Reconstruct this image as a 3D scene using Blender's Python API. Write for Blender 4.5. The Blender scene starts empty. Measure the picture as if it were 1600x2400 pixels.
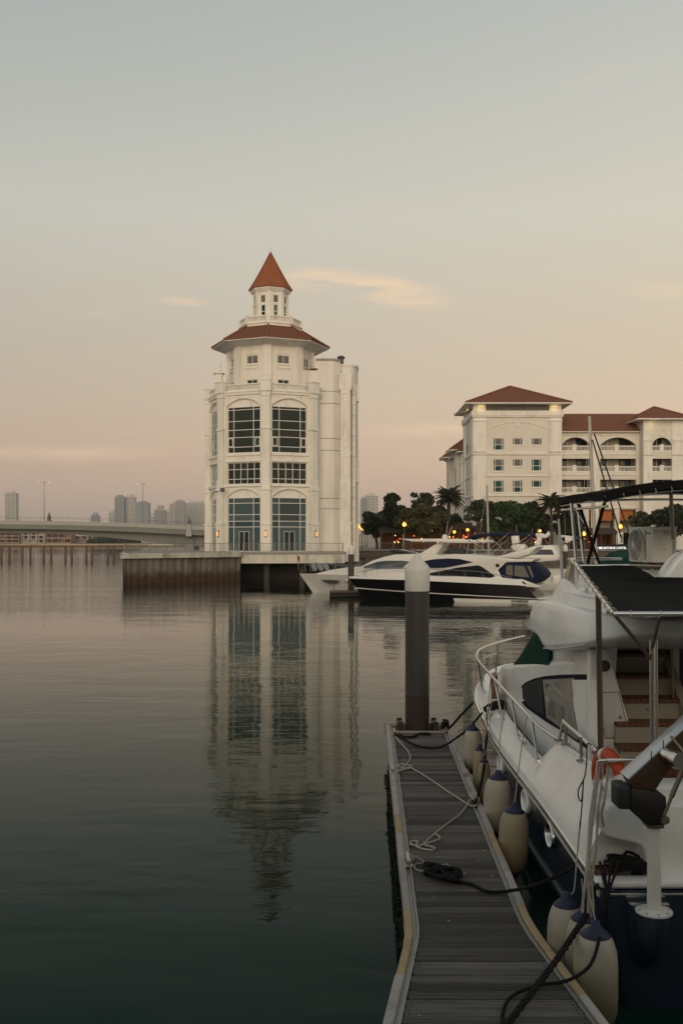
import bpy, bmesh, math, random
from mathutils import Vector, Matrix
random.seed(7)
# dusk sky by sine of elevation, away from and towards the afterglow
SKY_COLD = [(0, (177,157,143)), (.04, (186,164,148)), (.09, (194,171,152)), (.14, (191,176,159)), (.2, (189,180,166)), (.31, (192,191,181)), (.47, (164,171,168)), (.65, (143,152,155)), (1, (116,126,134))]
SKY_WARM = [(0, (204,175,153)), (.04, (218,187,161)), (.09, (228,197,168)), (.14, (222,199,171)), (.2, (218,200,176)), (.31, (213,207,191)), (.47, (192,194,187)), (.65, (159,165,165)), (1, (122,131,138))]
SKY_GAIN = 10.1
SC = bpy.context.scene
COL = SC.collection
PI = math.pi
# ------------------------------------------------------------------ camera
HC = 4.2                      # eye height above the water
F = 2400*35/36.0              # focal length in photo pixels (photo 1600 x 2400)
HOR = 1270.0                  # horizon row
cam = bpy.data.cameras.new('camera'); camo = bpy.data.objects.new('camera', cam); COL.objects.link(camo)
camo.location = (0, 0, HC); camo.rotation_euler = (PI/2, 0, 0)
cam.sensor_fit = 'VERTICAL'; cam.sensor_height = 36; cam.sensor_width = 24; cam.lens = 35
cam.shift_y = (HOR-1200)/2400; cam.clip_start = .1; cam.clip_end = 30000
SC.camera = camo
SC.view_settings.view_transform = 'Standard'; SC.view_settings.look = 'None'
SC.view_settings.exposure = .2; SC.view_settings.gamma = 1
SC.render.engine = 'CYCLES'
SC.cycles.use_denoising = True
SC.cycles.max_bounces = 8; SC.cycles.volume_bounces = 1; SC.cycles.transparent_max_bounces = 12
SC.cycles.sample_clamp_indirect = 4.0
def s2l(c):
    return tuple((v/255/12.92 if v/255 <= .04045 else ((v/255+.055)/1.055)**2.4) for v in c)
# ------------------------------------------------------------------ sky
SUN_EL, SUN_AZ = math.radians(13), math.radians(186)      # azimuth clockwise from +Y
W = bpy.data.worlds.new('World'); SC.world = W; W.use_nodes = True
nt = W.node_tree; N = nt.nodes; L = nt.links; N.clear()
def nd(t, **k):
    n = N.new(t)
    for a, b in k.items(): setattr(n, a, b)
    return n
out = nd('ShaderNodeOutputWorld'); bg = nd('ShaderNodeBackground'); L.new(bg.outputs[0], out.inputs[0])
sky = nd('ShaderNodeTexSky', sky_type='NISHITA', sun_disc=False, sun_elevation=math.radians(3), sun_rotation=SUN_AZ)
sky.air_density = 1.5; sky.dust_density = 3.0; sky.altitude = 0
bg.inputs[1].default_value = .1
tc = nd('ShaderNodeTexCoord'); sep = nd('ShaderNodeSeparateXYZ'); L.new(tc.outputs['Generated'], sep.inputs[0])
def math_(op, a, b=None, clamp=False):
    m = nd('ShaderNodeMath', operation=op, use_clamp=clamp)
    for i, v in enumerate((a, b)):
        if v is None: continue
        if hasattr(v, 'links'): L.new(v, m.inputs[i])
        else: m.inputs[i].default_value = v
    return m.outputs[0]
def ramp_(fac, stops):
    r = nd('ShaderNodeValToRGB'); e = r.color_ramp.elements
    while len(e) < len(stops): e.new(.5)
    for el, (p, c) in zip(e, stops): el.position = p; el.color = (*s2l(c), 1)
    L.new(fac, r.inputs[0]); return r.outputs[0]
def mix_(f, a, b, mode='MIX'):
    m = nd('ShaderNodeMix', data_type='RGBA', blend_type=mode)
    for i, v in ((0, f), (6, a), (7, b)):
        if hasattr(v, 'links'): L.new(v, m.inputs[i])
        else: m.inputs[i].default_value = v if i == 0 else (*v, 1)
    return m.outputs[2]
elev = math_('MAXIMUM', sep.outputs[2], 0.0)
cold = ramp_(elev, SKY_COLD)
warm = ramp_(elev, SKY_WARM)
az = math_('ADD', math_('MULTIPLY', sep.outputs[0], 1.15), .42, True)
grad = mix_(az, cold, warm)
# thin drifting cirrus: stretched noise, thin everywhere, plus the two wisps that hang in this part of the sky
mp = nd('ShaderNodeMapping'); mp.inputs['Scale'].default_value = (4.2, 4.2, 30); mp.inputs['Rotation'].default_value = (0, math.radians(6), 0)
L.new(tc.outputs['Generated'], mp.inputs[0])
ns = nd('ShaderNodeTexNoise'); ns.inputs['Scale'].default_value = 1.6; ns.inputs['Detail'].default_value = 7; ns.inputs['Roughness'].default_value = .6
L.new(mp.outputs[0], ns.inputs[0])
nfac = nd('ShaderNodeMapRange', interpolation_type='SMOOTHSTEP'); nfac.inputs[1].default_value = .50; nfac.inputs[2].default_value = .82
L.new(ns.outputs[0], nfac.inputs[0])
def wisp(px, py, rx, ry, tilt):
    # an ellipse of cloud about one direction of the sky (azimuth, elevation in tangent units)
    dx = math_('SUBTRACT', math_('DIVIDE', sep.outputs[0], sep.outputs[1]), (px-800)/F)
    dz = math_('SUBTRACT', math_('DIVIDE', sep.outputs[2], sep.outputs[1]), (HOR-py)/F)
    dz = math_('ADD', dz, math_('MULTIPLY', dx, tilt))
    a = math_('POWER', math_('ABSOLUTE', math_('DIVIDE', dx, rx/F)), 2.0); b = math_('POWER', math_('ABSOLUTE', math_('DIVIDE', dz, ry/F)), 2.0)
    r = math_('SUBTRACT', 1.0, math_('ADD', a, b), True)
    front = math_('GREATER_THAN', sep.outputs[1], .2)
    return math_('MULTIPLY', math_('MULTIPLY', r, r), front)
streak = math_('ADD', math_('MULTIPLY', ns.outputs[0], 3.4), -1.15, True)
w1 = math_('MULTIPLY', wisp(850, 676, 270, 48, .14), streak)
w2 = math_('MULTIPLY', wisp(425, 706, 95, 16, .06), streak)
w3 = math_('MULTIPLY', wisp(1400, 175, 130, 30, -.25), streak)
w4 = math_('ADD', math_('MULTIPLY', wisp(1560, 680, 190, 30, .02), streak), math_('MULTIPLY', math_('ADD', math_('ADD', wisp(100, 1062, 330, 30, .0), wisp(1010, 1008, 300, 26, -.03)), wisp(225, 738, 70, 14, .03)), streak))
band = math_('MULTIPLY', math_('SUBTRACT', .5, elev, True), nfac.outputs[0])
cl = math_('ADD', math_('ADD', math_('MULTIPLY', w1, 2.8), math_('MULTIPLY', w2, .85)), math_('ADD', math_('MULTIPLY', w3, .3), math_('MULTIPLY', w4, .5)), True)
cl = math_('ADD', cl, math_('MULTIPLY', band, .28), True)
withcl = mix_(math_('MULTIPLY', cl, .85), grad, s2l((240, 209, 174)))
gain = mix_(1.0, withcl, (SKY_GAIN,)*3, 'MULTIPLY')
L.new(mix_(.12, gain, sky.outputs[0]), bg.inputs[0])
# ------------------------------------------------------------------ sun (already low and veiled behind the camera)
sl = bpy.data.lights.new('sun', 'SUN'); so = bpy.data.objects.new('sun', sl); COL.objects.link(so)
sl.energy = 1.4; sl.angle = math.radians(42); sl.color = (1, .80, .57)
sd = Vector((math.sin(SUN_AZ)*math.cos(SUN_EL), math.cos(SUN_AZ)*math.cos(SUN_EL), math.sin(SUN_EL)))
so.rotation_euler = sd.to_track_quat('Z', 'Y').to_euler(); so.location = (20, -30, 40)
# ------------------------------------------------------------------ helpers
def U(px, py, Y):             # photo pixel at a depth -> point of the place
    return Vector(((px-800)/F*Y, Y, HC-(py-HOR)/F*Y))
def UX(px, Y): return (px-800)/F*Y
def UZ(py, Y): return HC-(py-HOR)/F*Y
def G(px, py, z):             # photo pixel on a level -> point
    return U(px, py, F*(HC-z)/(py-HOR))
MATS = {}
def mat(name, col, rough=.6, metal=0, var=.12, scale=3.0, bump=0, bscale=40, dirt=None, dirt_amt=.5, dirt_scale=2.0, stretch=(1, 1, 1), emit=None, es=0, spec=.5, coat=0, trans=0, alpha=1, rand=0):
    if name in MATS: return MATS[name]
    m = bpy.data.materials.new(name); m.use_nodes = True; MATS[name] = m
    t = m.node_tree; n = t.nodes; l = t.links; b = n['Principled BSDF']
    b.inputs['Roughness'].default_value = rough; b.inputs['Metallic'].default_value = metal
    b.inputs['Specular IOR Level'].default_value = spec; b.inputs['Coat Weight'].default_value = coat
    b.inputs['Transmission Weight'].default_value = trans; b.inputs['Alpha'].default_value = alpha
    tcn = n.new('ShaderNodeTexCoord'); mpn = n.new('ShaderNodeMapping'); mpn.inputs['Scale'].default_value = stretch
    l.new(tcn.outputs['Object'], mpn.inputs[0])
    nz = n.new('ShaderNodeTexNoise'); nz.inputs['Scale'].default_value = scale; nz.inputs['Detail'].default_value = 5; l.new(mpn.outputs[0], nz.inputs[0])
    mx = n.new('ShaderNodeMix'); mx.data_type = 'RGBA'; l.new(nz.outputs[0], mx.inputs[0])
    mx.inputs[6].default_value = (*[c*(1-var) for c in col], 1); mx.inputs[7].default_value = (*[min(1, c*(1+var)) for c in col], 1)
    c = mx.outputs[2]
    if rand:
        oi = n.new('ShaderNodeObjectInfo'); mr = n.new('ShaderNodeMapRange'); mr.inputs[3].default_value = 1-rand; mr.inputs[4].default_value = 1+rand
        l.new(oi.outputs['Random'], mr.inputs[0]); mm = n.new('ShaderNodeMix'); mm.data_type = 'RGBA'; mm.blend_type = 'MULTIPLY'; mm.inputs[0].default_value = 1
        l.new(c, mm.inputs[6]); l.new(mr.outputs[0], mm.inputs[7]); c = mm.outputs[2]
    if dirt:
        n2 = n.new('ShaderNodeTexNoise'); n2.inputs['Scale'].default_value = dirt_scale; n2.inputs['Detail'].default_value = 8; n2.inputs['Roughness'].default_value = .68
        l.new(mpn.outputs[0], n2.inputs[0])
        r = n.new('ShaderNodeMapRange'); r.inputs[1].default_value = .48; r.inputs[2].default_value = .72; r.inputs[4].default_value = dirt_amt; l.new(n2.outputs[0], r.inputs[0])
        m2 = n.new('ShaderNodeMix'); m2.data_type = 'RGBA'; l.new(r.outputs[0], m2.inputs[0]); l.new(c, m2.inputs[6]); m2.inputs[7].default_value = (*dirt, 1); c = m2.outputs[2]
    l.new(c, b.inputs['Base Color'])
    if bump:
        n3 = n.new('ShaderNodeTexNoise'); n3.inputs['Scale'].default_value = bscale; n3.inputs['Detail'].default_value = 4; l.new(mpn.outputs[0], n3.inputs[0])
        bp = n.new('ShaderNodeBump'); bp.inputs['Strength'].default_value = bump; bp.inputs['Distance'].default_value = .02; l.new(n3.outputs[0], bp.inputs['Height']); l.new(bp.outputs[0], b.inputs['Normal'])
    if emit:
        b.inputs['Emission Color'].default_value = (*emit, 1); b.inputs['Emission Strength'].default_value = es
    return m
ORG = {}
def thing(name, label, cat, loc=(0, 0, 0), group=None, rz=0, local=False):
    o = bpy.data.objects.new(name, None); COL.objects.link(o); o.empty_display_size = .3
    o.location = loc; o.rotation_euler = (0, 0, rz)
    ORG[o.name] = Vector((0, 0, 0)) if local else Vector(loc)
    o['label'] = label; o['category'] = cat
    if group: o['group'] = group
    return o
def tag(o, label=None, cat=None, group=None, kind=None):
    for k, v in (('label', label), ('category', cat), ('group', group), ('kind', kind)):
        if v: o[k] = v
    return o
def children(o): return [c for c in bpy.data.objects if c.parent == o]
def copy_tree(o, loc=None, rz=None, label=None, parent=None):
    c = o.copy(); COL.objects.link(c)
    ORG[c.name] = ORG.get(o.name, Vector((0, 0, 0)))
    if parent: c.parent = parent
    if loc is not None: c.location = loc
    if rz is not None: c.rotation_euler = (0, 0, rz)
    if label: c['label'] = label
    for k in children(o): copy_tree(k, parent=c)
    return c
class MB:
    def __init__(s): s.v = []; s.f = []
    def add(s, vs, fs, M=None):
        o = len(s.v); s.v += [tuple(M @ Vector(p)) if M else tuple(p) for p in vs]; s.f += [tuple(i+o for i in f) for f in fs]; return s
    def box(s, x0, x1, y0, y1, z0, z1, M=None):
        return s.add([(x0,y0,z0),(x1,y0,z0),(x1,y1,z0),(x0,y1,z0),(x0,y0,z1),(x1,y0,z1),(x1,y1,z1),(x0,y1,z1)],
              [(3,2,1,0),(4,5,6,7),(0,1,5,4),(1,2,6,5),(2,3,7,6),(3,0,4,7)], M)
    def prism(s, poly, z0, z1, M=None):           # poly in xy, extruded in z
        n = len(poly)
        return s.add([(p[0],p[1],z0) for p in poly]+[(p[0],p[1],z1) for p in poly],
              [tuple(range(n-1,-1,-1)), tuple(range(n,2*n))]+[(i,(i+1)%n,n+(i+1)%n,n+i) for i in range(n)], M)
    def loft(s, rings, closed=True, caps=True, M=None):
        n = len(rings[0]); vs = [p for r in rings for p in r]; fs = []
        for k in range(len(rings)-1):
            for i in range(n if closed else n-1):
                j = (i+1) % n; fs.append((k*n+i, k*n+j, (k+1)*n+j, (k+1)*n+i))
        if caps and closed:
            fs.append(tuple(range(n-1,-1,-1))); fs.append(tuple(range((len(rings)-1)*n, len(rings)*n)))
        return s.add(vs, fs, M)
    def lathe(s, prof, c=(0,0,0), n=16, M=None, caps=True, ph=0):
        rings = [[(c[0]+r*math.cos(2*PI*i/n+ph), c[1]+r*math.sin(2*PI*i/n+ph), c[2]+z) for i in range(n)] for r, z in prof]
        return s.loft(rings, True, caps, M)
    def tube(s, pts, r, n=8, caps=True, M=None):
        pts = [Vector(p) for p in pts]; rings = []; up = None
        for i, p in enumerate(pts):
            a = pts[max(0, i-1)]; b = pts[min(len(pts)-1, i+1)]; d = (b-a)
            d = d.normalized() if d.length > 1e-9 else Vector((0,0,1))
            if up is None or abs(up.dot(d)) > .98: up = Vector((0,0,1)) if abs(d.z) < .9 else Vector((0,1,0))
            x = d.cross(up).normalized(); y = x.cross(d).normalized(); up = y
            rr = r[i] if isinstance(r, (list, tuple)) else r
            rings.append([tuple(p+x*rr*math.cos(2*PI*k/n)+y*rr*math.sin(2*PI*k/n)) for k in range(n)])
        return s.loft(rings, True, caps, M)
    def build(s, name, m, parent=None, smooth=False, bevel=0, seg=2, ang=35, shift=True, dedupe=False):
        me = bpy.data.meshes.new(name)
        org = ORG.get(root_of(parent).name, Vector((0,0,0))) if (parent and shift) else Vector((0,0,0))
        me.from_pydata([(p[0]-org.x, p[1]-org.y, p[2]-org.z) for p in s.v], [], s.f)
        bm = bmesh.new(); bm.from_mesh(me)
        if dedupe: bmesh.ops.remove_doubles(bm, verts=bm.verts, dist=1e-4)
        bmesh.ops.recalc_face_normals(bm, faces=bm.faces)
        if bevel:
            es = [e for e in bm.edges if len(e.link_faces) == 2 and e.calc_face_angle(0) > math.radians(30)]
            bmesh.ops.bevel(bm, geom=es, offset=bevel, offset_type='OFFSET', segments=seg, profile=.5, affect='EDGES', clamp_overlap=True)
        bm.to_mesh(me); bm.free()
        if smooth or bevel:
            me.polygons.foreach_set('use_smooth', [True]*len(me.polygons))
            me.set_sharp_from_angle(angle=math.radians(ang))
        me.materials.append(m); me.update()
        o = bpy.data.objects.new(name, me); COL.objects.link(o)
        if parent: o.parent = parent
        return o
def root_of(o):
    while o.parent: o = o.parent
    return o
def inst(src, parent, M):       # another object sharing the mesh of src (alike pieces)
    o = bpy.data.objects.new(src.data.name.split('.')[0], src.data); COL.objects.link(o); o.parent = parent; o.matrix_local = M; return o
def lerp(a, b, t): return a+(b-a)*t
def interp(x, xs, ys):
    if x <= xs[0]: return ys[0]
    for i in range(len(xs)-1):
        if x <= xs[i+1]: return lerp(ys[i], ys[i+1], (x-xs[i])/(xs[i+1]-xs[i]))
    return ys[-1]
def smooth_path(pts, k=6):      # Catmull-Rom through the points
    pts = [Vector(p) for p in pts]; o = []
    for i in range(len(pts)-1):
        p0 = pts[max(0, i-1)]; p1 = pts[i]; p2 = pts[i+1]; p3 = pts[min(len(pts)-1, i+2)]
        for j in range(k):
            t = j/k; o.append(.5*((2*p1)+(p2-p0)*t+(2*p0-5*p1+4*p2-p3)*t*t+(3*p1-p0-3*p2+p3)*t**3))
    o.append(pts[-1]); return o
def text_mesh(s, size, m, parent, name, M, extrude=.004, spacing=1.0, shear=0, bold=0):
    cu = bpy.data.curves.new(name, 'FONT'); cu.body = s; cu.size = size; cu.extrude = extrude; cu.space_character = spacing; cu.shear = shear; cu.offset = bold
    to = bpy.data.objects.new(name+'_tmp', cu); COL.objects.link(to)
    me = bpy.data.meshes.new_from_object(to.evaluated_get(bpy.context.evaluated_depsgraph_get()))
    bpy.data.objects.remove(to); bpy.data.curves.remove(cu)
    me.materials.clear(); me.materials.append(m); me.name = name
    o = bpy.data.objects.new(name, me); COL.objects.link(o); o.parent = parent; o.matrix_local = M; return o
# ------------------------------------------------------------------ common materials
M_plaster = mat('white_plaster', (.76,.725,.655), .85, var=.06, scale=.6, dirt=(.42,.38,.32), dirt_amt=.5, dirt_scale=.8, stretch=(1,1,.16), bump=.15, bscale=8)
M_trim = mat('plaster_trim', (.79,.76,.69), .8, var=.05, scale=.8, dirt=(.40,.36,.30), dirt_amt=.5, dirt_scale=1.1, stretch=(1,1,.3), bump=.1, bscale=8)
M_tile = mat('terracotta_tile', (.225,.080,.036), .75, var=.25, scale=2.5, dirt=(.14,.05,.03), dirt_amt=.5, dirt_scale=1.2, bump=.3, bscale=12)
M_glass = mat('tinted_glass', (.022,.036,.034), .12, var=.3, scale=.5, spec=.2, rand=.3)
M_teal = mat('teal_glass', (.006,.050,.054), .12, var=.3, scale=.6, spec=.05, rand=.4)
M_glass_lit = mat('pale_glass', (.10,.13,.115), .1, var=.3, scale=.4, spec=.6)
M_frame = mat('white_window_frame', (.72,.72,.68), .5, var=.05)
M_dark = mat('dark_void', (.02,.018,.016), .9)
M_conc = mat('concrete', (.30,.29,.265), .9, var=.15, scale=.8, dirt=(.12,.11,.10), dirt_amt=.5, dirt_scale=.5, bump=.3, bscale=6)
M_steel = mat('stainless_steel', (.62,.61,.58), .22, 1.0, var=.08, scale=8)
M_steel_d = mat('dull_steel', (.40,.39,.36), .35, .9, var=.12, scale=6)
M_gel = mat('white_gelcoat', (.84,.84,.815), .28, var=.025, scale=1.5, dirt=(.52,.50,.44), dirt_amt=.4, dirt_scale=2.2, stretch=(1,1,.4), coat=.25)
M_gel2 = mat('cream_gelcoat', (.66,.655,.615), .4, var=.03, scale=2, dirt=(.5,.47,.40), dirt_amt=.3, dirt_scale=2)
M_navy = mat('navy_hull_paint', (.026,.040,.068), .2, var=.15, scale=1.2, dirt=(.03,.035,.04), dirt_amt=.4, coat=.35)
M_black = mat('black_fabric', (.012,.012,.012), .95, var=.2, scale=30, bump=.25, bscale=300, spec=.15)
M_rubber = mat('black_rubber', (.014,.014,.014), .6, var=.2, scale=10)
M_teak = mat('teak', (.24,.095,.035), .6, var=.25, scale=6, stretch=(1,6,1), dirt=(.12,.055,.025), dirt_amt=.5, dirt_scale=5)
M_rope = mat('grey_rope', (.33,.30,.25), .95, var=.2, scale=20, bump=.5, bscale=90)
M_rope_w = mat('pale_rope', (.46,.43,.36), .95, var=.2, scale=20, bump=.5, bscale=90)
M_rope_b = mat('black_rope', (.017,.016,.016), .95, var=.3, scale=20, bump=.5, bscale=90, spec=.2)
# ================================================================== WATER AND GROUND
def water_mat():
    m = bpy.data.materials.new('sea_water'); m.use_nodes = True; t = m.node_tree; n = t.nodes; l = t.links; b = n['Principled BSDF']
    b.inputs['Base Color'].default_value = (.006, .029, .021, 1); b.inputs['Roughness'].default_value = .9; b.inputs['Specular IOR Level'].default_value = 0
    g = n.new('ShaderNodeNewGeometry')
    def noise(sc, scale, det, rough=.5, dist=0):
        mp = n.new('ShaderNodeMapping'); mp.inputs['Scale'].default_value = sc; l.new(g.outputs['Position'], mp.inputs[0])
        z = n.new('ShaderNodeTexNoise'); z.inputs['Scale'].default_value = scale; z.inputs['Detail'].default_value = det; z.inputs['Roughness'].default_value = rough
        z.inputs['Distortion'].default_value = dist; l.new(mp.outputs[0], z.inputs[0]); return z.outputs[0]
    def mth(op, a, b_):
        k = n.new('ShaderNodeMath'); k.operation = op
        for i, v in enumerate((a, b_)):
            if hasattr(v, 'links'): l.new(v, k.inputs[i])
            else: k.inputs[i].default_value = v
        return k.outputs[0]
    swell = noise((.35, .8, 1), .55, 3, .5, .3)      # slow undulation
    chop = noise((.55, 1.5, 1), 1.6, 4, .55, .4)       # hand-sized ripples
    breeze = n.new('ShaderNodeMapRange'); breeze.inputs[1].default_value = .42; breeze.inputs[2].default_value = .62; breeze.inputs[3].default_value = .25; breeze.inputs[4].default_value = 1.0
    l.new(noise((.012, .05, 1), 1.0, 4, .6, .5), breeze.inputs[0])
    sp_ = n.new('ShaderNodeSeparateXYZ'); l.new(g.outputs['Position'], sp_.inputs[0])      # a cat's paw of wind off the wharf
    def sstep(v, a, b_):
        r = n.new('ShaderNodeMapRange'); r.interpolation_type = 'SMOOTHSTEP'; r.inputs[1].default_value = a; r.inputs[2].default_value = b_; l.new(v, r.inputs[0]); return r.outputs[0]
    paw = mth('MULTIPLY', mth('MULTIPLY', sstep(sp_.outputs[1], 48, 66), sstep(sp_.outputs[1], 330, 240)), sstep(sp_.outputs[0], -7, -14))
    paw = mth('MULTIPLY', paw, mth('MULTIPLY', noise((.03, .22, 1), 1.0, 3, .6, .3), 5.0))
    brz = mth('ADD', breeze.outputs[0], paw)
    h = mth('ADD', mth('MULTIPLY', swell, WATER_SWELL), mth('MULTIPLY', mth('MULTIPLY', chop, brz), WATER_CHOP))
    bp = n.new('ShaderNodeBump'); bp.inputs['Strength'].default_value = 1; bp.inputs['Distance'].default_value = 1
    l.new(h, bp.inputs['Height'])
    fr = n.new('ShaderNodeFresnel'); fr.inputs[0].default_value = 1.33; l.new(bp.outputs[0], fr.inputs['Normal'])
    fac = n.new('ShaderNodeMath'); fac.operation = 'MULTIPLY'; fac.use_clamp = True; l.new(mth('POWER', fr.outputs[0], 1.7), fac.inputs[0]); fac.inputs[1].default_value = 1.68
    gl = n.new('ShaderNodeBsdfGlossy'); gl.inputs['Roughness'].default_value = .02; l.new(bp.outputs[0], gl.inputs['Normal'])
    mx = n.new('ShaderNodeMixShader'); l.new(fac.outputs[0], mx.inputs[0]); l.new(b.outputs[0], mx.inputs[1]); l.new(gl.outputs[0], mx.inputs[2]); l.new(mx.outputs[0], n['Material Output'].inputs[0])
    return m
WATER_SWELL, WATER_CHOP = .026, .0095
MB().add([(-4000,-200,0),(4000,-200,0),(4000,6400,0),(-4000,6400,0)], [(0,1,2,3)]).build('water', water_mat()).__setitem__('kind', 'structure')
ZQ = 3.05                                              # level of the quay
M_pave = mat('paving_stone', (.24,.22,.19), .85, var=.15, scale=.4, dirt=(.12,.11,.1), dirt_amt=.4, dirt_scale=.3)
M_shore = mat('shore_earth', (.10,.09,.07), .95, var=.3, scale=.02)
M_sand = mat('sand', (.42,.30,.19), .95, var=.2, scale=.03)
q = MB().prism([(-1.5,121.5),(2.2,121.5),(2.2,140),(160,140),(160,420),(-26,420),(-26,330),(-8,330),(-8,133),(-1.5,133)], -1.5, ZQ).build('promenade', M_pave); q['kind'] = 'structure'
MB().prism([(-4000,1050),(-330,900),(-120,940),(-60,1010),(200,1300),(4000,1500),(4000,6300),(-4000,6300)], -1.5, 1.3).build('far_shore', M_shore)['kind'] = 'structure'
MB().prism([(-300,904.5),(-225,920),(-205,924),(-140,936),(-118,941),(-110,960),(-330,925)], 1.0, 2.5).build('beach', M_sand)['kind'] = 'structure'
MB().prism([(-112,942.5),(-90,966),(-60,1012),(-60,1050),(-110,990)], 1.0, 2.3).build('beach', M_sand)['kind'] = 'structure'
# the quay the photographer stands on, an unseen building added behind to shade the near boat, and the walkway pontoon the finger branches from
MB().prism([(-60,-40),(90,-40),(90,1.6),(-60,1.6)], -1.5, 2.6).build('quay', M_pave)['kind'] = 'structure'
qb = thing('shading_building', 'unseen two storey building added behind the viewpoint to shade the near boat', 'building', (10, -14, 2.6))
MB().box(-45, 80, -26, -9, 2.6, 9.2).build('wall', mat('added_wall_render', (.42,.40,.36), .9, var=.1, scale=.3), qb)
MB().box(-46, 81, -26.5, -8.2, 9.2, 9.5).build('roof', M_tile, qb)
wb = None
for fl in range(2):
    for i in range(24):
        w_ = Matrix.Translation((-45+3+i*5.2-10, -9.0+14, 1.0+fl*3.8))
        if wb is None: wb = MB().box(-1.2, 1.2, -.1, .06, 0, 2.4).build('window', M_glass, qb, shift=False); wb.matrix_local = w_
        else: inst(wb, qb, w_)
MB().box(-30, 40, 2.6, 5.6, .2, .58).build('walkway_pontoon', M_pave)['kind'] = 'structure'
# quay wall of big blocks in front of the promenade
qw = thing('quay_wall', 'dark weathered stone quay wall behind the moored yachts', 'wall', (40, 139.6, 0))
M_qw = mat('quay_stone', (.12,.10,.08), .95, var=.3, scale=.6, dirt=(.04,.035,.03), dirt_amt=.7, dirt_scale=.6, rand=.25)
blk = None
for r in range(3):
    for i in range(26):
        x = 2.4+i*1.6+(.8 if r % 2 else 0); z = .05+r*.95
        b = MB().box(0, 1.57, -.35, .35, 0, .92)
        if blk is None: blk = b.build('stone_block', M_qw, qw, bevel=.03, seg=1, shift=False); blk.matrix_local = Matrix.Translation((x-40, .05*random.random(), z))
        else: inst(blk, qw, Matrix.Translation((x-40, .05*random.random(), z)))
MB().box(2.4, 60, 139.1, 140.2, 2.92, 3.12).build('coping', M_conc, qw, bevel=.02)

# ================================================================== WHITE OCTAGONAL TOWER
TX, TY = -8.5, 119.5
tw = thing('octagonal_tower', 'white octagonal tower with red tiled spire and tall arched windows on the water', 'tower', (TX, TY, ZQ))
def octa(R, ph=0): return [(TX+R*math.sin(k*PI/4+ph), TY-R*math.cos(k*PI/4+ph)) for k in range(8)]
RB = 7.42
AP = RB*math.cos(PI/8)                      # apothem: distance of a face
SIDE = 2*RB*math.sin(PI/8)
def face_M(k, ap=None, z=0):                # local frame on face k: x along the face, y outward(-), z up
    a = (k+.5)*PI/4; n = Vector((math.sin(a), -math.cos(a), 0)); t = Vector((math.cos(a), math.sin(a), 0))
    o = Vector((TX, TY, z))+n*(AP if ap is None else ap)
    return Matrix(((t.x, -n.x, 0, o.x), (t.y, -n.y, 0, o.y), (t.z, 0, 1, o.z), (0, 0, 0, 1)))
def arch_pts(w, zb, zs, zc, n=14):          # opening outline: half width w, spring zs, crown zc
    p = [(-w, zb), (w, zb)]
    h = zc-zs; R = (w*w+h*h)/(2*h); cz = zc-R; a0 = math.asin(min(1, w/R))
    for i in range(n+1):
        a = lerp(a0, -a0, i/n); p.append((R*math.sin(a), cz+R*math.cos(a)))
    return p
def wall_with_holes(mb, w, z0, z1, holes, th, M, y0=0):
    # plane wall (local x,z) with openings, front at y=y0, back at y0+th, built by triangulating outline + holes
    bm = bmesh.new()
    loops = [[(-w, z0), (w, z0), (w, z1), (-w, z1)]]+holes
    for lp in loops:
        vs = [bm.verts.new((x, y0, z)) for x, z in lp]
        for i in range(len(vs)): bm.edges.new((vs[i], vs[(i+1) % len(vs)]))
    bmesh.ops.triangle_fill(bm, use_beauty=True, use_dissolve=False, edges=bm.edges)
    ret = bmesh.ops.extrude_face_region(bm, geom=bm.faces[:])
    bmesh.ops.translate(bm, verts=[v for v in ret['geom'] if isinstance(v, bmesh.types.BMVert)], vec=(0, th, 0))
    bm.verts.index_update()
    mb.add([v.co[:] for v in bm.verts], [[v.index for v in f.verts] for f in bm.faces], M); bm.free()
Z1a, Z1s, Z1c = ZQ+.05, 9.25, 10.15
Z2b, Z2t = 10.75, 13.25
Z3b, Z3s, Z3c = 14.3, 19.6, 20.45
ZTOP = 21.2
WW = 2.12                                    # half width of the windows
walls = MB()
faces_seen = (-2, -1, 0, 1, 2, 5, 3, 4)
for k in range(8):
    holes = [arch_pts(WW, Z1a, Z1s, Z1c), [(-WW, Z2b), (WW, Z2b), (WW, Z2t), (-WW, Z2t)], arch_pts(WW, Z3b, Z3s, Z3c)] if k in (0, 1, 6, 7) else []
    if k == 1: holes = []
    wall_with_holes(walls, SIDE/2-.1, ZQ, ZTOP, holes, .45, face_M(k))
walls.build('wall', M_plaster, tw)
MB().prism(octa(RB-.55), ZTOP-.5, ZTOP-.1).build('terrace_floor', M_conc, tw)
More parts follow.
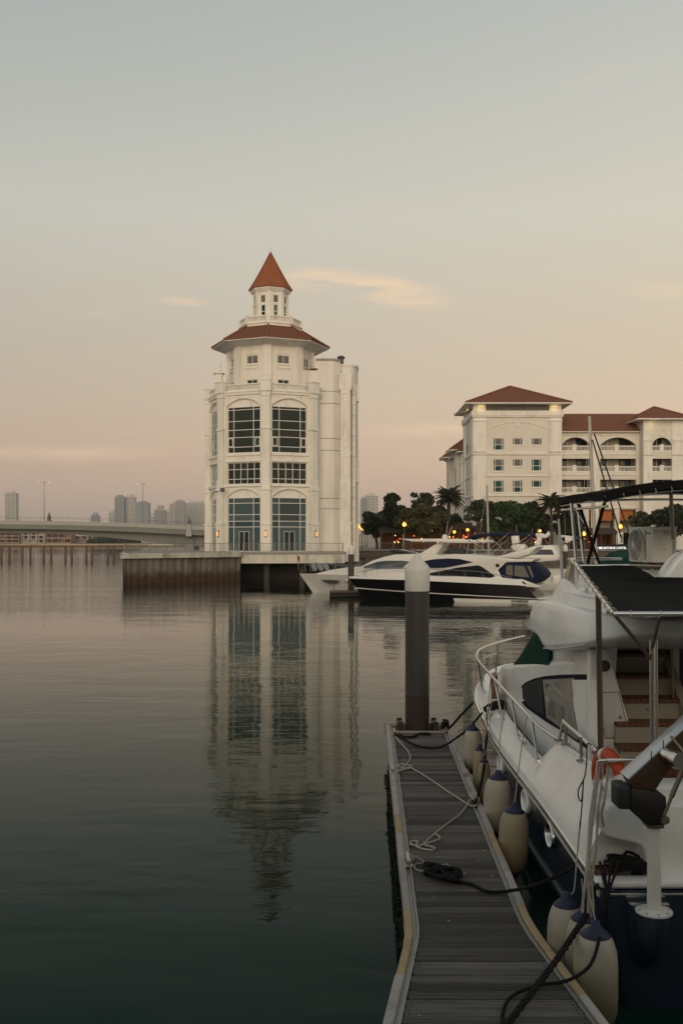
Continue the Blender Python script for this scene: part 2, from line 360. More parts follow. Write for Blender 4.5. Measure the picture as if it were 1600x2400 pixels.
# dark storeys inside, seen through the glass
inn = MB().prism(octa(4.2), ZQ, ZTOP-.6); inn.build('core', mat('interior_wall', (.10,.11,.10), .8, var=.3, scale=.3), tw)
for z in (10.3, 13.8): MB().prism(octa(RB-.7), z, z+.35).build('floor_slab', mat('slab', (.25,.26,.24), .8), tw)
def window_grid(k, xs, zs, zb, zt, w, name, gm, crown=None, parent=tw, ap=AP, d=.22, bar=.07, doors=False):
    M = face_M(k, ap)
    fr = MB()
    for x in xs: fr.box(x-bar/2, x+bar/2, d-.05, d+.06, zb, zt, M)
    for z in zs: fr.box(-w, w, d-.045, d+.055, z-bar/2, z+bar/2, M)
    for x in (-w+.05, w-.05): fr.box(x-.05, x+.05, d-.06, d+.07, zb, zt, M)
    for z in (zb+.04, zt-.04): fr.box(-w, w, d-.055, d+.065, z-.04, z+.04, M)
    f = fr.build(name, M_frame, parent)
    ex = [-w+.1]+sorted(xs)+[w-.1]; ez = [zb+.08]+sorted(zs)+[zt-.08]
    for i in range(len(ex)-1):
        for j in range(len(ez)-1):
            g = MB().box(ex[i]+bar/2*(i > 0), ex[i+1]-bar/2*(i < len(ex)-2), d, d+.02, ez[j]+bar/2*(j > 0), ez[j+1]-bar/2*(j < len(ez)-2), M @ Matrix.Rotation(random.uniform(-.012,.012), 4, 'Z'))
            g.build('pane', gm, f)
    if crown:
        p = arch_pts(w, crown[0]-.02, crown[0], crown[1])
        MB().add([(x, d-.02, z) for x, z in p]+[(x, d+.05, z) for x, z in p], [tuple(range(len(p))), tuple(range(len(p), 2*len(p)))], M).build('tympanum', M_trim, f)
    return f
M_curtain = mat('teal_curtained_glass', (.045,.078,.085), .18, var=.45, scale=2.2, stretch=(6,6,.15), spec=.45, rand=.35)
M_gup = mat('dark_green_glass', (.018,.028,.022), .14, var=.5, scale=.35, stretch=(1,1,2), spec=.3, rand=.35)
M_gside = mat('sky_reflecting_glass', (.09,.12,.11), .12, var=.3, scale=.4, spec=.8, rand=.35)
for k in (6, 7, 0):
    mir = -1 if k == 7 else 1
    s = sorted([mir*-WW*.60, mir*WW*.62])
    side = k == 6
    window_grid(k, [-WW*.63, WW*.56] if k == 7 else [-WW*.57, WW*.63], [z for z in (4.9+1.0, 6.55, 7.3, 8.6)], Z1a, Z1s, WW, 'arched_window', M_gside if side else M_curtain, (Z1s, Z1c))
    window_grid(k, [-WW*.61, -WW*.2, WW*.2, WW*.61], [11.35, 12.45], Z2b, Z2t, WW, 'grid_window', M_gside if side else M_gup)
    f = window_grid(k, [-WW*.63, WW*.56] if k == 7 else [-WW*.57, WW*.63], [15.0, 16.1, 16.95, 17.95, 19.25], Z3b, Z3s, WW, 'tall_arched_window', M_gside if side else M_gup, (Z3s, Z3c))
    M = face_M(k)
    c = MB()
    for sx in (-1, 1): c.box(sx*WW*.8-.28, sx*WW*.8+.28, .1, .16, 15.05, 16.05, M).box(sx*WW*.8-.2, sx*WW*.8+.2, .095, .17, 15.15, 15.95, M)
    d = MB()
    for x in (-.62, -.02, .02, .62): d.box(x-.045, x+.045, .13, .2, Z1a, 5.4, M)
    d.box(-.66, .66, .13, .2, 5.33, 5.42, M)
    door = d.build('door_frame', mat('grey_door_frame', (.38,.39,.38), .5), tw)
    for x in (-.32, .32): MB().box(x-.24, x+.24, .17, .19, Z1a+.02, 5.3, M).build('door_leaf', M_gup, door)
    o = MB().box(-WW*.8-.3, -WW*.8+.3, .12, .17, 15.08, 16.02, M); 
    sash = MB()
    for sx in (-1, 1):
        x = sx*WW*.81
        for a, b_, c_, d_ in ((x-.3, x-.23, 15.07, 16.03), (x+.23, x+.3, 15.07, 16.03), (x-.23, x+.23, 15.07, 15.14), (x-.23, x+.23, 15.96, 16.03)): sash.box(a, b_, .1, .17, c_, d_, M)
    sash.build('casement', M_frame, tw)
    # surrounds: sills and arch mouldings
    t = MB()
    t.box(-WW-.25, WW+.25, -.22, .12, Z2b-.28, Z2b-.02, M).box(-WW-.12, WW+.12, -.14, .1, Z3b-.30, Z3b-.04, M).box(-WW-.1, WW+.1, -.09, .05, Z2t+.06, Z2t+.22, M)
    t.build('window_sill', M_trim, tw)
    for zb, zs, zc in ((Z1a, Z1s, Z1c), (Z3b, Z3s, Z3c)):
        t = MB(); pi_ = arch_pts(WW+.10, zb, zs, zc+.06, 18)[2:]; po = arch_pts(WW+.30, zb, zs, zc+.28, 18)[2:]
        for i in range(len(pi_)-1):
            a, b_, c_, d_ = pi_[i], po[i], po[i+1], pi_[i+1]
            t.add([(p[0], -.10, p[1]) for p in (a, b_, c_, d_)]+[(p[0], .06, p[1]) for p in (a, b_, c_, d_)], [(0,1,2,3),(4,7,6,5),(0,4,5,1),(1,5,6,2),(2,6,7,3),(3,7,4,0)], M)
        for sx in (-1, 1): t.box(sx*(WW+.2)-.1, sx*(WW+.2)+.1, -.09, .05, zb, zs, M)
        t.build('arch_moulding', M_trim, tw)
    for sx in (-1, 1):                                  # small keystones in the spandrels
        MB().add([(sx*1.0-.22, -.1, 20.75), (sx*1.0+.22, -.1, 20.75), (sx*1.0, -.1, 20.5), (sx*1.0-.22, .05, 20.75), (sx*1.0+.22, .05, 20.75), (sx*1.0, .05, 20.5)], [(0,1,2),(3,5,4),(0,3,4,1),(1,4,5,2),(2,5,3,0)], M).build('keystone', M_trim, tw)
# corner piers with stepped panels
def pier_M(k, R):
    a = k*PI/4; n = Vector((math.sin(a), -math.cos(a), 0)); t = Vector((math.cos(a), math.sin(a), 0)); o = Vector((TX, TY, 0))+n*R
    return Matrix(((t.x, -n.x, 0, o.x), (t.y, -n.y, 0, o.y), (0, 0, 1, 0), (0, 0, 0, 1)))
for k in range(8):
    p = MB(); M = pier_M(k, RB)
    for z0, z1, w, y in ((ZQ, 6.1, .74, -.42), (6.1, 6.35, .82, -.5), (6.35, 10.0, .70, -.38), (10.0, 10.3, .80, -.48), (10.3, 11.2, .68, -.36), (11.2, 16.9, .62, -.30), (16.9, 17.15, .74, -.42), (17.15, 20.6, .62, -.30), (20.6, 21.15, .70, -.38), (21.15, 22.35, .82, -.52), (22.35, 22.5, .88, -.58)):
        w *= .74; p.prism([(-w, y), (w, y), (w, .2), (.3, .9), (-.3, .9), (-w, .2)], z0, z1, M)
    pr = p.build('corner_pier', M_trim, tw, bevel=.03, seg=1)
    d = MB()
    for z0, z1, y in ((6.75, 9.7, -.41), (11.5, 16.6, -.33), (17.4, 20.3, -.33)):
        w = .26
        d.box(-w, -w+.06, y, y+.1, z0, z1, M).box(w-.06, w, y, y+.1, z0, z1, M).box(-w+.06, w-.06, y, y+.1, z0, z0+.06, M).box(-w+.06, w-.06, y, y+.1, z1-.06, z1, M)
    d.build('panel_moulding', M_plaster, pr)
# entablature and balustrade of the terrace
def balustrade(k, ap, half, z0, h, n, name, parent, r=.05):
    M = face_M(k, ap)
    b = MB().box(-half, half, -.12, .12, z0, z0+.16, M).box(-half, half, -.14, .14, z0+h-.15, z0+h, M)
    o = b.build(name, M_trim, parent, bevel=.02, seg=1)
    m = MB()
    for i in range(n):
        x = lerp(-half+.12, half-.12, (i+.5)/n)
        m.box(x-r, x+r, -r, r, z0+.16, z0+h-.15, M)
    m.build('baluster', M_plaster, o)['kind'] = 'stuff'
    return o
for k in range(8):
    M = face_M(k)
    MB().box(-SIDE/2, SIDE/2, -.16, .3, ZTOP-.28, ZTOP, M).box(-SIDE/2, SIDE/2, -.24, .3, ZTOP, ZTOP+.14, M).build('cornice', M_trim, tw, bevel=.02, seg=1)
    balustrade(k, AP+.02, SIDE/2-.8, ZTOP+.14, .82, 26, 'balustrade', tw)
# upper drum
RD = 5.15
def drum_M(k, R=RD): return face_M(k, R*math.cos(PI/8))
dh = []
drum = MB(); sd_ = 2*RD*math.sin(PI/8)/2
for k in range(8):
    wall_with_holes(drum, sd_, ZTOP, 27.2, [[(-.72, 24.8), (.72, 24.8), (.72, 25.75), (-.72, 25.75)], [(-.68, 22.1), (.68, 22.1), (.68, 22.95), (-.68, 22.95)]] if k in (6, 7, 0, 1) else [], .35, drum_M(k))
drum.build('drum_wall', M_plaster, tw)
M_lat = mat('lattice_screen', (.30,.29,.27), .7)
for k in (6, 7, 0, 1):
    M = drum_M(k)
    lat = MB()
    for i in range(-14, 15):
        for s in (-1, 1):
            x0 = i*.15; pts = []
            za, zb = 24.82, 25.73
            xa, xb = x0-s*(.46), x0+s*(.46)
            if max(xa, xb) < -.72 or min(xa, xb) > .72: continue
            ca, cb = max(min(xa, .72), -.72), max(min(xb, .72), -.72)
            ta, tb = (ca-xa)/(xb-xa), (cb-xa)/(xb-xa)
            a = Vector((ca, .16, lerp(za, zb, ta))); b_ = Vector((cb, .16, lerp(za, zb, tb)))
            if (a-b_).length < .05: continue
            lat.tube([M @ a, M @ b_], .02, 4)
    w = MB()
    for a, b_, c_, d_ in ((-.72, -.66, 24.8, 25.75), (.66, .72, 24.8, 25.75), (-.66, .66, 24.8, 24.86), (-.66, .66, 25.69, 25.75), (-.03, .03, 24.86, 25.69)): w.box(a, b_, .1, .2, c_, d_, M)
    fr = w.build('lattice_window', M_trim, tw); lat.build('lattice', M_lat, fr)
    MB().box(-.66, .66, .27, .29, 24.86, 25.69, M).build('pane', M_glass, fr)
    w = MB()
    for a, b_, c_, d_ in ((-.68, -.62, 22.1, 22.95), (.62, .68, 22.1, 22.95), (-.62, .62, 22.1, 22.16), (-.62, .62, 22.89, 22.95), (-.03, .03, 22.16, 22.89)): w.box(a, b_, .1, .2, c_, d_, M)
    fr = w.build('terrace_window', M_frame, tw)
    for s in (-1, 1): MB().box(min(s*.03, s*.62), max(s*.03, s*.62), .15, .17, 22.16, 22.89, M).build('pane', M_gup, fr)
    t = MB()
    for x in (-1.0, .9): t.box(x, x+.1, -.06, .05, 24.35, 26.1, M)
    t.box(-.9, .9, -.06, .05, 26.0, 26.1, M).box(-.78, .78, -.12, .05, 24.62, 24.74, M).box(-.78, .78, -.1, .05, 24.28, 24.38, M).box(-.74, .74, -.07, .05, 24.1, 24.18, M)
    t.build('window_surround', M_trim, tw)
for k in range(8):
    M = pier_M(k, RD); p = MB()
    p.prism([(-.50, -.10), (.50, -.10), (.50, .3), (-.50, .3)], ZTOP, 27.1, M); p.prism([(-.56, -.16), (.56, -.16), (.56, .3), (-.56, .3)], 23.35, 23.5, M) if k == 0 else None
    p.build('drum_pilaster', M_plaster, tw, bevel=.03, seg=1)
def oct_ring(R, z): return [(x, y, z) for x, y in octa(R)]
def oct_roof(name, prof, mt, parent=tw):      # prof: (R, z) outward surface from bottom to top
    return MB().loft([oct_ring(r, z) for r, z in prof], True, True).build(name, mt, parent)
# broad skirt roof, tile courses stepped so each row has an edge
def courses(r0, z0, r1, z1, n, lip=.035, flare=0):
    p = []
    for i in range(n):
        t0, t1 = i/n, (i+1)/n
        f = lambda t: (lerp(r0, r1, t)+flare*(1-t)**4, lerp(z0, z1, t))
        a, b_ = f(t0), f(t1); p += [(a[0]+lip, a[1]), (b_[0]+.001, b_[1])]
    return p
soff = MB().loft([oct_ring(r, z) for r, z in ((RD-.2, 26.75), (RD+.15, 26.85), (6.85, 27.28), (7.0, 27.30), (7.0, 27.42), (RD-.2, 27.45))], True, False); soff.build('soffit', M_trim, tw)
rf = oct_roof('skirt_roof', [(6.9, 27.40), (7.12, 27.42)]+courses(7.1, 27.48, 3.55, 29.55, 22), M_tile)
rg = MB()
for k in range(8):
    a, b_ = Vector(oct_ring(7.1, 27.52)[k]), Vector(oct_ring(3.6, 29.6)[k]); rg.tube([a, b_], .11, 6)
rg.build('hip_tile', M_tile, rf)
MB().prism(octa(3.72), 29.3, 29.75).prism(octa(3.86), 29.72, 29.86).build('balcony_slab', M_trim, tw, bevel=.02, seg=1)
RBL = 3.62; sbl = RBL*math.sin(PI/8)
for k in range(8):
    balustrade(k, RBL*math.cos(PI/8), sbl-.2, 29.86, .78, 14, 'balcony_balustrade', tw, .045)
    M = pier_M(k, RBL); MB().prism([(-.24, -.16), (.24, -.16), (.24, .22), (-.24, .22)], 29.80, 30.75, M).build('balcony_pier', M_trim, tw, bevel=.02, seg=1)
RL = 2.12; sl_ = RL*math.sin(PI/8)
lan = MB()
for k in range(8):
    wall_with_holes(lan, sl_, 29.86, 34.0, [[(-.27, 32.55), (.27, 32.55), (.27, 33.35), (-.27, 33.35)], [(-.27, 30.5), (.27, 30.5), (.27, 32.2), (-.27, 32.2)]], .2, face_M(k, RL*math.cos(PI/8)))
lan.build('lantern_wall', M_trim, tw)
for k in (5, 6, 7, 0, 1, 2):
    M = face_M(k, RL*math.cos(PI/8))
    fr = MB().box(-.27, -.22, .06, .14, 30.5, 32.2, M).box(.22, .27, .06, .14, 30.5, 32.2, M).box(-.22, .22, .06, .14, 31.45, 31.52, M).build('lantern_window', M_frame, tw)
    MB().box(-.22, .22, .1, .12, 30.5, 32.2, M).build('pane', M_glass_lit if k in (0, 2) else M_teal, fr)
    lat = MB()
    for i in range(-5, 6):
        for s in (-1, 1):
            xa, xb = i*.12-s*.4, i*.12+s*.4; ca, cb = max(min(xa, .27), -.27), max(min(xb, .27), -.27)
            ta, tb = (ca-xa)/(xb-xa), (cb-xa)/(xb-xa)
            if abs(tb-ta) < .03: continue
            lat.tube([M @ Vector((ca, .08, lerp(32.55, 33.35, ta))), M @ Vector((cb, .08, lerp(32.55, 33.35, tb)))], .016, 4)
    lat.build('lattice', M_lat, tw); MB().box(-.27, .27, .14, .16, 32.55, 33.35, M).build('pane', M_glass, tw)
    MB().box(-.42, .42, -.05, .05, 33.45, 33.58, M).box(-.36, .36, -.05, .05, 32.3, 32.42, M).build('window_surround', M_trim, tw)
for k in range(8): MB().prism([(-.2, -.06), (.2, -.06), (.2, .1), (-.2, .1)], 29.86, 34.0, pier_M(k, RL)).build('lantern_pilaster', M_trim, tw)
MB().loft([oct_ring(r, z) for r, z in ((RL-.1, 33.75), (RL+.1, 33.8), (2.5, 34.15), (2.5, 34.26), (RL-.1, 34.3))], True, False).build('lantern_soffit', M_trim, tw)
M_tile2 = mat('spire_tile', (.31,.10,.036), .75, var=.25, scale=4, dirt=(.18,.06,.03), dirt_amt=.5, dirt_scale=1.5, bump=.3, bscale=14)
sp = oct_roof('spire', [(2.45, 34.26), (2.6, 34.28)]+courses(2.42, 34.32, .04, 38.9, 24, .03, .2), M_tile2)
rg = MB()
for k in range(8): rg.tube([Vector(oct_ring(lerp(2.42, .04, t)+.2*(1-t)**4+.02, lerp(34.36, 38.9, t))[k]) for t in (0, .08, .2, .4, .7, 1)], .06, 5)
rg.lathe([(.1, 38.7), (.12, 38.9), (.02, 39.05)], (TX, TY, 0), 8).build('ridge_tile', M_tile2, sp)
MB().tube([(TX, TY, 38.9), (TX, TY, 39.7)], .018, 5).build('lightning_rod', M_steel_d, tw)
# wall lamps on the piers
M_lamp = mat('amber_glow', (.9,.55,.25), .4, emit=(1,.42,.12), es=.5)
for k in (-1, 0, 1):
    M = pier_M(k, RB); l_ = MB().box(-.1, .1, -.56, -.44, 4.75, 5.5, M).build('wall_lamp', mat('lamp_metal', (.05,.05,.05), .5), tw)
    MB().lathe([(.02, 4.8), (.13, 4.86), (.13, 5.34), (.02, 5.4)], (0, -.6, 0), 8, M).build('lamp_glass', M_lamp, l_)
# floodlight on the left pier
M = pier_M(-1, RB); MB().box(-.4, .05, -1.1, -.8, 9.95, 10.4, M @ Matrix.Rotation(.15, 4, 'Y')).box(-.2, -.14, -.85, -.3, 9.9, 9.98, M).build('floodlight', mat('grey_housing', (.1,.1,.1), .5), tw, bevel=.03)
# stair and lift block on the right of the tower
SY = 116.2
sx = lambda px, y=SY: UX(px, y)
st = MB()
A = [(sx(741), SY), (sx(781), SY), (sx(797), SY+.75), (sx(797), SY+5), (sx(741), SY+5)]
st.prism(A, ZQ-1.2, 25.35); blk_a = st.build('stair_block', M_plaster, tw)
t = MB(); 
for z in (8.1, 9.3, 14.9, 16.3, 20.4, 21.8): t.prism([(A[0][0], SY-.03), (A[1][0]+.02, SY-.03), (A[2][0]+.03, SY+.74), (A[2][0]+.03, SY+1), (A[0][0], SY+1)], z-.05, z+.02)
t.prism([(A[0][0]-.06, SY-.08), (A[1][0]+.04, SY-.08), (A[2][0]+.08, SY+.7), (A[2][0]+.08, SY+5.05), (A[0][0]-.06, SY+5.05)], 25.35, 25.6)
t.build('string_course', M_conc, tw)
# rounded shaft: pier in front and curved back
B = [(sx(797)-.4, SY+1.3), (sx(799), SY+1.2)]
cx, cy, rr = sx(815, SY+4), SY+4.6, 1.36
curve = [(cx+rr*math.cos(a)*.83+.1, cy+rr*2.05*math.sin(a)) for a in [lerp(-PI/2, PI/2, i/12) for i in range(13)]]
MB().prism([(sx(797)-.4, SY+1.6)]+[(sx(800), SY+1.6)]+curve+[(sx(797)-.4, cy+2.6)], ZQ-1.2, 25.0).build('round_shaft', M_plaster, tw, smooth=True)
t = MB().prism([(sx(797)-.45, SY+1.55), (sx(800), SY+1.5)]+[(x+.08, y) for x, y in curve]+[(sx(797)-.45, cy+2.7)], 25.0, 25.25)
t.build('parapet', M_trim, tw)
for z0, z1, w in ((ZQ-1.2, 6.2, .66), (6.2, 6.5, .72), (6.5, 11.5, .62), (11.5, 14.5, .58), (14.5, 14.75, .66), (14.75, 22.0, .58), (22.0, 24.0, .74)):
    MB().box(sx(809)-w, sx(809)+w, SY+.2, SY+1.9, z0, z1).build('shaft_pier', M_trim, tw, bevel=.03, seg=1)
for z0, z1 in ((ZQ-1.2, 6.3), (11.3, 14.2), (21, 23)):
    MB().box(sx(836, SY+3.2)-.2, sx(836, SY+3.2)+.22, SY+3, SY+4.4, z0, z1).build('shaft_pier', M_trim, tw, bevel=.03, seg=1)
MB().box(sx(797.2)-.04, sx(799.5)+.05, SY+1.50, SY+1.62, ZQ, 24.4).build('recess_shade_strip', mat('recess_shade_grey', (.30,.275,.24), .9), tw)  # grey strips paint the shade in the recesses beside the shaft pier
MB().box(sx(821.5, SY+1.95)-.05, sx(821.5, SY+1.95)+.05, SY+1.88, SY+2.1, ZQ, 24.4).build('recess_shade_strip', MATS['recess_shade_grey'], tw)
MB().box(sx(829, SY+2.1)-.16, sx(829, SY+2.1)+.16, SY+1.62, SY+2.4, ZQ, 22.8).build('ladder_recess', M_trim, tw)
for z0, z1 in ((6.9, 11.0), (11.9, 14.2), (15.2, 21.6)):
    m_ = MB(); xc_ = sx(809)
    for a, b_ in ((-.36, -.30), (.30, .36)): m_.box(xc_+a, xc_+b_, SY+.13, SY+.3, z0, z1)
    m_.box(xc_-.30, xc_+.30, SY+.13, SY+.3, z0, z0+.06).box(xc_-.30, xc_+.30, SY+.13, SY+.3, z1-.06, z1).build('panel_moulding', M_plaster, tw)
for i in range(15): MB().box(sx(829, SY+1.6)-.2, sx(829, SY+1.6)+.2, SY+1.5, SY+1.9, 4.6+i*1.22, 4.6+i*1.22+.1).build('ladder_step', M_trim, tw)
for i in range(11): MB().box(sx(797)-.06, sx(797)+.1, SY+1.45, SY+1.58, 4+i*1.9, 5.1+i*1.9).build('slot_window', M_dark, tw)
# link between drum and stair block, roof clutter
MB().box(TX+3.4, sx(745), TY-3.4, TY+1, ZTOP, 24.2).box(TX+5.4, sx(746), TY-3.2, TY+1, 24.2, 24.3).build('link_block', M_plaster, tw)
MB().box(TX+4.9, sx(744), TY-3.6, TY-1, 24.3, 24.42).build('link_roof', M_tile, tw)
v = MB().lathe([(.42, 25.2), (.42, 25.35), (.3, 25.4), (.3, 26.1), (.46, 26.15), (.46, 26.3), (.3, 26.45)], (sx(799, SY+3), SY+3, 0), 10); v.build('roof_vent', mat('vent_metal', (.06,.055,.05), .6), tw, smooth=True)
MB().tube([(sx(755), SY+2, 25.5), (sx(755), SY+2, 26.4)], .02, 4).tube([(sx(836), SY+3, 25), (sx(840), SY+3, 25.3)], .05, 5).build('antenna', M_steel_d, tw)
x0 = TX-6.2
MB().box(x0-.15, x0+.65, TY-2.4, TY-1.6, 22.2, 24.0).box(x0-.35, x0+.85, TY-2.6, TY-1.4, 24.0, 24.15).lathe([(.1, 24.15), (.16, 24.4), (.05, 24.7), (.1, 25.0), (.02, 25.4)], (x0+.45, TY-2, 0), 8).build('chimney', M_trim, tw)
HAZE = .00011
# ================================================================== TOWER PLATFORM
plat = MB().prism([(-21.6,97),(-15.8,102.2),(-10.9,108.3),(-10.9,113),(-4,126),(-8,133),(-26,136),(-24.8,116)], ZQ-.16, ZQ).build('platform_deck', M_conc); plat['kind'] = 'structure'
pw = thing('sheet_pile_wharf', 'rust stained sheet pile wharf with pale concrete edge left of the tower', 'wharf', (-15.8, 102.2, 0))
M_sheet = mat('rusty_sheet_pile', (.17,.15,.12), .9, var=.5, scale=1.1, stretch=(1.5,1.5,.14), dirt=(.028,.020,.014), dirt_amt=.85, dirt_scale=1.1, rand=.3, bump=.3, bscale=10)
def tide_band(m, z0, z1, col):       # rust and weed left by the tide on the lowest part of a wall
    t = m.node_tree; n = t.nodes; l = t.links; b = n['Principled BSDF']; src = b.inputs['Base Color'].links[0].from_socket
    g = n.new('ShaderNodeNewGeometry'); sp_ = n.new('ShaderNodeSeparateXYZ'); l.new(g.outputs['Position'], sp_.inputs[0])
    nz = n.new('ShaderNodeTexNoise'); nz.inputs['Scale'].default_value = 1.3; l.new(g.outputs['Position'], nz.inputs[0])
    ad = n.new('ShaderNodeMath'); ad.operation = 'ADD'; l.new(sp_.outputs[2], ad.inputs[0]); l.new(nz.outputs[0], ad.inputs[1])
    r = n.new('ShaderNodeMapRange'); r.inputs[1].default_value = z1+.5; r.inputs[2].default_value = z0+.5; l.new(ad.outputs[0], r.inputs[0])
    mx = n.new('ShaderNodeMix'); mx.data_type = 'RGBA'; l.new(r.outputs[0], mx.inputs[0]); l.new(src, mx.inputs[6]); mx.inputs[7].default_value = (*col, 1); l.new(mx.outputs[2], b.inputs['Base Color'])
tide_band(M_sheet, .7, 1.5, (.055,.030,.016))
M_edge = mat('pale_edge_beam', (.52,.49,.43), .85, var=.1, scale=.6, dirt=(.13,.09,.06), dirt_amt=.85, dirt_scale=.8, stretch=(1,1,.35))
def seg_iter(P, step):
    for a, b in zip(P[:-1], P[1:]):
        a, b = Vector((*a, 0)), Vector((*b, 0)); d = b-a; n = max(1, round(d.length/step))
        for i in range(n): yield a+d*(i/n), d/n
EP = [(-25.2,116),(-21.25,97.25),(-15.7,102.5),(-10.9,108.5)]
k = 0
for p, d in seg_iter(EP, .42):
    a = math.atan2(d.y, d.x); M = Matrix.Translation(p) @ Matrix.Rotation(a, 4, 'Z'); w = d.length; y = .06 if k % 2 else .20; k += 1
    b = MB().prism([(-.05, .26-y), (.07, y), (w-.07, y), (w+.05, .26-y), (w+.05, .45-y), (w-.1, y+.12), (.1, y+.12), (-.05, .45-y)], -1.5, 2.62, M) if False else MB().add([(0,.13,-1.5),(.08,y,-1.5),(w-.08,y,-1.5),(w,.13,-1.5),(0,.13,2.62),(.08,y,2.62),(w-.08,y,2.62),(w,.13,2.62)], [(0,1,5,4),(1,2,6,5),(2,3,7,6)], M)
    b.build('sheet_pile', M_sheet, pw)
for i, (a, b) in enumerate(zip(EP[:-1], EP[1:])):
    a, b = Vector((*a, 0)), Vector((*b, 0)); d = b-a; n = max(1, int(d.length/3)); an = math.atan2(d.y, d.x); M = Matrix.Translation(a) @ Matrix.Rotation(an, 4, 'Z')
    for j in range(n): MB().box(d.length*j/n+.01, d.length*(j+1)/n-.01, -.3, .35, 2.55, ZQ+.03, M).build('edge_beam', M_edge, pw, bevel=.03, seg=1)
# the tower's own piled base
tb = thing('tower_base', 'white piled concrete base under the tower standing over dark water', 'base', (-5, 110, 0))
bp_ = [(-10.9,108.3),(-2.2,109.3),(.35,110.0),(.5,113.5),(.5,118),(-1.5,126),(-14,126),(-15,113)]
MB().prism(bp_, ZQ-.18, ZQ+.02).build('deck_slab', M_conc, tb)
MB().prism([(p[0]*1, p[1]+.12) for p in bp_[:3]]+[(.4,113.5),(.4,118),(-1.6,125),(-13,125),(-11,112)], 1.85, ZQ-.2).build('edge_wall', mat('stained_white_wall', (.62,.58,.51), .85, var=.08, scale=.5, dirt=(.12,.10,.08), dirt_amt=.75, dirt_scale=.7, stretch=(1,1,.4)), tb)
M_dpile = mat('shade_dark_pile', (.07,.06,.05), .9, var=.3, scale=1)  # pile colour darkened to carry the shade under the deck
for x, y in [(-8.3,110.6),(-4.4,111),(-.7,111.2)]+[(-10+i*2.2, 115) for i in range(5)]+[(-10+i*2.2, 119) for i in range(5)]:
    MB().lathe([(.32,-1.5),(.32,1.9)], (x, y, 0), 10).build('pile', M_dpile, tb, smooth=True)
MB().box(-12.5, -.2, 113.2, 113.6, -1.5, 1.9).build('shade_backing', mat('shade_dark_sheet', (.03,.026,.022), .95, var=.3), tb)  # dark sheet added behind the piles to paint the shade under the deck
def railing(pts, label, name='railing', h=1.0, step=1.6, bars=.14, m=None, grp=None, zb=ZQ):
    m = m or M_rail; t = thing(name, label, 'railing', (*pts[0], zb), grp)
    r = MB(); 
    for a, b in zip(pts[:-1], pts[1:]): r.tube([(*a, zb+h), (*b, zb+h)], .03, 6).tube([(*a, zb+.12), (*b, zb+.12)], .02, 5)
    r.build('rail', m, t)
    pb = MB()
    for p, d in seg_iter(pts, bars): pb.box(p.x-.009, p.x+.009, p.y-.009, p.y+.009, zb+.12, zb+h)
    pb.build('baluster', m, t)['kind'] = 'stuff'
    for p, d in seg_iter(pts, step): MB().box(p.x-.03, p.x+.03, p.y-.03, p.y+.03, zb, zb+h+.02).build('post', m, t)
    return t
M_rail = mat('galvanised_rail', (.22,.215,.20), .5, .4)
railing([(-25.0,115.8),(-21.2,97.5),(-15.7,102.7),(-11.0,108.6)], 'grey metal railing round the edge of the sheet pile wharf')
railing([(-10.7,108.6),(-2.3,109.5),(.1,110.2),(.2,113)], 'grey metal railing along the white base in front of the arched tower doors')
# things on the platform
wt = thing('work_table', 'long white topped work table standing behind the wharf railing', 'table', (-18.6, 103, ZQ))
MB().box(-19.9,-17.3,102.6,103.8,ZQ+.80,ZQ+.86).build('tabletop', M_frame, wt)
for x in (-19.8,-17.4):
    for y in (102.7,103.7): MB().box(x-.03,x+.03,y-.03,y+.03,ZQ,ZQ+.8).build('leg', M_rail, wt)

# ================================================================== ROAD BRIDGE
BY = 330.0; bx = lambda px: (px-800)/F*BY; bz = lambda py: HC-(py-HOR)/F*BY
br = thing('road_bridge', 'long grey concrete road bridge with haunched girder crossing behind the tower', 'bridge', (bx(300), BY, 0))
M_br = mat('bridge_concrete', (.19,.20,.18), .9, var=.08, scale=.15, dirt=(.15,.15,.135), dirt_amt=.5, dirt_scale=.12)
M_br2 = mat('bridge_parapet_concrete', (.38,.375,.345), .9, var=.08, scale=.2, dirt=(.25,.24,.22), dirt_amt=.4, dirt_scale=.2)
XS = [-700, -330, -60, 0, 80, 160, 240, 320, 400, 440, 480, 540, 640, 760]
top = lambda p: interp(p, [-700, 0, 150, 300, 480, 760], [1203, 1219.5, 1221.5, 1225.5, 1233.5, 1247])
bot = lambda p: interp(p, [-700, -60, 0, 100, 160, 232, 290, 346, 420, 440, 470, 540, 640, 760], [1262, 1252, 1250, 1250, 1252.5, 1257.5, 1263, 1270, 1279, 1280, 1279, 1270, 1262, 1262])
def girder(f_top, f_bot, y0, y1, name, m):
    rings = []
    for p in XS: rings.append([(bx(p), y0, bz(f_bot(p))), (bx(p), y0, bz(f_top(p))), (bx(p), y1, bz(f_top(p))), (bx(p), y1, bz(f_bot(p)))])
    return MB().loft(rings).build(name, m, br)
for p0, p1 in zip(XS[:-1], XS[1:]):
    rings = [[(bx(p)+e, BY, bz(top(p)+9.3)), (bx(p)+e, BY, bz(top(p))), (bx(p)+e, BY+.4, bz(top(p))), (bx(p)+e, BY+.4, bz(top(p)+9.3))] for p, e in ((p0, .02), (p1, -.02))]
    MB().loft(rings).build('parapet', M_br2, br)
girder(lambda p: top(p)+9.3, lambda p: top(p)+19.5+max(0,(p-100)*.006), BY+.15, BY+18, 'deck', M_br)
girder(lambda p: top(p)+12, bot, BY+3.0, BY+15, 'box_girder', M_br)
girder(lambda p: top(p), lambda p: top(p)+9.3, BY+17.7, BY+18.1, 'parapet', M_br2)
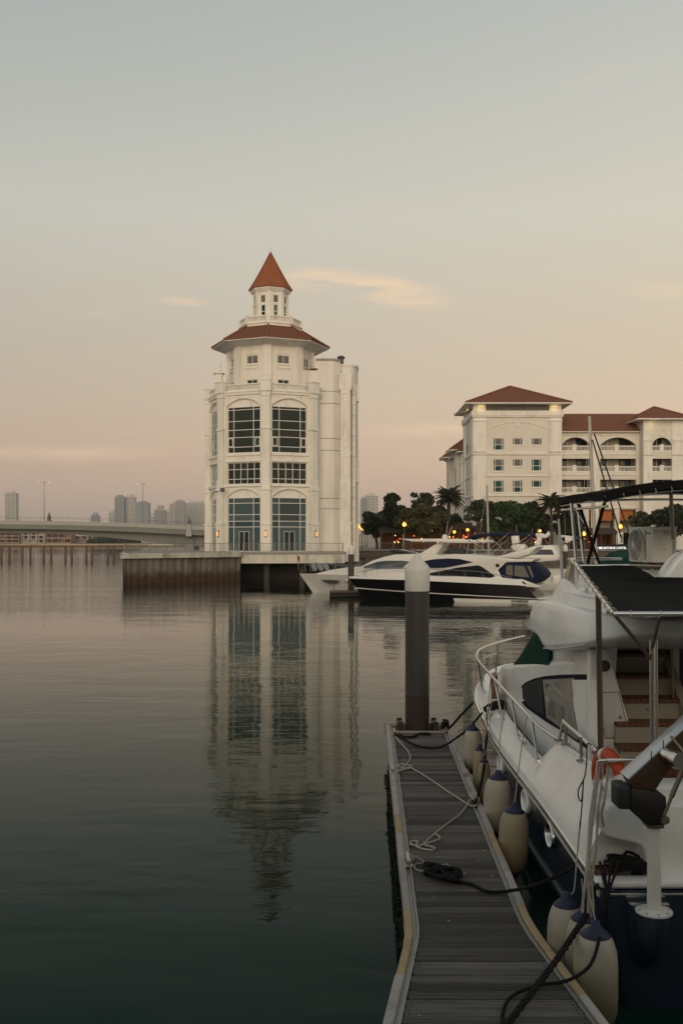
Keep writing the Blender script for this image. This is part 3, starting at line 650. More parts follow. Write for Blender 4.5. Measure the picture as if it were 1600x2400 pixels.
MB().loft([[(bx(436),BY-.6,bz(1257)),(bx(450),BY-.6,bz(1257)),(bx(450),BY+16,bz(1257)),(bx(436),BY+16,bz(1257))],[(bx(438.5),BY-.6,bz(1229)),(bx(448),BY-.6,bz(1229)),(bx(448),BY+2,bz(1229)),(bx(438.5),BY+2,bz(1229))]]).build('pier_head', M_br2, br)
MB().box(bx(434), bx(452), BY+2, BY+16, -1, bz(1262)).build('pier', M_br, br)
MB().box(bx(-330)-2, bx(-330)+2, BY+2, BY+16, -1, bz(1252)).build('pier', M_br, br)
r = MB(); r2 = MB()
for p0, p1 in zip(XS[:-1], XS[1:]):
    a, b = (bx(p0), BY+.25, bz(top(p0)-8.5)), (bx(p1), BY+.25, bz(top(p1)-8.5)); r.tube([a, b], .05, 5); r.tube([(a[0],a[1],a[2]-.5),(b[0],b[1],b[2]-.5)], .03, 4)
    n = max(1, int((bx(p1)-bx(p0))/1.9))
    for i in range(n):
        t = i/n; x, z = lerp(a[0], b[0], t), lerp(a[2], b[2], t); r2.box(x-.04, x+.04, BY+.2, BY+.3, z-1.3, z)
rl = r.build('bridge_rail', M_rail, br); r2.build('rail_post', M_rail, rl)['kind'] = 'stuff'
M_bulb = mat('street_lamp_glow', (1,.8,.5), .4, emit=(1,.78,.45), es=2.2)
for i, (px, lab) in enumerate(((102, 'tall twin armed street lamp on the bridge, nearer the left edge'), (334, 'tall twin armed street lamp on the bridge above the grey high-rises'))):
    z0 = bz(top(px)); zt = bz(1129 if i == 0 else 1133); x = bx(px)
    l_ = thing('street_lamp', lab, 'street lamp', (x, BY+1, z0), 'street lamps on the bridge')
    MB().tube([(x,BY+1,z0-.2),(x,BY+1,zt+.4)], [.14,.07], 8).build('pole', M_rail, l_)
    for s in (-1, 1):
        MB().tube(smooth_path([(x,BY+1,zt-.4),(x+s*.7,BY+1,zt-.05),(x+s*1.6,BY+1,zt)], 3), .045, 5).build('arm', M_rail, l_)
        h = MB().box(x+s*1.4-.1 if s > 0 else x-1.4-.45, x+1.4+.45 if s > 0 else x-1.4+.1, BY+.85, BY+1.15, zt-.02, zt+.1).build('lamp_head', M_rail, l_)
        MB().box(x+s*1.65-.2, x+s*1.65+.2, BY+.88, BY+1.12, zt-.08, zt-.02).build('lamp', M_bulb, h)
for px, py, lab in ((114, 1198, 'stepped dark stone finial on the bridge parapet beside the left lamp'), (443, 1209, 'stepped dark stone finial on the bridge pier close to the tower')):
    z0 = bz(top(px)); x = bx(px); f_ = thing('bridge_finial', lab, 'finial', (x, BY+.9, z0), 'finials on the bridge'); h = bz(py)-z0
    MB().lathe([(.95,0),(.95,.1*h),(.75,.12*h),(.7,.5*h),(.5,.55*h),(.4,.7*h),(.25,.75*h),(.06,h)], (x,BY+.9,z0-.05), 4, ph=PI/4).build('finial_stone', mat('dark_stone', (.14,.12,.10), .9), f_)

# ================================================================== OLD JETTY POSTS (left)
M_post = mat('weathered_timber_post', (.14,.095,.06), .9, var=.3, scale=1.5, stretch=(1,1,.2), dirt=(.03,.025,.02), dirt_amt=.6, dirt_scale=1)
JY = 213; pl = ['far left edge of the photo', None]
pxs = [4, 20, 53, 69, 103, 118, 154, 166, 203, 214, 253, 265]
words_ = ['first', 'second', 'third', 'fourth', 'fifth', 'sixth', 'seventh', 'eighth', 'ninth', 'tenth', 'eleventh', 'last']
base = None
for i, px in enumerate(pxs):
    x = UX(px, JY); lab = words_[i]+' brown jetty post from the left, standing in water under the bridge'
    if base is None:
        t = thing('jetty_post', lab, 'post', (x, JY, 0), 'brown jetty posts under the bridge', local=True)
        MB().lathe([(.30,-1.5),(.28,2.9),(.32,2.9),(.32,3.3),(.1,3.35)], (0,0,0), 10).build('shaft', M_post, t); base = t
    else: copy_tree(base, (x, JY+(i % 2)*.8, random.uniform(-.05,.1)), label=lab)
# ================================================================== FAR SHORE BUILDINGS
M_red = mat('reddish_unfinished_wall', (.25,.13,.085), .95, var=.3, scale=.05); M_grey = mat('pale_block_wall', (.40,.37,.34), .95, var=.15, scale=.05)
def low_block(px0, px1, y0, y1, Y, m, lab):
    t = thing('construction_block', lab, 'building', (UX(px0, Y), Y, 1.6), 'low blocks on the far shore')
    x0, x1, z0, z1 = UX(px0, Y), UX(px1, Y), UZ(y1, Y), UZ(y0, Y)
    MB().box(x0, x1, Y+3, Y+20, z0-3, z1).build('wall', m, t)
    s = MB(); n = max(2, round((z1-z0)/4))
    for i in range(n+1): z = lerp(z0, z1, i/n); s.box(x0, x1, Y, Y+3, z-.3, z+.3)
    s.build('floor_slab', M_grey, t)
    c = MB(); k = int((x1-x0)/6)
    for i in range(k+1): x = lerp(x0, x1, i/k); c.box(x-.5, x+.5, Y+.3, Y+2.9, z0, z1)
    c.build('column', m, t)
    d = MB()
    for i in range(k):
        for j in range(n):
            if random.random() < .6: x = lerp(x0, x1, (i+.5)/k); z = lerp(z0, z1, (j+.5)/n); d.box(x-1.6, x+1.6, Y+2.8, Y+3.2, z-1.3, z+1.2)
    d.build('opening', M_dark, t)
low_block(-80, 44, 1248, 1272, 1005, M_red, 'reddish unfinished low block under the bridge at the left edge')
low_block(50, 104, 1246, 1273, 1010, M_grey, 'paler unfinished low block under the bridge between the reddish ones')
low_block(108, 166, 1250, 1273, 1000, M_red, 'reddish unfinished low block under the bridge nearest the sandy beach')
low_block(172, 222, 1256, 1272, 1030, M_grey, 'pale small building under the bridge beside the dark far trees')
def leafmesh(rng, n, f, size, name, m, parent=None, shift=True, flat=.5):
    mb = MB(); vs = mb.v; fs = mb.f
    for _ in range(n):
        p = f(rng)
        if p is None: continue
        s = size*rng.uniform(.55, 1.35); a = rng.uniform(0, 2*PI); b = rng.uniform(-1.1, 1.1)*flat*2; c = rng.uniform(0, 2*PI)
        u = Vector((math.cos(a)*math.cos(b), math.sin(a)*math.cos(b), math.sin(b)))*s; w = u.cross(Vector((math.cos(c), math.sin(c), .6)))
        if w.length < 1e-5: continue
        w = w.normalized()*s*.55; o = len(vs); p = Vector(p)
        vs += [tuple(p-u), tuple(p+w), tuple(p+u), tuple(p-w)]; fs.append((o, o+1, o+2, o+3))
    return mb.build(name, m, parent, shift=shift)
M_leaf = mat('dark_leaf', (.020,.034,.012), .7, var=.7, scale=.8, rand=.3); M_leaf2 = mat('olive_leaf', (.055,.052,.012), .7, var=.5, scale=.6)
M_leaf3 = mat('grey_green_leaf', (.045,.05,.022), .7, var=.4, scale=.7); M_bark = mat('bark', (.07,.052,.035), .95, var=.3, scale=4); M_leaf4 = mat('deep_green_leaf', (.028,.058,.015), .7, var=.6, scale=.8)
rng = random.Random(5)
o = leafmesh(rng, 2600, lambda r: (lambda px, Y: (UX(px, Y), Y, 1.6+abs(r.gauss(0, 1))*interp(px, [205,230,262,285,330], [3,7,11,8,4])*.55))(r.uniform(205, 330), r.uniform(965, 1010)), 1.6, 'far_trees', M_leaf); tag(o, 'dark green strip of far trees under the bridge girder', 'trees', kind='stuff')
# ================================================================== SKYLINE
M_sk = [mat('pale_render', (.50,.49,.47), .8, var=.05, scale=.02), mat('blue_grey_cladding', (.24,.27,.30), .6, var=.1, scale=.02), mat('mid_grey_render', (.36,.36,.36), .8, var=.08, scale=.02)]
M_win = mat('far_window', (.07,.085,.10), .3, var=.3, scale=.03)
def highrise(px0, px1, ptop, Y, mi, lab, floors=24, bays=6, notch=None, round_=False, cap=0, glass=False):
    x0, x1, zt = UX(px0, Y), UX(px1, Y), UZ(ptop, Y); D = max(20, (x1-x0)*.7)
    t = thing('high_rise', lab, 'high-rise', ((x0+x1)/2, Y, 1.6), 'hazy high-rises on the skyline')
    MB().box(x0+.4, x1-.4, Y+.4, Y+D, 0, zt).build('tower_body', M_win if not glass else M_sk[1], t)
    s = MB(); h = (zt-2)/floors
    for i in range(floors+1):
        z = 2+i*h; s.box(x0, x1, Y, Y+D+.4, z-h*.22, z+h*.22)
    s.build('floor_band', M_sk[mi], t)
    c = MB()
    for i in range(bays+1):
        x = lerp(x0+.6, x1-.6, i/bays); w = (x1-x0)/bays*(.2 if i % 2 else .32); c.box(max(x-w/2, x0-.1), min(x+w/2, x1+.1), Y-.25, Y+D+.1, 0, zt-.2)
    c.build('wall_pier', M_sk[mi], t)
    r = MB(); r.box(lerp(x0,x1,.2), lerp(x0,x1,.75), Y+3, Y+D-3, zt, zt+h*(1.2+cap))
    if cap: r.box(x0-1, lerp(x0,x1,.5), Y+1, Y+D, zt, zt+h*.6)
    r.build('roof_plant', M_sk[mi], t)
    return t
highrise(12, 38, 1156, 2300, 0, 'slim pale hazy high-rise standing alone at the left edge', 30, 4)
highrise(213, 231, 1209, 2600, 1, 'small blue-grey block low above the bridge parapet', 10, 4)
highrise(255, 270, 1201, 2500, 0, 'low pale block adjoining the wide banded high-rise on its left', 12, 3)
highrise(269, 291, 1166, 2200, 1, 'blue-grey half of the wide twin slab high-rise', 30, 4, cap=.6)
highrise(291, 316, 1165, 2215, 0, 'pale balconied half of the wide twin slab high-rise', 30, 4, cap=.5)
highrise(318, 349, 1179, 2100, 1, 'plain dark blue-grey box tower under the right bridge lamp', 22, 8, glass=True)
highrise(349, 364, 1210, 2700, 0, 'low faint block just right of the dark box tower', 9, 3)
highrise(362, 388, 1197, 2450, 2, 'grey mid-height block with stepped roof between two taller towers', 14, 5, cap=1.2)
highrise(385, 398, 1200, 2650, 0, 'narrow pale block squeezed left of the grey notched tower', 14, 2)
highrise(397, 414, 1181, 2250, 0, 'light lower half of the grey notched tower', 26, 3)
highrise(410, 431, 1175, 2240, 2, 'taller grey half of the notched tower', 27, 4)
highrise(434, 486, 1179, 2350, 0, 'wide pale gridded slab block partly behind the white tower', 22, 12)
highrise(845, 858, 1169, 2000, 1, 'narrow blue tower part right of the white octagonal tower', 30, 3)
highrise(856, 886, 1162, 2010, 0, 'white balconied high-rise standing between the white tower and the trees', 30, 5, cap=.4)

# ================================================================== EVENING HAZE OVER THE WATER
hz_ = bpy.data.materials.new('evening_haze'); hz_.use_nodes = True; hn = hz_.node_tree.nodes; hn.clear()
ho_ = hn.new('ShaderNodeOutputMaterial'); hv = hn.new('ShaderNodeVolumePrincipled'); hv.inputs['Color'].default_value = (.93,.90,.88,1); hv.inputs['Density'].default_value = HAZE; hv.inputs['Anisotropy'].default_value = .2
hz_.node_tree.links.new(hv.outputs[0], ho_.inputs['Volume'])
hb = MB().box(-4300, 4300, -300, 6600, -4, 190).build('haze', hz_); hb['kind'] = 'stuff'
# ================================================================== HOTEL
HY = 150.0
hx = lambda px, Y=HY: UX(px, Y); hz = lambda py, Y=HY: UZ(py, Y)
ho = thing('hotel', 'long white hotel with red tiled hip roofs, small teal windows and arched balconies', 'hotel', (hx(1210), HY, ZQ))
I4 = Matrix.Identity(4)
MWt = mat('hotel_wall', (.70,.66,.58), .85, var=.05, scale=.3, dirt=(.42,.38,.32), dirt_amt=.3, dirt_scale=.25, bump=.1, bscale=6)
def rect(x0, x1, z0, z1): return [(x0, z0), (x1, z0), (x1, z1), (x0, z1)]
x0, x1 = hx(1109), hx(1314); xm = (x0+x1)/2
wins = []
for px0, px1, spec in ((1155, 1180.5, 'ttt'), (1200, 1224, 'sst'), (1244.5, 1269, 'sts')):
    for (pt, tall, short), s in zip(((1027, 1055, 1043), (1076, 1104, 1093), (1126, 1154, 1142)), spec): wins.append((px0, px1, pt, tall if s == 't' else short, s))
def facade(xa, xb, za, zb, holes, Y, th=.4, name='wall', m=MWt, parent=None):
    mb = MB(); c = (xa+xb)/2
    wall_with_holes(mb, (xb-xa)/2, za, zb, [[(x-c, z) for x, z in h] for h in holes], th, Matrix.Translation((c, Y, 0)))
    return mb.build(name, m, parent or ho)
facade(x0, x1, ZQ, 23.9, [rect(hx(a), hx(b), hz(d), hz(c)) for a, b, c, d, s in wins], HY)
for a, b, c, d, s in wins:
    xa, xb, za, zb = hx(a), hx(b), hz(d), hz(c); f = MB(); w = xb-xa
    for x in (xa+.05, xa+w*.2, xa+w*.8, xb-.05): f.box(x-.035, x+.035, HY+.12, HY+.24, za, zb)
    zs = [za+.05, zb-.05]+([za+(zb-za)*.45] if s == 't' else [])
    for z in zs: f.box(xa, xb, HY+.125, HY+.235, z-.035, z+.035)
    fr = f.build('window', M_frame, ho)
    ex = [xa+.08, xa+w*.2, xa+w*.8, xb-.08]; ez = sorted(set([za+.08, zb-.08]+([za+(zb-za)*.45] if s == 't' else [])))
    for i in range(3):
        for j in range(len(ez)-1): MB().box(ex[i]+.03*(i > 0), ex[i+1]-.03*(i < 2), HY+.17, HY+.19, ez[j]+(.03 if j else 0), ez[j+1]-(.03 if j < len(ez)-2 else 0)).build('pane', M_teal if random.random() < .6 else M_gup, fr)
    MB().box(xa-.15, xb+.15, HY-.10, HY+.1, za-.14, za-.02).build('sill', M_trim, fr)
# side and back of the block
MB().box(x0, x0+.4, HY+.45, 162, ZQ, 23.6).box(x1-.4, x1, HY+.45, 162, ZQ, 23.6).box(x0, x1, 161.6, 162, ZQ, 23.6).box(x0+.5, x1-.5, HY+1.5, HY+1.7, ZQ, 23.4).build('side_wall', MWt, ho)
for Y in (153.5, 157.5):
    for z in (8.2, 11.6, 14.9, 18.1): MB().box(x0-.03, x0+.1, Y-.6, Y+.6, z, z+1.7).build('window', M_glass, ho)
t = MB()
for za, zb, d in ((22.95, 23.15, .25), (23.15, 23.95, .35), (17.25, 17.4, .14), (17.4, 17.65, .22), (14.05, 14.22, .16), (11.05, 11.35, .2)):
    t.box(x0-d, x1+d, HY-d, HY+.1, za, zb).box(x0-d, x0+.1, HY+.1, 162, za, zb)
t.build('cornice', M_trim, ho, bevel=.03, seg=1)
for pa, pb in ((1109, 1137), (1287, 1314)):
    t = MB()
    for za, zb, d in ((ZQ, 17.2, .18), (17.7, 22.9, .18), (23.5, 24.9, .1), (22.3, 22.6, .28), (17.7, 18.0, .26)):
        t.box(hx(pa)-d*.5, hx(pb)+d*.5, HY-d, HY+.3, za, zb)
    t.build('pilaster', M_trim, ho, bevel=.03, seg=1)
t = MB()
for Y in (151.5, 160.5): t.box(x0-.18, x0+.1, Y-.9, Y+.9, ZQ, 22.9)
t.box(x0-.05, x0+1.75, HY+.3, HY+1.6, 23.5, 24.9).box(x0-.05, x0+1.6, 160, 162, 23.5, 24.9)
t.build('corner_post', M_trim, ho, bevel=.03, seg=1)
MB().box(hx(1137), hx(1287), HY+.25, HY+.5, 23.95, 24.9).box(x0+.3, x0+.5, HY+1.7, 160, 23.5, 24.9).build('attic_louvre', mat('louvre_dark', (.14,.125,.105), .8), ho)
t = MB()
for i in range(7): t.box(hx(1137), hx(1287), HY+.12, HY+.22, 23.98+i*.13, 24.03+i*.13)
for px in (1186, 1236): t.box(hx(px)-.06, hx(px)+.06, HY+.1, HY+.3, 23.5, 24.9)
t.build('louvre_blade', mat('louvre', (.26,.24,.21), .8), ho)
# medallion and blind arch
m = MB(); 
ring = [(hx(1211.6)+.55*math.cos(a), HY-.06, hz(985.5)+.55*math.sin(a)) for a in [2*PI*i/24 for i in range(25)]]; m.tube(ring, .1, 6)
m.prism([(hx(1211.6)-.2, HY-.14), (hx(1211.6)+.2, HY-.14), (hx(1211.6)+.2, HY+.05), (hx(1211.6)-.2, HY+.05)], hz(999), hz(994)); m.build('medallion', M_trim, ho)
ar = [(lerp(hx(1140), hx(1284), i/24), HY-.03, hz(1006)+1.05*(1-(2*i/24-1)**2)) for i in range(25)]; MB().tube(ar, .07, 5).build('blind_arch', M_trim, ho)
def hip(name, xa, xb, ya, yb, z0, z1, xr0, xr1, yr, parent=ho, n=10, lip=.05):
    # hip roof with stepped tile courses: eave rectangle to a ridge (or a point)
    rings = []
    for i in range(n):
        for t_, e in ((i/n, lip), ((i+1)/n, .002)):
            z = lerp(z0+.08, z1, t_); rings.append([(lerp(xa, xr0, t_)-e, lerp(ya, yr, t_)-e, z), (lerp(xb, xr1, t_)+e, lerp(ya, yr, t_)-e, z), (lerp(xb, xr1, t_)+e, lerp(yb, yr, t_)+e, z), (lerp(xa, xr0, t_)-e, lerp(yb, yr, t_)+e, z)])
    r = MB().loft(rings).build(name, M_tile, parent)
    MB().box(xa-.05, xb+.05, ya-.05, yb+.05, z0-.10, z0+.06).build('eave', M_trim, r)
    h = MB()
    for c in ((xa, ya, xr0), (xb, ya, xr1), (xb, yb, xr1), (xa, yb, xr0)): h.tube([(c[0], c[1], z0+.14), (c[2], yr, z1+.06)], .14, 6)
    if xr1-xr0 > .3: h.tube([(xr0, yr, z1+.06), (xr1, yr, z1+.06)], .15, 6)
    h.build('ridge_tile', M_tile, r)
    return r
hip('hip_roof', x0-1.35, x1+1.35, HY-1.5, 163.5, 24.95, 28.6, xm-.05, xm+.05, 156.5, n=22)
# warm uplights under the eaves
M_up = mat('uplight_glow', (1,.8,.4), .5, emit=(1,.70,.30), es=.55)
for px in (1126, 1298): MB().box(hx(px)-.5, hx(px)+.5, HY-.45, HY-.2, 24.55, 24.63).build('uplight', M_up, ho)
MB().box(x0-.6, x0-.35, 153, 154.2, 24.5, 24.58).build('uplight', M_up, ho)
for px, Y in ((1126, HY-.7), (1298, HY-.7), (1082, 158)):
    l_ = bpy.data.lights.new('eave_light', 'POINT'); l_.energy = 5; l_.color = (1,.72,.34); l_.shadow_soft_size = .3; lo = bpy.data.objects.new('eave_light', l_); COL.objects.link(lo); lo.parent = ho
    lo.location = Vector((UX(px, Y), Y, 24.15))-ORG[ho.name]
# left wing running back
wx0 = x0-.1
MB().box(wx0, wx0+12, 162, 181, ZQ, 18.6).build('wing_wall', MWt, ho)
t = MB()
for z in (17.0, 13.8, 10.6, 18.2): t.box(wx0-.2, wx0+.1, 162, 181, z, z+.3)
for Y in (163, 166.3, 169.6, 173, 176.3, 180.3): t.box(wx0-.25, wx0+.1, Y-.45, Y+.45, ZQ, 18.2)
t.build('wing_pilaster', M_trim, ho)
for Y in (164.6, 168, 171.3, 174.6, 178.3):
    for z in (8, 11.3, 14.5): MB().box(wx0-.04, wx0+.1, Y-.7, Y+.7, z, z+1.8).build('window', M_glass, ho)
hip('wing_roof', wx0-.9, wx0+13, 161.9, 182, 18.9, 22.2, wx0+5.5, wx0+6.5, 172, n=14)
for Y, e in ((167.5, 0), (179, -.25)):
    MB().box(wx0-.7, wx0+3, Y-2, Y+2, ZQ, 19.3+e).build('wing_bay', MWt, ho); hip('bay_roof', wx0-1.9, wx0+4, Y-3.2, Y+3.2, 19.4+e, 21.6+e, wx0+1, wx0+1.1, Y, n=10)
    for z in (8, 11.3, 14.5): MB().box(wx0-.74, wx0-.6, Y-.6, Y+.6, z, z+2).build('window', M_glass, ho)
# balcony wing
BYW = 152.5
bw0, bw1 = x1, UX(1507, BYW)
rows = [(1025.4, 1043, 1057.6), (1075, None, 1106), (1124, None, 1155.6)]
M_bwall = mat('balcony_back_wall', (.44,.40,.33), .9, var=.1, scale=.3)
def balcony_holes(pxa, pxb, Y):
    hs = []
    for cr, spx, fl in rows:
        xa, xb = UX(pxa, Y), UX(pxb, Y); c = (xa+xb)/2
        hs.append([(x+c, z) for x, z in arch_pts((xb-xa)/2, UZ(fl, Y), UZ(spx, Y), UZ(cr, Y))] if spx else rect(xa, xb, UZ(fl, Y), UZ(cr, Y)))
    return hs
def balconies(pxa, pxb, Y, depth=2.6):
    xa, xb = UX(pxa, Y), UX(pxb, Y)
    for i, (cr, spx, fl) in enumerate(rows):
        zf, zc = UZ(fl, Y), UZ(cr, Y); zt = UZ(fl-13, Y)
        if i == 0: zf2 = zf
        # floor slab, back wall with glazed doors
        MB().box(xa-.3, xb+.3, Y+.42, Y+depth, zf-.25, zf).build('balcony_floor', M_conc, ho)
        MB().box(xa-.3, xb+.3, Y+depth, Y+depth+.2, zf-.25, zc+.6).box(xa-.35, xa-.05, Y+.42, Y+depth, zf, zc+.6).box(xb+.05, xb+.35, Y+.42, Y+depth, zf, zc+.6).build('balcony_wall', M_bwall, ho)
        n = 2 if xb-xa > 4 else 1
        for k in range(n):
            c = lerp(xa, xb, (k+.5)/n)+(.4 if k else -.5)*(n > 1); d = MB()
            for x in (-.85, 0, .85): d.box(c+x-.05, c+x+.05, Y+depth-.1, Y+depth-.02, zf, zf+2.25)
            d.box(c-.85, c+.85, Y+depth-.1, Y+depth-.02, zf+2.25, zf+2.35)
            fr = d.build('balcony_door', M_frame if k == 0 else M_dark, ho)
            for x in (-.42, .42): MB().box(c+x-.37, c+x+.37, Y+depth-.06, Y+depth-.04, zf, zf+2.25).build('pane', M_glass_lit if random.random() < .25 else M_gup, fr)
        # balustrade: rail, base, posts, thin bars
        h = zt-zf; b = MB().box(xa, xb, Y+.08, Y+.3, zt-.12, zt+.02).box(xa, xb, Y+.1, Y+.28, zf, zf+.14).build('balustrade', M_trim, ho)
        mid = lerp(xa, xb, .46 if n > 1 else .5); MB().box(mid-.3, mid+.3, Y-.02, Y+.4, zf-.05, zt+.2).build('balustrade_post', M_trim, b)
        q_ = MB(); k = int((xb-xa)/.2)
        for j in range(k): x = xa+(j+.5)*(xb-xa)/k; q_.box(x-.035, x+.035, Y+.15, Y+.22, zf+.14, zt-.12)
        q_.build('baluster', M_trim, b)['kind'] = 'stuff'
for pa, pb in ((1314.5, 1382), (1405.5, 1489)): balconies(pa, pb, BYW)
# ground-floor loggia openings too
log = [rect(UX(a, BYW), UX(b, BYW), ZQ, UZ(1194, BYW)) for a, b in ((1330, 1366), (1379, 1439), (1451, 1489))]
facade(bw0, bw1, ZQ, 21.2, balcony_holes(1314.5+.3, 1382, BYW)+balcony_holes(1405.5, 1489, BYW)+log, BYW)
M_or = mat('orange_curtain', (.40,.13,.025), .8, var=.2, scale=3, stretch=(6,1,.2))
for a, b in ((1330, 1366), (1379, 1439), (1451, 1489)):
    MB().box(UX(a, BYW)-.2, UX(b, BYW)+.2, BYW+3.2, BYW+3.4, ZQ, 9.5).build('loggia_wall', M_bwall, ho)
    if a > 1370: MB().box(UX(a, BYW)+.1, UX(b, BYW)-.2, BYW+.7, BYW+.78, UZ(1220, BYW), UZ(1195, BYW)).build('roller_blind', M_or, ho)
    for i in range(3): x = lerp(UX(a, BYW), UX(b, BYW), (i+.5)/3); MB().box(x-.5, x+.5, BYW+3.1, BYW+3.25, ZQ+.1, ZQ+2.6).build('shop_window', M_gup, ho)
t = MB()
for z, d in ((UZ(1064, BYW), .12), (UZ(1112, BYW), .12), (UZ(1163, BYW), .18), (UZ(1190, BYW), .22), (20.6, .15)): t.box(bw0, bw1, BYW-d, BYW+.1, z-.12, z+.12)
for pa, pb in ((1384, 1402), (1490, 1506)): t.box(UX(pa, BYW), UX(pb, BYW), BYW-.14, BYW+.1, ZQ, 20.4)
t.build('cornice', M_trim, ho, bevel=.02, seg=1)
for pa, pb in ((1314.5, 1382), (1405.5, 1489)): # arch mouldings
    xa, xb = UX(pa, BYW), UX(pb, BYW); c = (xa+xb)/2; p = arch_pts((xb-xa)/2+.06, UZ(1057, BYW), UZ(1043, BYW), UZ(1025, BYW), 18)[2:]
    MB().tube([(x+c, BYW-.02, z+.08) for x, z in p], .09, 5).build('arch_moulding', M_trim, ho)
MB().box(bw0, 70, BYW+6, BYW+6.4, ZQ, 21.2).build('back_wall', MWt, ho)
r = MB(); rings = []
for i in range(16):
    for t_, e in ((i/16, .05), ((i+1)/16, .002)):
        y, z = lerp(BYW-.9, BYW+6, t_)-e, lerp(21.1, 24.6, t_); rings.append([(bw0+.3, y, z), (72, y, z), (72, lerp(BYW+13, BYW+6, t_)+e, z), (bw0+.3, lerp(BYW+13, BYW+6, t_)+e, z)])
r.loft(rings).build('wing_roof', M_tile, ho)
MB().box(bw0, 72, BYW-.8, BYW+.2, 20.95, 21.12).build('eave', M_trim, ho)
# projecting bay
PY = 150.2; pb0, pb1 = UX(1507, PY), UX(1600, PY)
hs = balcony_holes(1527, 1573, PY)
facade(pb0, pb1, ZQ, 22.6, hs, PY); balconies(1527, 1573, PY)
MB().box(pb0, pb0+.4, PY+.42, BYW+4, ZQ, 22.6).box(pb1-.4, pb1, PY+.42, BYW+4, ZQ, 22.6).build('bay_side', MWt, ho)
for pa, pb in ((1507, 1526), (1574, 1600)):
    t = MB()
    for za, zb, d in ((ZQ, 17.0, .2), (17.3, 19.4, .2), (19.4, 19.8, .32), (19.8, 22.4, .16)): t.box(UX(pa, PY)-d*.4, UX(pb, PY)+d*.4, PY-d, PY+.1, za, zb)
    t.build('pilaster', M_trim, ho, bevel=.02, seg=1)
ring = [(UX(1550, PY)+.5*math.cos(a), PY-.04, UZ(1014, PY)+.5*math.sin(a)) for a in [2*PI*i/20 for i in range(21)]]; MB().tube(ring, .09, 6).build('medallion', M_trim, ho)
hip('bay_roof', pb0-1.3, pb1+1.3, PY-1.3, PY+11, 22.65, 25.1, (pb0+pb1)/2-.1, (pb0+pb1)/2+.1, PY+4.5, n=14)
# next stretch beyond the bay, out to the right
MB().box(pb1, 72, BYW, BYW+.4, ZQ, 21.2).build('wall', MWt, ho)
l_ = bpy.data.lights.new('eave_light', 'POINT'); l_.energy = 5; l_.color = (1,.72,.34); l_.shadow_soft_size = .3; lo = bpy.data.objects.new('eave_light', l_); COL.objects.link(lo); lo.parent = ho; lo.location = Vector((UX(1530, 149.4), 149.4, 22.0))-ORG[ho.name]

# ================================================================== TREES ON THE PROMENADE
sparse_ok = lambda nm: nm in ('broadleaf_tree', 'weeping_tree')
def broad_tree(name, lab, px, Y, ztop, zlow, rx, n, leaf, size, seed, mt=M_leaf, clumps=26, ry=None, trunk=.22, show=.0, sparse=1.0, grp='trees along the promenade'):
    r = random.Random(seed); x = UX(px, Y); t = thing(name, lab, 'tree', (x, Y, ZQ), grp)
    rx *= 1.22 if sparse_ok(name) else 1.05; zlow = 4.7 if sparse_ok(name) else zlow; n = int(n*1.6); size *= 1.08
    zc = (ztop+zlow)/2; rz_ = (ztop-zlow)/2; ry = ry or rx
    cl = []
    for _ in range(clumps):
        while True:
            p = Vector((r.uniform(-1,1), r.uniform(-1,1), r.uniform(-1,1)))
            if .35 < p.length < 1: break
        cl.append((Vector((x+p.x*rx*.8, Y+p.y*ry*.8, zc+p.z*rz_*.8)), r.uniform(.16,.34)*(rx+rz_)/2*1.15))
    def f(r_):
        c, s = r_.choice(cl); v = Vector((r_.gauss(0,1), r_.gauss(0,1), r_.gauss(0,1))).normalized()*s*(r_.random()**.45)
        v.z *= .7; return c+v
    leafmesh(r, n, f, size, 'crown', leaf, t)
    tr = MB(); fork = Vector((x+r.uniform(-.2,.2), Y, ZQ+(zlow-ZQ)*.75+.5))
    tr.tube(smooth_path([(x,Y,ZQ-.1),((x+fork.x)/2+.1,Y,(ZQ+fork.z)/2),fork], 3), [trunk*1.3,trunk*1.2,trunk*1.1,trunk,trunk*.95,trunk*.9,trunk*.85], 8)
    tr.build('trunk', M_bark, t)
    br_ = MB()
    for c, s in cl[:14]:
        m_ = fork.lerp(c, .5)+Vector((r.uniform(-.3,.3), r.uniform(-.3,.3), -.25)); br_.tube(smooth_path([fork, m_, c], 3), [trunk*.55, trunk*.5, trunk*.42, trunk*.34, trunk*.26, trunk*.2, trunk*.12], 5)
    br_.build('limb', M_bark, t); return t
broad_tree('broadleaf_tree', 'low dark rounded tree at the left end of the tree row beside the white high-rise', 882, 152, 9.2, 4.1, 2.0, 2600, M_leaf, .34, 1)
broad_tree('broadleaf_tree', 'tall dense dark tree rising second in the row behind the promenade lamp', 921, 149, 11.9, 4.4, 2.9, 5200, M_leaf, .34, 2)
broad_tree('feathery_tree', 'thin feathery tree top showing behind the olive weeping tree', 985, 160, 13.6, 6, 2.0, 1500, M_leaf3, .26, 3, clumps=34)
broad_tree('weeping_tree', 'broad olive green weeping tree lit warm from the lamps below', 993, 142, 9.6, 4.5, 3.5, 5200, M_leaf2, .27, 4, clumps=36)
broad_tree('broadleaf_tree', 'dark bushy tree beneath the tallest palm on the promenade', 1045, 147, 9.6, 4.6, 2.5, 3600, M_leaf, .3, 14)
broad_tree('open_tree', 'open branched tree with sparse leaves and forked bare trunk before the hotel corner', 1120, 141, 10.6, 6.4, 2.3, 1500, M_leaf3, .24, 5, clumps=30, trunk=.2)
broad_tree('broadleaf_tree', 'large dark green round tree in front of the teal hotel windows', 1186, 140, 10.7, 4.4, 2.9, 5200, M_leaf4, .3, 6)
broad_tree('broadleaf_tree', 'dark green tree joining the large round tree on its right side', 1242, 142, 10.2, 4.2, 2.5, 4200, M_leaf, .3, 7)
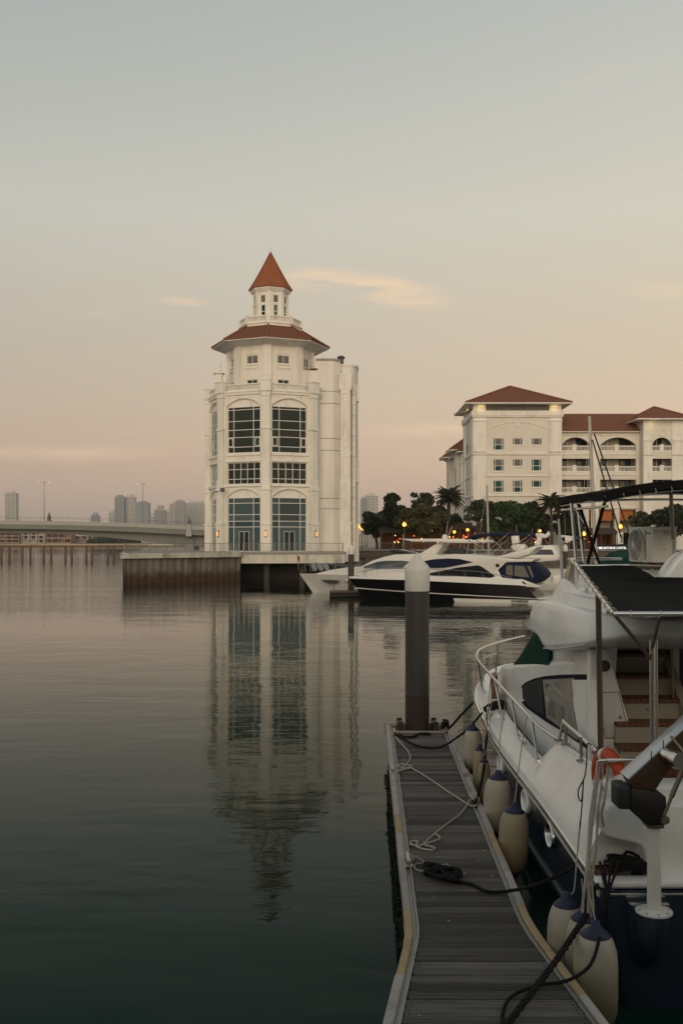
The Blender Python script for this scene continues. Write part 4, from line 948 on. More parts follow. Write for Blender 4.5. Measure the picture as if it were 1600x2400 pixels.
broad_tree('broadleaf_tree', 'dark narrow tree behind the front edge of the boat canopy', 1330, 144, 9.3, 4.5, 1.9, 2600, M_leaf, .3, 8)
broad_tree('sparse_tree', 'sparse brownish tree left of the dark tree above the air conditioner', 1500, 143, 9.0, 5.2, 1.9, 900, M_leaf3, .22, 9, clumps=30, trunk=.12)
broad_tree('broadleaf_tree', 'dense dark tree at the right edge above the air conditioner', 1572, 141, 10.2, 4.2, 3.3, 5200, M_leaf, .3, 10)
def palm(lab, px, Y, pyc, R, seed, n=30, droop=1.0, trunk_r=.2, lean=0):
    r = random.Random(seed); x = UX(px, Y); zc = UZ(pyc, Y); t = thing('palm_tree', lab, 'palm', (x+lean, Y, ZQ), 'palms in front of the hotel')
    MB().tube(smooth_path([(x+lean,Y,ZQ-.1),(x+lean*.6,Y,lerp(ZQ,zc,.5)),(x,Y,zc)], 4), [trunk_r*1.25]+[trunk_r]*7+[trunk_r*1.2], 8).build('trunk', M_bark, t)
    fr = MB(); seg = 8                             # one frond along +x in its own frame
    sp = [Vector((R*s_, 0, R*(.34*s_-.75*droop*s_*s_))) for s_ in [i/seg for i in range(seg+1)]]
    fr.tube([tuple(p) for p in sp], [.035*(1-.8*i/seg) for i in range(seg+1)], 4)
    for i in range(36):
        s_ = .12+.86*i/36; a = Vector((R*s_, 0, R*(.34*s_-.75*droop*s_*s_))); L_ = R*.33*math.sin(PI*min(1, s_*.9+.12))**.7
        for sd2 in (-1, 1):
            tip = a+Vector((L_*.55, sd2*L_*.75, -L_*.45)); w = Vector((.035, 0, .02)); fr.add([a-w, a+w, tip], [(0,1,2)])
    f0 = None; org = ORG[t.name]
    for i in range(n):
        az_ = i*2.399+r.uniform(-.2,.2); pit = lerp(-1.25, .45, (i+.5)/n)+r.uniform(-.1,.1)
        M = Matrix.Translation(Vector((x, Y, zc))-org) @ Matrix.Rotation(az_, 4, 'Z') @ Matrix.Rotation(pit, 4, 'Y') @ Matrix.Scale(r.uniform(.85,1.1), 4)
        if f0 is None: f0 = fr.build('frond', M_leaf3, t, shift=False); f0.matrix_local = M
        else: inst(f0, t, M)
palm('tallest palm with a wide feathery crown left of the hotel corner', 1051, 146, 1168, 2.35, 1, 80, 1.0, .26)
palm('palm with drooping fronds right of the round dark trees', 1290, 139.5, 1180, 2.1, 2, 56, 1.25, .2, .15)
palm('smaller palm partly behind the steel canopy posts', 1322, 141, 1193, 1.9, 3, 40, 1.1, .17, .1)
# ================================================================== PROMENADE THINGS
M_amb = mat('amber_globe', (1,.55,.15), .4, emit=(1,.40,.045), es=1.7)
M_pole = mat('lamp_pole_paint', (.05,.05,.045), .5)
def globe_lamp(px, py, Y, lab, power=25):
    x, z = UX(px, Y), UZ(py, Y); t = thing('promenade_lamp', lab, 'lamp', (x, Y, ZQ), 'amber globe lamps on the promenade')
    MB().lathe([(.14,ZQ),(.12,ZQ+.5),(.06,ZQ+.6),(.05,z-.35),(.12,z-.3),(.16,z-.22)], (x,Y,0), 8).build('pole', M_pole, t, smooth=True)
    MB().lathe([(.14,-.24),(.26,-.1),(.29,.02),(.22,.2),(.1,.36),(.02,.42)], (x,Y,z), 10).build('globe', M_amb, t, smooth=True)
    if power:
        l_ = bpy.data.lights.new('globe_light', 'POINT'); l_.energy = power; l_.color = (1,.55,.18); l_.shadow_soft_size = .3; lo = bpy.data.objects.new('globe_light', l_); COL.objects.link(lo); lo.parent = t; lo.location = (0, -.5, z-ZQ)
globe_lamp(840, 1235, 150, 'amber globe lamp right beside the tower, nearest of the receding row')
globe_lamp(847.5, 1239.5, 172, 'second amber globe lamp of the receding row by the tower', 0)
globe_lamp(854, 1243, 198, 'third amber globe lamp of the receding row by the tower', 0)
globe_lamp(859.5, 1246, 222, 'fourth amber globe lamp of the receding row by the tower', 0)
globe_lamp(875, 1249, 255, 'farthest tiny amber globe lamp before the dark trees', 0)
globe_lamp(947, 1230, 139.9, 'amber globe lamp on a tall pole in front of the dark trees')
globe_lamp(1453, 1235, 140.6, 'amber globe lamp above the white box sign behind the steel canopy', 20)
globe_lamp(1367.5, 1252, 141, 'small amber lamp low between the steel canopy posts', 8)
bxs = thing('board_sign', 'white box sign on the pole beneath the amber globe lamp', 'sign', (UX(1452,140.1),140.1,ZQ))
MB().box(UX(1446,140.1),UX(1459,140.1),140.0,140.35,UZ(1275,140.1),UZ(1248,140.1)).build('board', M_frame, bxs, bevel=.03)
MB().box(UX(1453,140.1),UX(1458,140.1),139.96,140.0,UZ(1272,140.1),UZ(1252,140.1)).build('notice', mat('grey_notice', (.2,.24,.25), .6), bxs)
MB().box(UX(1453,140.1)-.05,UX(1453,140.1)+.05,140.1,140.2,ZQ,UZ(1275,140.1)).build('pole', M_pole, bxs)
# long pale wall behind the left lamps
bw = thing('boundary_wall', 'long plain pale grey wall behind the row of amber lamps', 'wall', (2, 236, ZQ))
for i in range(7): MB().box(UX(806,236)+i*2.9, UX(806,236)+i*2.9+2.88, 236, 236.4, ZQ-.1, UZ(1252,236)).build('wall_panel', mat('grey_render', (.34,.335,.30), .9, var=.08, scale=.3), bw)
# restaurants beneath the trees
M_roofd = mat('dark_shingle', (.05,.032,.022), .9, var=.3, scale=2); M_wood = mat('dark_timber', (.07,.04,.022), .8, var=.3, scale=3)
M_glow = [mat('warm_bulb_glow', (1,.6,.25), .4, emit=(1,.42,.08), es=2.2), mat('red_bulb_glow', (1,.2,.05), .4, emit=(1,.13,.02), es=1.6), mat('yellow_bulb_glow', (1,.8,.4), .4, emit=(1,.66,.22), es=2.2)]
M_warmwall = mat('warm_lit_wall', (.10,.042,.02), .8, var=.5, scale=1.5)
def pavilion(px0, px1, Y, lab, zroof=6.0, seed=1, nb=14, red=False, light=40):
    r = random.Random(seed); xa, xb = UX(px0,Y), UX(px1,Y); t = thing('restaurant_pavilion', lab, 'pavilion', ((xa+xb)/2,Y,ZQ), 'restaurant pavilions on the promenade')
    MB().box(xa,xb,Y+4,Y+4.2,ZQ,zroof+.2).box(xa,xa+.2,Y+1.5,Y+4,ZQ,zroof).box(xb-.2,xb,Y+1.5,Y+4,ZQ,zroof).build('back_wall', M_warmwall, t)
    MB().prism([(Y-.6,zroof),(Y+2,zroof+.9),(Y+4.6,zroof+.2),(Y+4.6,zroof+.05),(Y+2,zroof+.7),(Y-.6,zroof-.12)], xa-.3, xb+.3, Matrix(((0,0,1,0),(1,0,0,0),(0,1,0,0),(0,0,0,1)))).build('roof', M_roofd, t)
    n = max(2, int((xb-xa)/2.6))
    for i in range(n+1): x = lerp(xa+.1,xb-.1,i/n); MB().box(x-.08,x+.08,Y-.2,Y-.04,ZQ,zroof).build('post', M_wood, t)
    for i in range(n):
        x = lerp(xa,xb,(i+.5)/n); c = MB().box(x-.55,x+.55,Y+1.2,Y+2,ZQ+.7,ZQ+.76).box(x-.05,x+.05,Y+1.55,Y+1.65,ZQ,ZQ+.7).build('table', M_wood, t)
    for i in range(nb):
        g = M_glow[r.choice((0,0,1,1,2))] if not red else M_glow[r.choice((0,1,1))]; x = r.uniform(xa+.2,xb-.2); z = r.choice((zroof-.35, zroof-.6, zroof-1.2, ZQ+1.1, ZQ+1.6, ZQ+2.1)); s = r.uniform(.06,.12)
        MB().lathe([(.01,-s),(s*.8,-s*.6),(s,0),(s*.7,s*.7),(.01,s)], (x,Y+r.uniform(-.1,2.5),z), 6).build('bulb', g, t)
    for i in range(2):
        l_ = bpy.data.lights.new('pavilion_light','POINT'); l_.energy = light; l_.color = (1,.42,.12); l_.shadow_soft_size = .3; lo = bpy.data.objects.new('pavilion_light',l_); COL.objects.link(lo); lo.parent = t; lo.location = Vector((lerp(xa,xb,.3+.4*i),Y+1.2,zroof-.8))-ORG[t.name]
pavilion(893, 944, 146, 'short dark pavilion behind the tall lamp under the dark bushy trees', 5.6, 6, 5, False, 15)
pavilion(950, 1040, 144, 'dark roofed open pavilion with scattered warm bulbs under the weeping tree', 5.7, 1, 11)
pavilion(1106, 1146, 146, 'narrow dark pavilion behind the forked bare tree trunk', 5.7, 7, 8, False, 25)
pavilion(1048, 1104, 143.4, 'red lit open pavilion with sloping roof left of the forked tree trunk', 6.1, 2, 14, True, 40)
pavilion(1148, 1292, 145, 'long dark pavilion with warm bulbs below the large round trees', 5.8, 3, 20, False, 22)
pavilion(1372, 1442, 146, 'dim brown timber pavilion seen through the steel canopy frame', 5.4, 4, 5, False, 12)
for px, py, lab in ((1009,1245,'round amber light hanging below the weeping tree'),(1064,1247,'bright amber light at the left end of the red lit pavilion'),(1095,1242,'amber light at the right end of the red lit pavilion'),(1172,1243,'bright amber flood lamp below the large round tree'),(1264,1244,'bright amber flood lamp above the third yacht')):
    x, z = UX(px,141), UZ(py,141); t = thing('hanging_light', lab, 'light', (x,141,ZQ), 'bright amber lights on the promenade')
    MB().lathe([(.02,-.22),(.2,-.12),(.24,.02),(.16,.18),(.02,.24)], (x,141,z), 8).build('globe', M_amb if px < 1150 else M_glow[0], t); MB().box(x-.04,x+.04,141.2,141.28,ZQ,z+.3).box(x-.04,x+.04,141,141.28,z+.22,z+.3).build('pole', M_pole, t)
# lit name sign
sg = thing('name_sign', 'white glowing restaurant letters on a dark fascia beyond the steel canopy', 'sign', (UX(1426,139.5),139.0,ZQ))
MB().box(UX(1380,139),UX(1500,139),138.95,139.05,3.14,3.86).build('fascia', M_dark, sg)
text_mesh('THE MELBOURNE CARTEL', .42, mat('white_neon', (.9,.95,.95), .4, emit=(.85,1,1), es=.7), sg, 'lettering', Matrix.Translation(Vector((UX(1388,139), 138.94, UZ(1286.5,139)))-ORG[sg.name]) @ Matrix.Rotation(PI/2,4,'X') @ Matrix.Scale(.955,4,(1,0,0)), .01, 1.0, bold=.006)
railing([(2.4,139.5),(UX(1375,139.5),139.5)], 'long grey railing on the quay edge behind the yachts', h=1.0, step=2.5, bars=.35)
bn = thing('banner', 'white and black cloth banner hung between posts below the palm', 'banner', (UX(1326,140.5),140.5,ZQ))
MB().add([(UX(a,140.5),140.5+b,UZ(c,140.5)) for a,b,c in ((1314,0,1254),(1328,.15,1255),(1343,0,1257),(1341,.1,1266),(1328,.2,1273),(1316,.1,1268))], [(0,1,2,3,4,5)]).build('cloth', M_frame, bn)
MB().add([(UX(a,140.4),140.4+b,UZ(c,140.4)) for a,b,c in ((1314,0,1262),(1321,0,1257),(1324,0,1266),(1320,0,1270))], [(0,1,2,3)]).build('emblem', M_dark, bn)
for px in (1312,1345): MB().box(UX(px,140.5)-.04,UX(px,140.5)+.04,140.5,140.58,ZQ,UZ(1250,140.5)).build('post', M_pole, bn)
# ================================================================== MOORED YACHTS
class Yacht:
    # local frame: x from stern to bow, y towards the camera side, z up
    def __init__(s, name, lab, S, B, L, hb, cat='yacht', grp=None):
        s.S = Vector((*S, 0)); d = Vector((*B, 0))-s.S; s.x = d.normalized(); s.y = Vector((s.x.y, -s.x.x, 0)); s.L = L; s.hb = hb
        if s.y.y > 0: s.y = -s.y
        s.t = thing(name, lab, cat, (0,0,0), grp, local=True)
        s.t.matrix_world = Matrix(((s.x.x, s.y.x, 0, S[0]), (s.x.y, s.y.y, 0, S[1]), (0, 0, 1, 0), (0,0,0,1))) if s.x.cross(s.y).z > 0 else Matrix(((s.x.x, -s.y.x, 0, S[0]), (s.x.y, -s.y.y, 0, S[1]), (0, 0, 1, 0), (0,0,0,1)))
        s.f = 1 if s.x.cross(s.y).z > 0 else -1
    def px(s, px, py, off):     # photo pixel on the plane `off` metres to the camera side of the centreline
        dr = Vector(((px-800)/F, 1, -(py-HOR)/F)); o = Vector((0, 0, HC))
        k = (off-(o-s.S).dot(s.y))/dr.dot(s.y); P = o+dr*k-s.S; return P.dot(s.x), P.z
    def side(s, pts, off, name, m, th=None, bevel=0, taper=None, parent=None, inner=None, seg=2):
        q_ = [s.px(a, b, off) for a, b in pts]; y1 = off; y0 = -off if inner is None else inner
        tp = taper or (lambda u: 1)
        mb = MB(); n = len(q_)
        mb.add([(u, s.f*y0*tp(u), z) for u, z in q_]+[(u, s.f*y1*tp(u), z) for u, z in q_], [tuple(range(n)), tuple(range(2*n-1, n-1, -1))]+[(i, n+i, n+(i+1) % n, (i+1) % n) for i in range(n)])
        return mb.build(name, m, parent or s.t, bevel=bevel, seg=seg, smooth=False)
    def both(s, pts, off, name, m, taper=None, parent=None, proud=.03):   # a thin panel on each side
        a = s.side(pts, off+proud, name, m, taper=taper, parent=parent, inner=off-.03)
        q_ = [s.px(p[0], p[1], off+proud) for p in pts]; n = len(q_); tp = taper or (lambda u: 1)
        MB().add([(u, -s.f*(off+proud)*tp(u), z) for u, z in q_]+[(u, -s.f*(off-.03)*tp(u), z) for u, z in q_], [tuple(range(n)), tuple(range(2*n-1, n-1, -1))]+[(i, n+i, n+(i+1) % n, (i+1) % n) for i in range(n)]).build(name, m, parent or s.t)
        return a
    def hullpt(s, t, v, zs, out=0):         # t along 0..1, v from keel(0) to sheer(1)
        bs = s.hb*(.94+.06*min(1, t/.3))*(1-max(0, (t-.42)/.58)**2.3); bw = s.hb*.9*(1-min(1, max(0, (t-.25)/.72)**1.7))
        k = max(0, min(1, v)); b = lerp(bw, bs, k**.9) if v > .0 else bw
        return (s.L*t*lerp(.90, 1, k)+getattr(s, 'stern', 0)*max(0, v-.3)*(1-min(1, t/.10)), s.f*(max(b, .02)+out), lerp(-.4, zs(t), v))
    def shell(s, zs, v0, v1, name, m, out=0, parent=None, n=28, deck=False, t0=0):
        vs = [lerp(v0, v1, i/6) for i in range(7)]; rings = []
        for i in range(n+1):
            t = lerp(t0, 1, i/n); P = [s.hullpt(t, v, zs, out) for v in vs]; Q = [(p[0], -p[1], p[2]) for p in P]
            rings.append(P[::-1]+Q)
        return MB().loft(rings, deck, deck).build(name, m, parent or s.t, smooth=True, ang=50)
M_blackhull = mat('black_hull_paint', (.006,.006,.008), .28, var=.1, spec=.35); M_canvas = mat('navy_canvas', (.010,.016,.045), .9, var=.2, scale=3, bump=.1, bscale=20, spec=.2)
M_yw = mat('yacht_white', (.72,.70,.65), .35, var=.02, coat=.2); M_smoke = mat('smoked_glass', (.015,.017,.02), .08, var=.2, spec=.6); M_clear = mat('window_vinyl', (.16,.15,.13), .15, var=.2, scale=2)
M_greyg = mat('grey_glass', (.09,.11,.13), .1, var=.3, spec=.7)
K = 640/1568
Z = lambda *p: [(680+a*K, 1230+b*K) for a, b in p]      # points read from an enlarged view of the photo
# ---- black hulled yacht
yb = Yacht('black_motor_yacht', 'sleek black hulled yacht with white deckhouse and navy canvas behind the nearest white capped pile', (14.2, 69.6), (.55, 74.4), 14.45, 2.15, grp='motor yachts across the basin')
zs = lambda t: 1.18+.30*min(1, t*1.6)
yb.stern = 1.5
hb_ = yb.shell(zs, 0, 1, 'hull', M_blackhull, deck=True)
yb.shell(lambda t: zs(t)+.42-.22*t, .96, 1.0, 'x', M_yw) if False else None
def band(y, f0, f1, out, name, m, parent=None, n=30, t1=1.0, shrink=0):
    rings = []
    for i in range(n+1):
        t = t1*i/n; z0, z1 = f0(t), f1(t); a = y.hullpt(t, (z0+.4)/(zs(t)+.4), zs, out); b = y.hullpt(t, min(1, (z1+.4)/(zs(t)+.4)), zs, out-shrink)
        a, b = (a[0], a[1], z0), (b[0], b[1], z1); rings.append([(a[0], -a[1], a[2]), (b[0], -b[1], b[2]), b, a])
    return MB().loft(rings, True, True).build(name, m, parent or y.t, smooth=True, ang=40)
band(yb, lambda t: .30+.42*t, lambda t: .345+.46*t, .015, 'boot_stripe', M_yw)
band(yb, lambda t: -.02, lambda t: .23+.10*t*t, .012, 'white_boot_top', M_yw, t1=.45)
band(yb, lambda t: zs(t), lambda t: zs(t)+interp(t, [0,.1,.3,.6,1], [.06,.38,.42,.34,.16]), .05, 'white_sheer_band', M_yw, shrink=.12)
text_mesh('SUNSEEKER', .21, M_rubber, yb.t, 'hull_lettering', Matrix(((-1,0,0,2.0),(0,0,yb.f,yb.f*(2.03+.02)),(0,1,0,.06),(0,0,0,1))) if yb.f > 0 else Matrix(((-1,0,0,2.0),(0,0,-1,-(2.03+.02)),(0,1,0,.06),(0,0,0,1))), .004, 1.12, bold=.008)
tap = lambda u: 1-.85*max(0, (u-7.2)/6.2)**1.7
yb.side(Z((420,305),(520,272),(620,256),(700,240),(765,205),(850,178),(930,167),(1050,170),(1180,182),(1290,196),(1405,196),(1385,214),(1240,216),(1195,262),(1215,300),(1300,312),(1420,345),(1420,360),(1100,340),(800,325)), 1.75, 'deckhouse', M_yw, bevel=.12, taper=tap)
yb.both(Z((762,209),(820,198),(900,193),(970,196),(1045,214),(960,232),(880,246),(800,247),(786,228)), 1.75, 'upper_windscreen', M_canvas, tap)
yb.both(Z((800,277),(880,262),(960,245),(1075,232),(1100,242),(1175,295),(1150,304),(960,293),(800,289)), 1.75, 'saloon_window', M_smoke, tap)
yb.both(Z((1145,322),(1165,320),(1335,324),(1356,340),(1180,332)), 1.95, 'hull_slot_window', M_smoke)
yb.side(Z((1100,312),(1330,312),(1425,350),(1425,362),(1100,345)), 1.95, 'cockpit_coaming', M_yw, bevel=.06)
cv = yb.side(Z((1190,258),(1235,217),(1372,217),(1440,262),(1457,288),(1452,305),(1412,338),(1330,316),(1300,308),(1212,303)), 1.8, 'cockpit_cover', M_canvas, bevel=.08)
for p in (((1238,234),(1276,231),(1277,291),(1250,290),(1236,282)), ((1285,234),(1340,236),(1372,303),(1330,300),(1285,293)), ((1357,236),(1374,236),(1397,298),(1386,305))): yb.both(Z(*p), 1.8, 'clear_panel', M_clear, parent=cv)
yb.side(Z((1175,184),(1240,168),(1370,130),(1420,126),(1405,140),(1370,170),(1300,190)), 1.55, 'aft_wing', M_yw, bevel=.07)
yb.side(Z((870,166),(905,138),(965,131),(1000,150),(1012,168)), 1.3, 'flybridge_windscreen', M_rubber, bevel=.1)
u_, z_ = yb.px(680+1188*K, 1230+233*K, 1.8); MB().lathe([(.13,-.02),(.13,.03),(.06,.035)], (0,0,0), 14, Matrix.Translation((u_, yb.f*1.79, z_)) @ Matrix.Rotation(-PI/2*yb.f, 4, 'X')).build('round_port', M_smoke, yb.t)
MB().box(-.55, .9, -1.75, 1.75, .26, .36).build('swim_platform', M_yw, yb.t, bevel=.03)
# navy bimini on thin frames
q_ = [yb.px(*p, 1.2) for p in Z((1008,76),(1040,60),(1130,48),(1250,46),(1330,50),(1380,58))]
bm_ = MB().loft([[(u, -1.4, z-.16), (u, -1.2, z-.02), (u, 0, z+.06), (u, 1.2, z-.02), (u, 1.4, z-.16), (u, 0, z-.02)] for u, z in q_]); bm_.build('bimini', M_canvas, yb.t, smooth=True)
for a, b in (((1012,80),(1188,184)),((1030,78),(1012,176)),((1375,58),(1215,172)),((1130,52),(1240,160)),((1250,50),(1100,182))):
    for sd2 in (-1, 1):
        (ua, za), (ub, zb) = [yb.px(*p, 1.2) for p in Z(a, b)]; MB().tube([(ua, sd2*1.3, za), (ub, sd2*1.3, zb)], .022, 5).build('bimini_strut', M_steel, yb.t)
def rail_on(y, pts, off, tp, h, posts, name='guard_rail', r=.02):
    mb = MB()
    for sd2 in (-1, 1):
        q_ = [y.px(*p, off) for p in pts]; P = smooth_path([(u, sd2*off*tp(u), z) for u, z in q_], 4); mb.tube(P, r, 5)
    o = mb.build(name, M_steel, y.t)
    for sd2 in (-1, 1):
        for i in range(posts):
            p = P[int(i*(len(P)-1)/(posts-1))]; MB().tube([(p.x-.12, sd2*abs(p.y), p.z-h), (p.x, sd2*abs(p.y), p.z)], .015, 5).build('stanchion', M_steel, o)
rail_on(yb, Z((350,278),(420,262),(560,252),(800,254),(960,262),(1100,272),(1270,302)), 1.98, lambda u: 1-.8*max(0, (u-8)/6.4)**1.7, .5, 8)
an = MB().tube([(14.2,0,1.55),(14.75,0,1.42)], .06, 6).box(14.55,14.75,-.16,.16,1.1,1.45); an.build('anchor', M_steel_d, yb.t, bevel=.03)
# ---- white yacht behind it
yw = Yacht('white_motor_yacht', 'white yacht with swept mast arch and long hardtop, partly hidden behind the black yacht', (10.6, 77.6), (-3.45, 83.0), 15.1, 2.2, grp='motor yachts across the basin')
zs0 = zs; zs = lambda t: 1.25+.30*min(1, t*1.5)
yw.shell(zs, 0, 1, 'hull', M_gel2, deck=True)
tw_ = lambda u: 1-.85*max(0, (u-7.5)/6.9)**1.7
yw.side(Z((70,292),(200,262),(330,243),(400,240),(470,205),(540,183),(600,170),(700,167),(830,166),(900,190),(900,330),(300,305)), 1.8, 'deckhouse', M_yw, bevel=.12, taper=tw_)
yw.both(Z((418,240),(500,212),(545,206),(640,206),(684,211),(640,250),(560,252),(420,250)), 1.8, 'windscreen', M_greyg, tw_)
yw.both(Z((150,318),(230,318),(276,321),(255,336),(215,340),(180,332)), 2.02, 'hull_window', M_smoke, lambda u: 1-.85*max(0, (u-7.9)/7.2)**1.9)
yw.side(Z((735,170),(800,130),(860,92),(895,88),(880,110),(838,166)), .9, 'mast_arch', M_yw, bevel=.06)
yw.side(Z((628,80),(700,81),(870,79),(1100,85),(1120,90),(1120,104),(1060,106),(900,104),(840,98),(700,97)), 1.5, 'hardtop', M_yw, bevel=.05)
yw.side(Z((570,142),(620,142),(715,162),(720,172),(585,166)), 1.2, 'flybridge_windscreen', M_smoke, bevel=.04)
rd = yw.px(680+885*K, 1230+70*K, .1); MB().lathe([(.22,-.3),(.22,.1),(.12,.2),(.02,.22)], (rd[0], 0, rd[1]), 10).build('radar_dome', M_yw, yw.t)
m_ = MB()
for a, b in (((895,60),(905,-20)),((905,75),(930,10)),((662,92),(735,160)),((748,102),(780,136)),((985,104),(960,150)),((880,80),(880,95))):
    (ua, za), (ub, zb) = [yw.px(*p, .4) for p in Z(a, b)]; MB().tube([(ua, .5*yw.f, za), (ub, .5*yw.f, zb)], .022, 5).build('strut', M_steel, yw.t)
rail_on(yw, Z((52,232),(120,228),(220,230),(330,240),(430,240)), 1.6, lambda u: 1-.9*max(0, (u-9)/6.4)**1.7, .6, 6)
pm_ = yw.px(680+170*K, 1230+235*K, .3)
zs = zs0
# jet-ski style grey fenders lashed on the foredeck
for i in range(3):
    u_, z_ = yw.px(680+(132+i*34)*K, 1230+258*K, .2)
    t = MB().tube(smooth_path([(u_-.3, yw.f*(.35-.1*i), z_-.05), (u_-.05, yw.f*.2, z_+.28), (u_+.15, yw.f*0, z_+.5)], 3), [.10,.19,.22,.23,.22,.17,.08], 10)
    o = t.build('foredeck_fender', mat('grey_vinyl', (.22,.24,.26), .6, var=.1), yw.t, smooth=True)
fl = thing('small_flag', 'small dark red flag drooping at the bow of the white yacht', 'flag', (UX(699,82.2), 82.2, UZ(1330,82.2)))
MB().tube([U(699,1335,82.2), U(697,1299,82.2)], .02, 5).build('staff', M_steel_d, fl)
MB().add([U(697,1301,82.15), U(703,1306,82.3), U(702,1311,82.1), U(701,1316,82.2), U(698,1314,82.15)], [(0,1,2,3,4)]).build('cloth', mat('red_cloth', (.22,.03,.025), .9), fl)
# ---- third yacht, showing its flybridge at the right
y3 = Yacht('flybridge_cruiser', 'white cruiser with grey wraparound windows and radar mast standing right of the black yacht', (25.5, 92), (13.5, 96.5), 12.8, 2.1, grp='motor yachts across the basin')
zs = lambda t: 1.5+.3*t
y3.shell(zs, 0, 1, 'hull', M_yw, deck=True); zs = zs0
y3.side(Z((1180,196),(1260,160),(1340,138),(1410,118),(1500,116),(1520,150),(1535,185),(1530,205),(1420,214),(1200,214)), 1.8, 'deckhouse', M_yw, bevel=.12)
y3.both(Z((1368,172),(1400,142),(1500,142),(1514,172)), 1.8, 'cabin_window', M_greyg)
y3.side(Z((1262,130),(1275,112),(1330,110),(1345,128),(1330,150),(1290,150)), .9, 'helm_console', M_yw, bevel=.08)
y3.side(Z((1265,64),(1305,62),(1310,104),(1272,110)), .35, 'radar_mast', M_yw, bevel=.05)
y3.side(Z((1400,116),(1418,70),(1440,66),(1430,116)), .5, 'aft_mast', M_yw, bevel=.05)
y3.side(Z((1405,50),(1440,48),(1462,58),(1478,36),(1485,60),(1465,76),(1408,72)), .5, 'searchlight_bar', M_yw, bevel=.05)
m_ = MB()
for a, b in (((1446,70),(1475,110)),((1418,20),(1405,105)),((1298,62),(1290,0)),((1380,110),(1384,20))):
    (ua, za), (ub, zb) = [y3.px(*p, .4) for p in Z(a, b)]; MB().tube([(ua, 0, za), (ub, 0, zb)], .025, 5).build('aerial', M_steel_d, y3.t)
# ---- small tender with outboard near the black yacht's stern
td = thing('tender', 'small white tender with covered outboard beside the black stern', 'dinghy', (19.2, 85, 0))
MB().loft([[(UX(a,85),85+s*w,zz) for s, zz, w in ((-1,h,wd),(-.6,.05,wd),(.6,.05,wd),(1,h,wd))] for a, wd, h in ((1262,.12,.95),(1272,.5,.85),(1290,.75,.72),(1330,.8,.7))]).build('hull', M_yw, td, bevel=.04)
MB().box(UX(1292,84.9),UX(1319,84.9),84.5,85.3,UZ(1367,85),UZ(1347,85)).build('outboard_cowl', M_yw, td, bevel=.16, seg=3)
MB().box(UX(1300,84.9),UX(1308,84.9),84.8,85.0,.2,UZ(1366,85)).build('outboard_leg', M_rubber, td, bevel=.03)
# ---- boat under a green cover beyond the flybridge
gc = thing('covered_boat', 'boat under a dark green cover beyond the steel canopy frame', 'boat', (UX(1450,52),52,0))
MB().loft([[(UX(a,52)+0,52+s*1.5,zz) for s, zz in ((-1,.1),(-1.1,1.6),(1.1,1.6),(1,.1))] for a in (1385,1405,1560,1700)]).build('hull', M_yw, gc, bevel=.08)
MB().loft([[(UX(a,52),52+s*1.5,zz) for s, zz in ((-1,2.4),(-.85,h*.75+2.4*.25),(0,h),(.85,h*.75+2.4*.25),(1,2.4))] for a, h in ((1408,2.6),(1414,3.2),(1428,3.65),(1450,3.78),(1500,3.8),(1690,3.6))]).build('cover', mat('green_canvas', (.004,.040,.024), .9, var=.15, scale=2, bump=.1, bscale=15, spec=.15), gc, smooth=True)
MB().box(UX(1405,52),UX(1690,52),50.6,53.4,1.55,2.45).build('cabin', M_smoke, gc)
# ---- sailing boats: only masts and rigging rise above the rest
def sailboat(px0, py0, px1, Y, lab, r, stays=()):
    x = UX(px1, Y); t = thing('sailing_boat', lab, 'sailboat', (x, Y, 0), 'sailing boats with bare masts')
    MB().loft([[(x+s*w, Y+d, zz) for s, zz, w in ((-1,1.1,wd),(-.7,.1,wd),(.7,.1,wd),(1,1.1,wd))] for d, wd in ((-4.5,.1),(-2.5,1.0),(0,1.4),(3,1.3),(4.5,.9))]).build('hull', M_yw, t, bevel=.05)
    MB().box(x-.8, x+.8, Y-1.6, Y+1.8, 1.1, 1.6).build('cabin', M_yw, t, bevel=.12)
    MB().tube([(x, Y, 1.1), (UX(px0, Y), Y, UZ(py0, Y))], [r*1.1, r*.8], 8).build('mast', mat('mast_alloy', (.40,.39,.36), .45, .5, var=.08), t)
    for (a, b, rr, m) in stays: MB().tube([U(*a, Y-.2), U(*b, Y-.2)], rr, 5).build('stay', m, t)
sailboat(1380, 976, 1398, 66, 'sailing boat whose thick pale mast rises behind the black canopy against the hotel', .13, [((1391,1016),(1478,1262),.055,M_rubber),((1387,1030),(1455,1262),.055,M_rubber),((1378,1010),(1362,1220),.008,M_steel_d),((1380,1010),(1374,1220),.008,M_steel_d)])
sailboat(1140, 1137, 1146, 96, 'sailing boat with a slim grey mast in front of the open branched tree', .12, [((1140,1145),(1118,1290),.01,M_steel_d)])
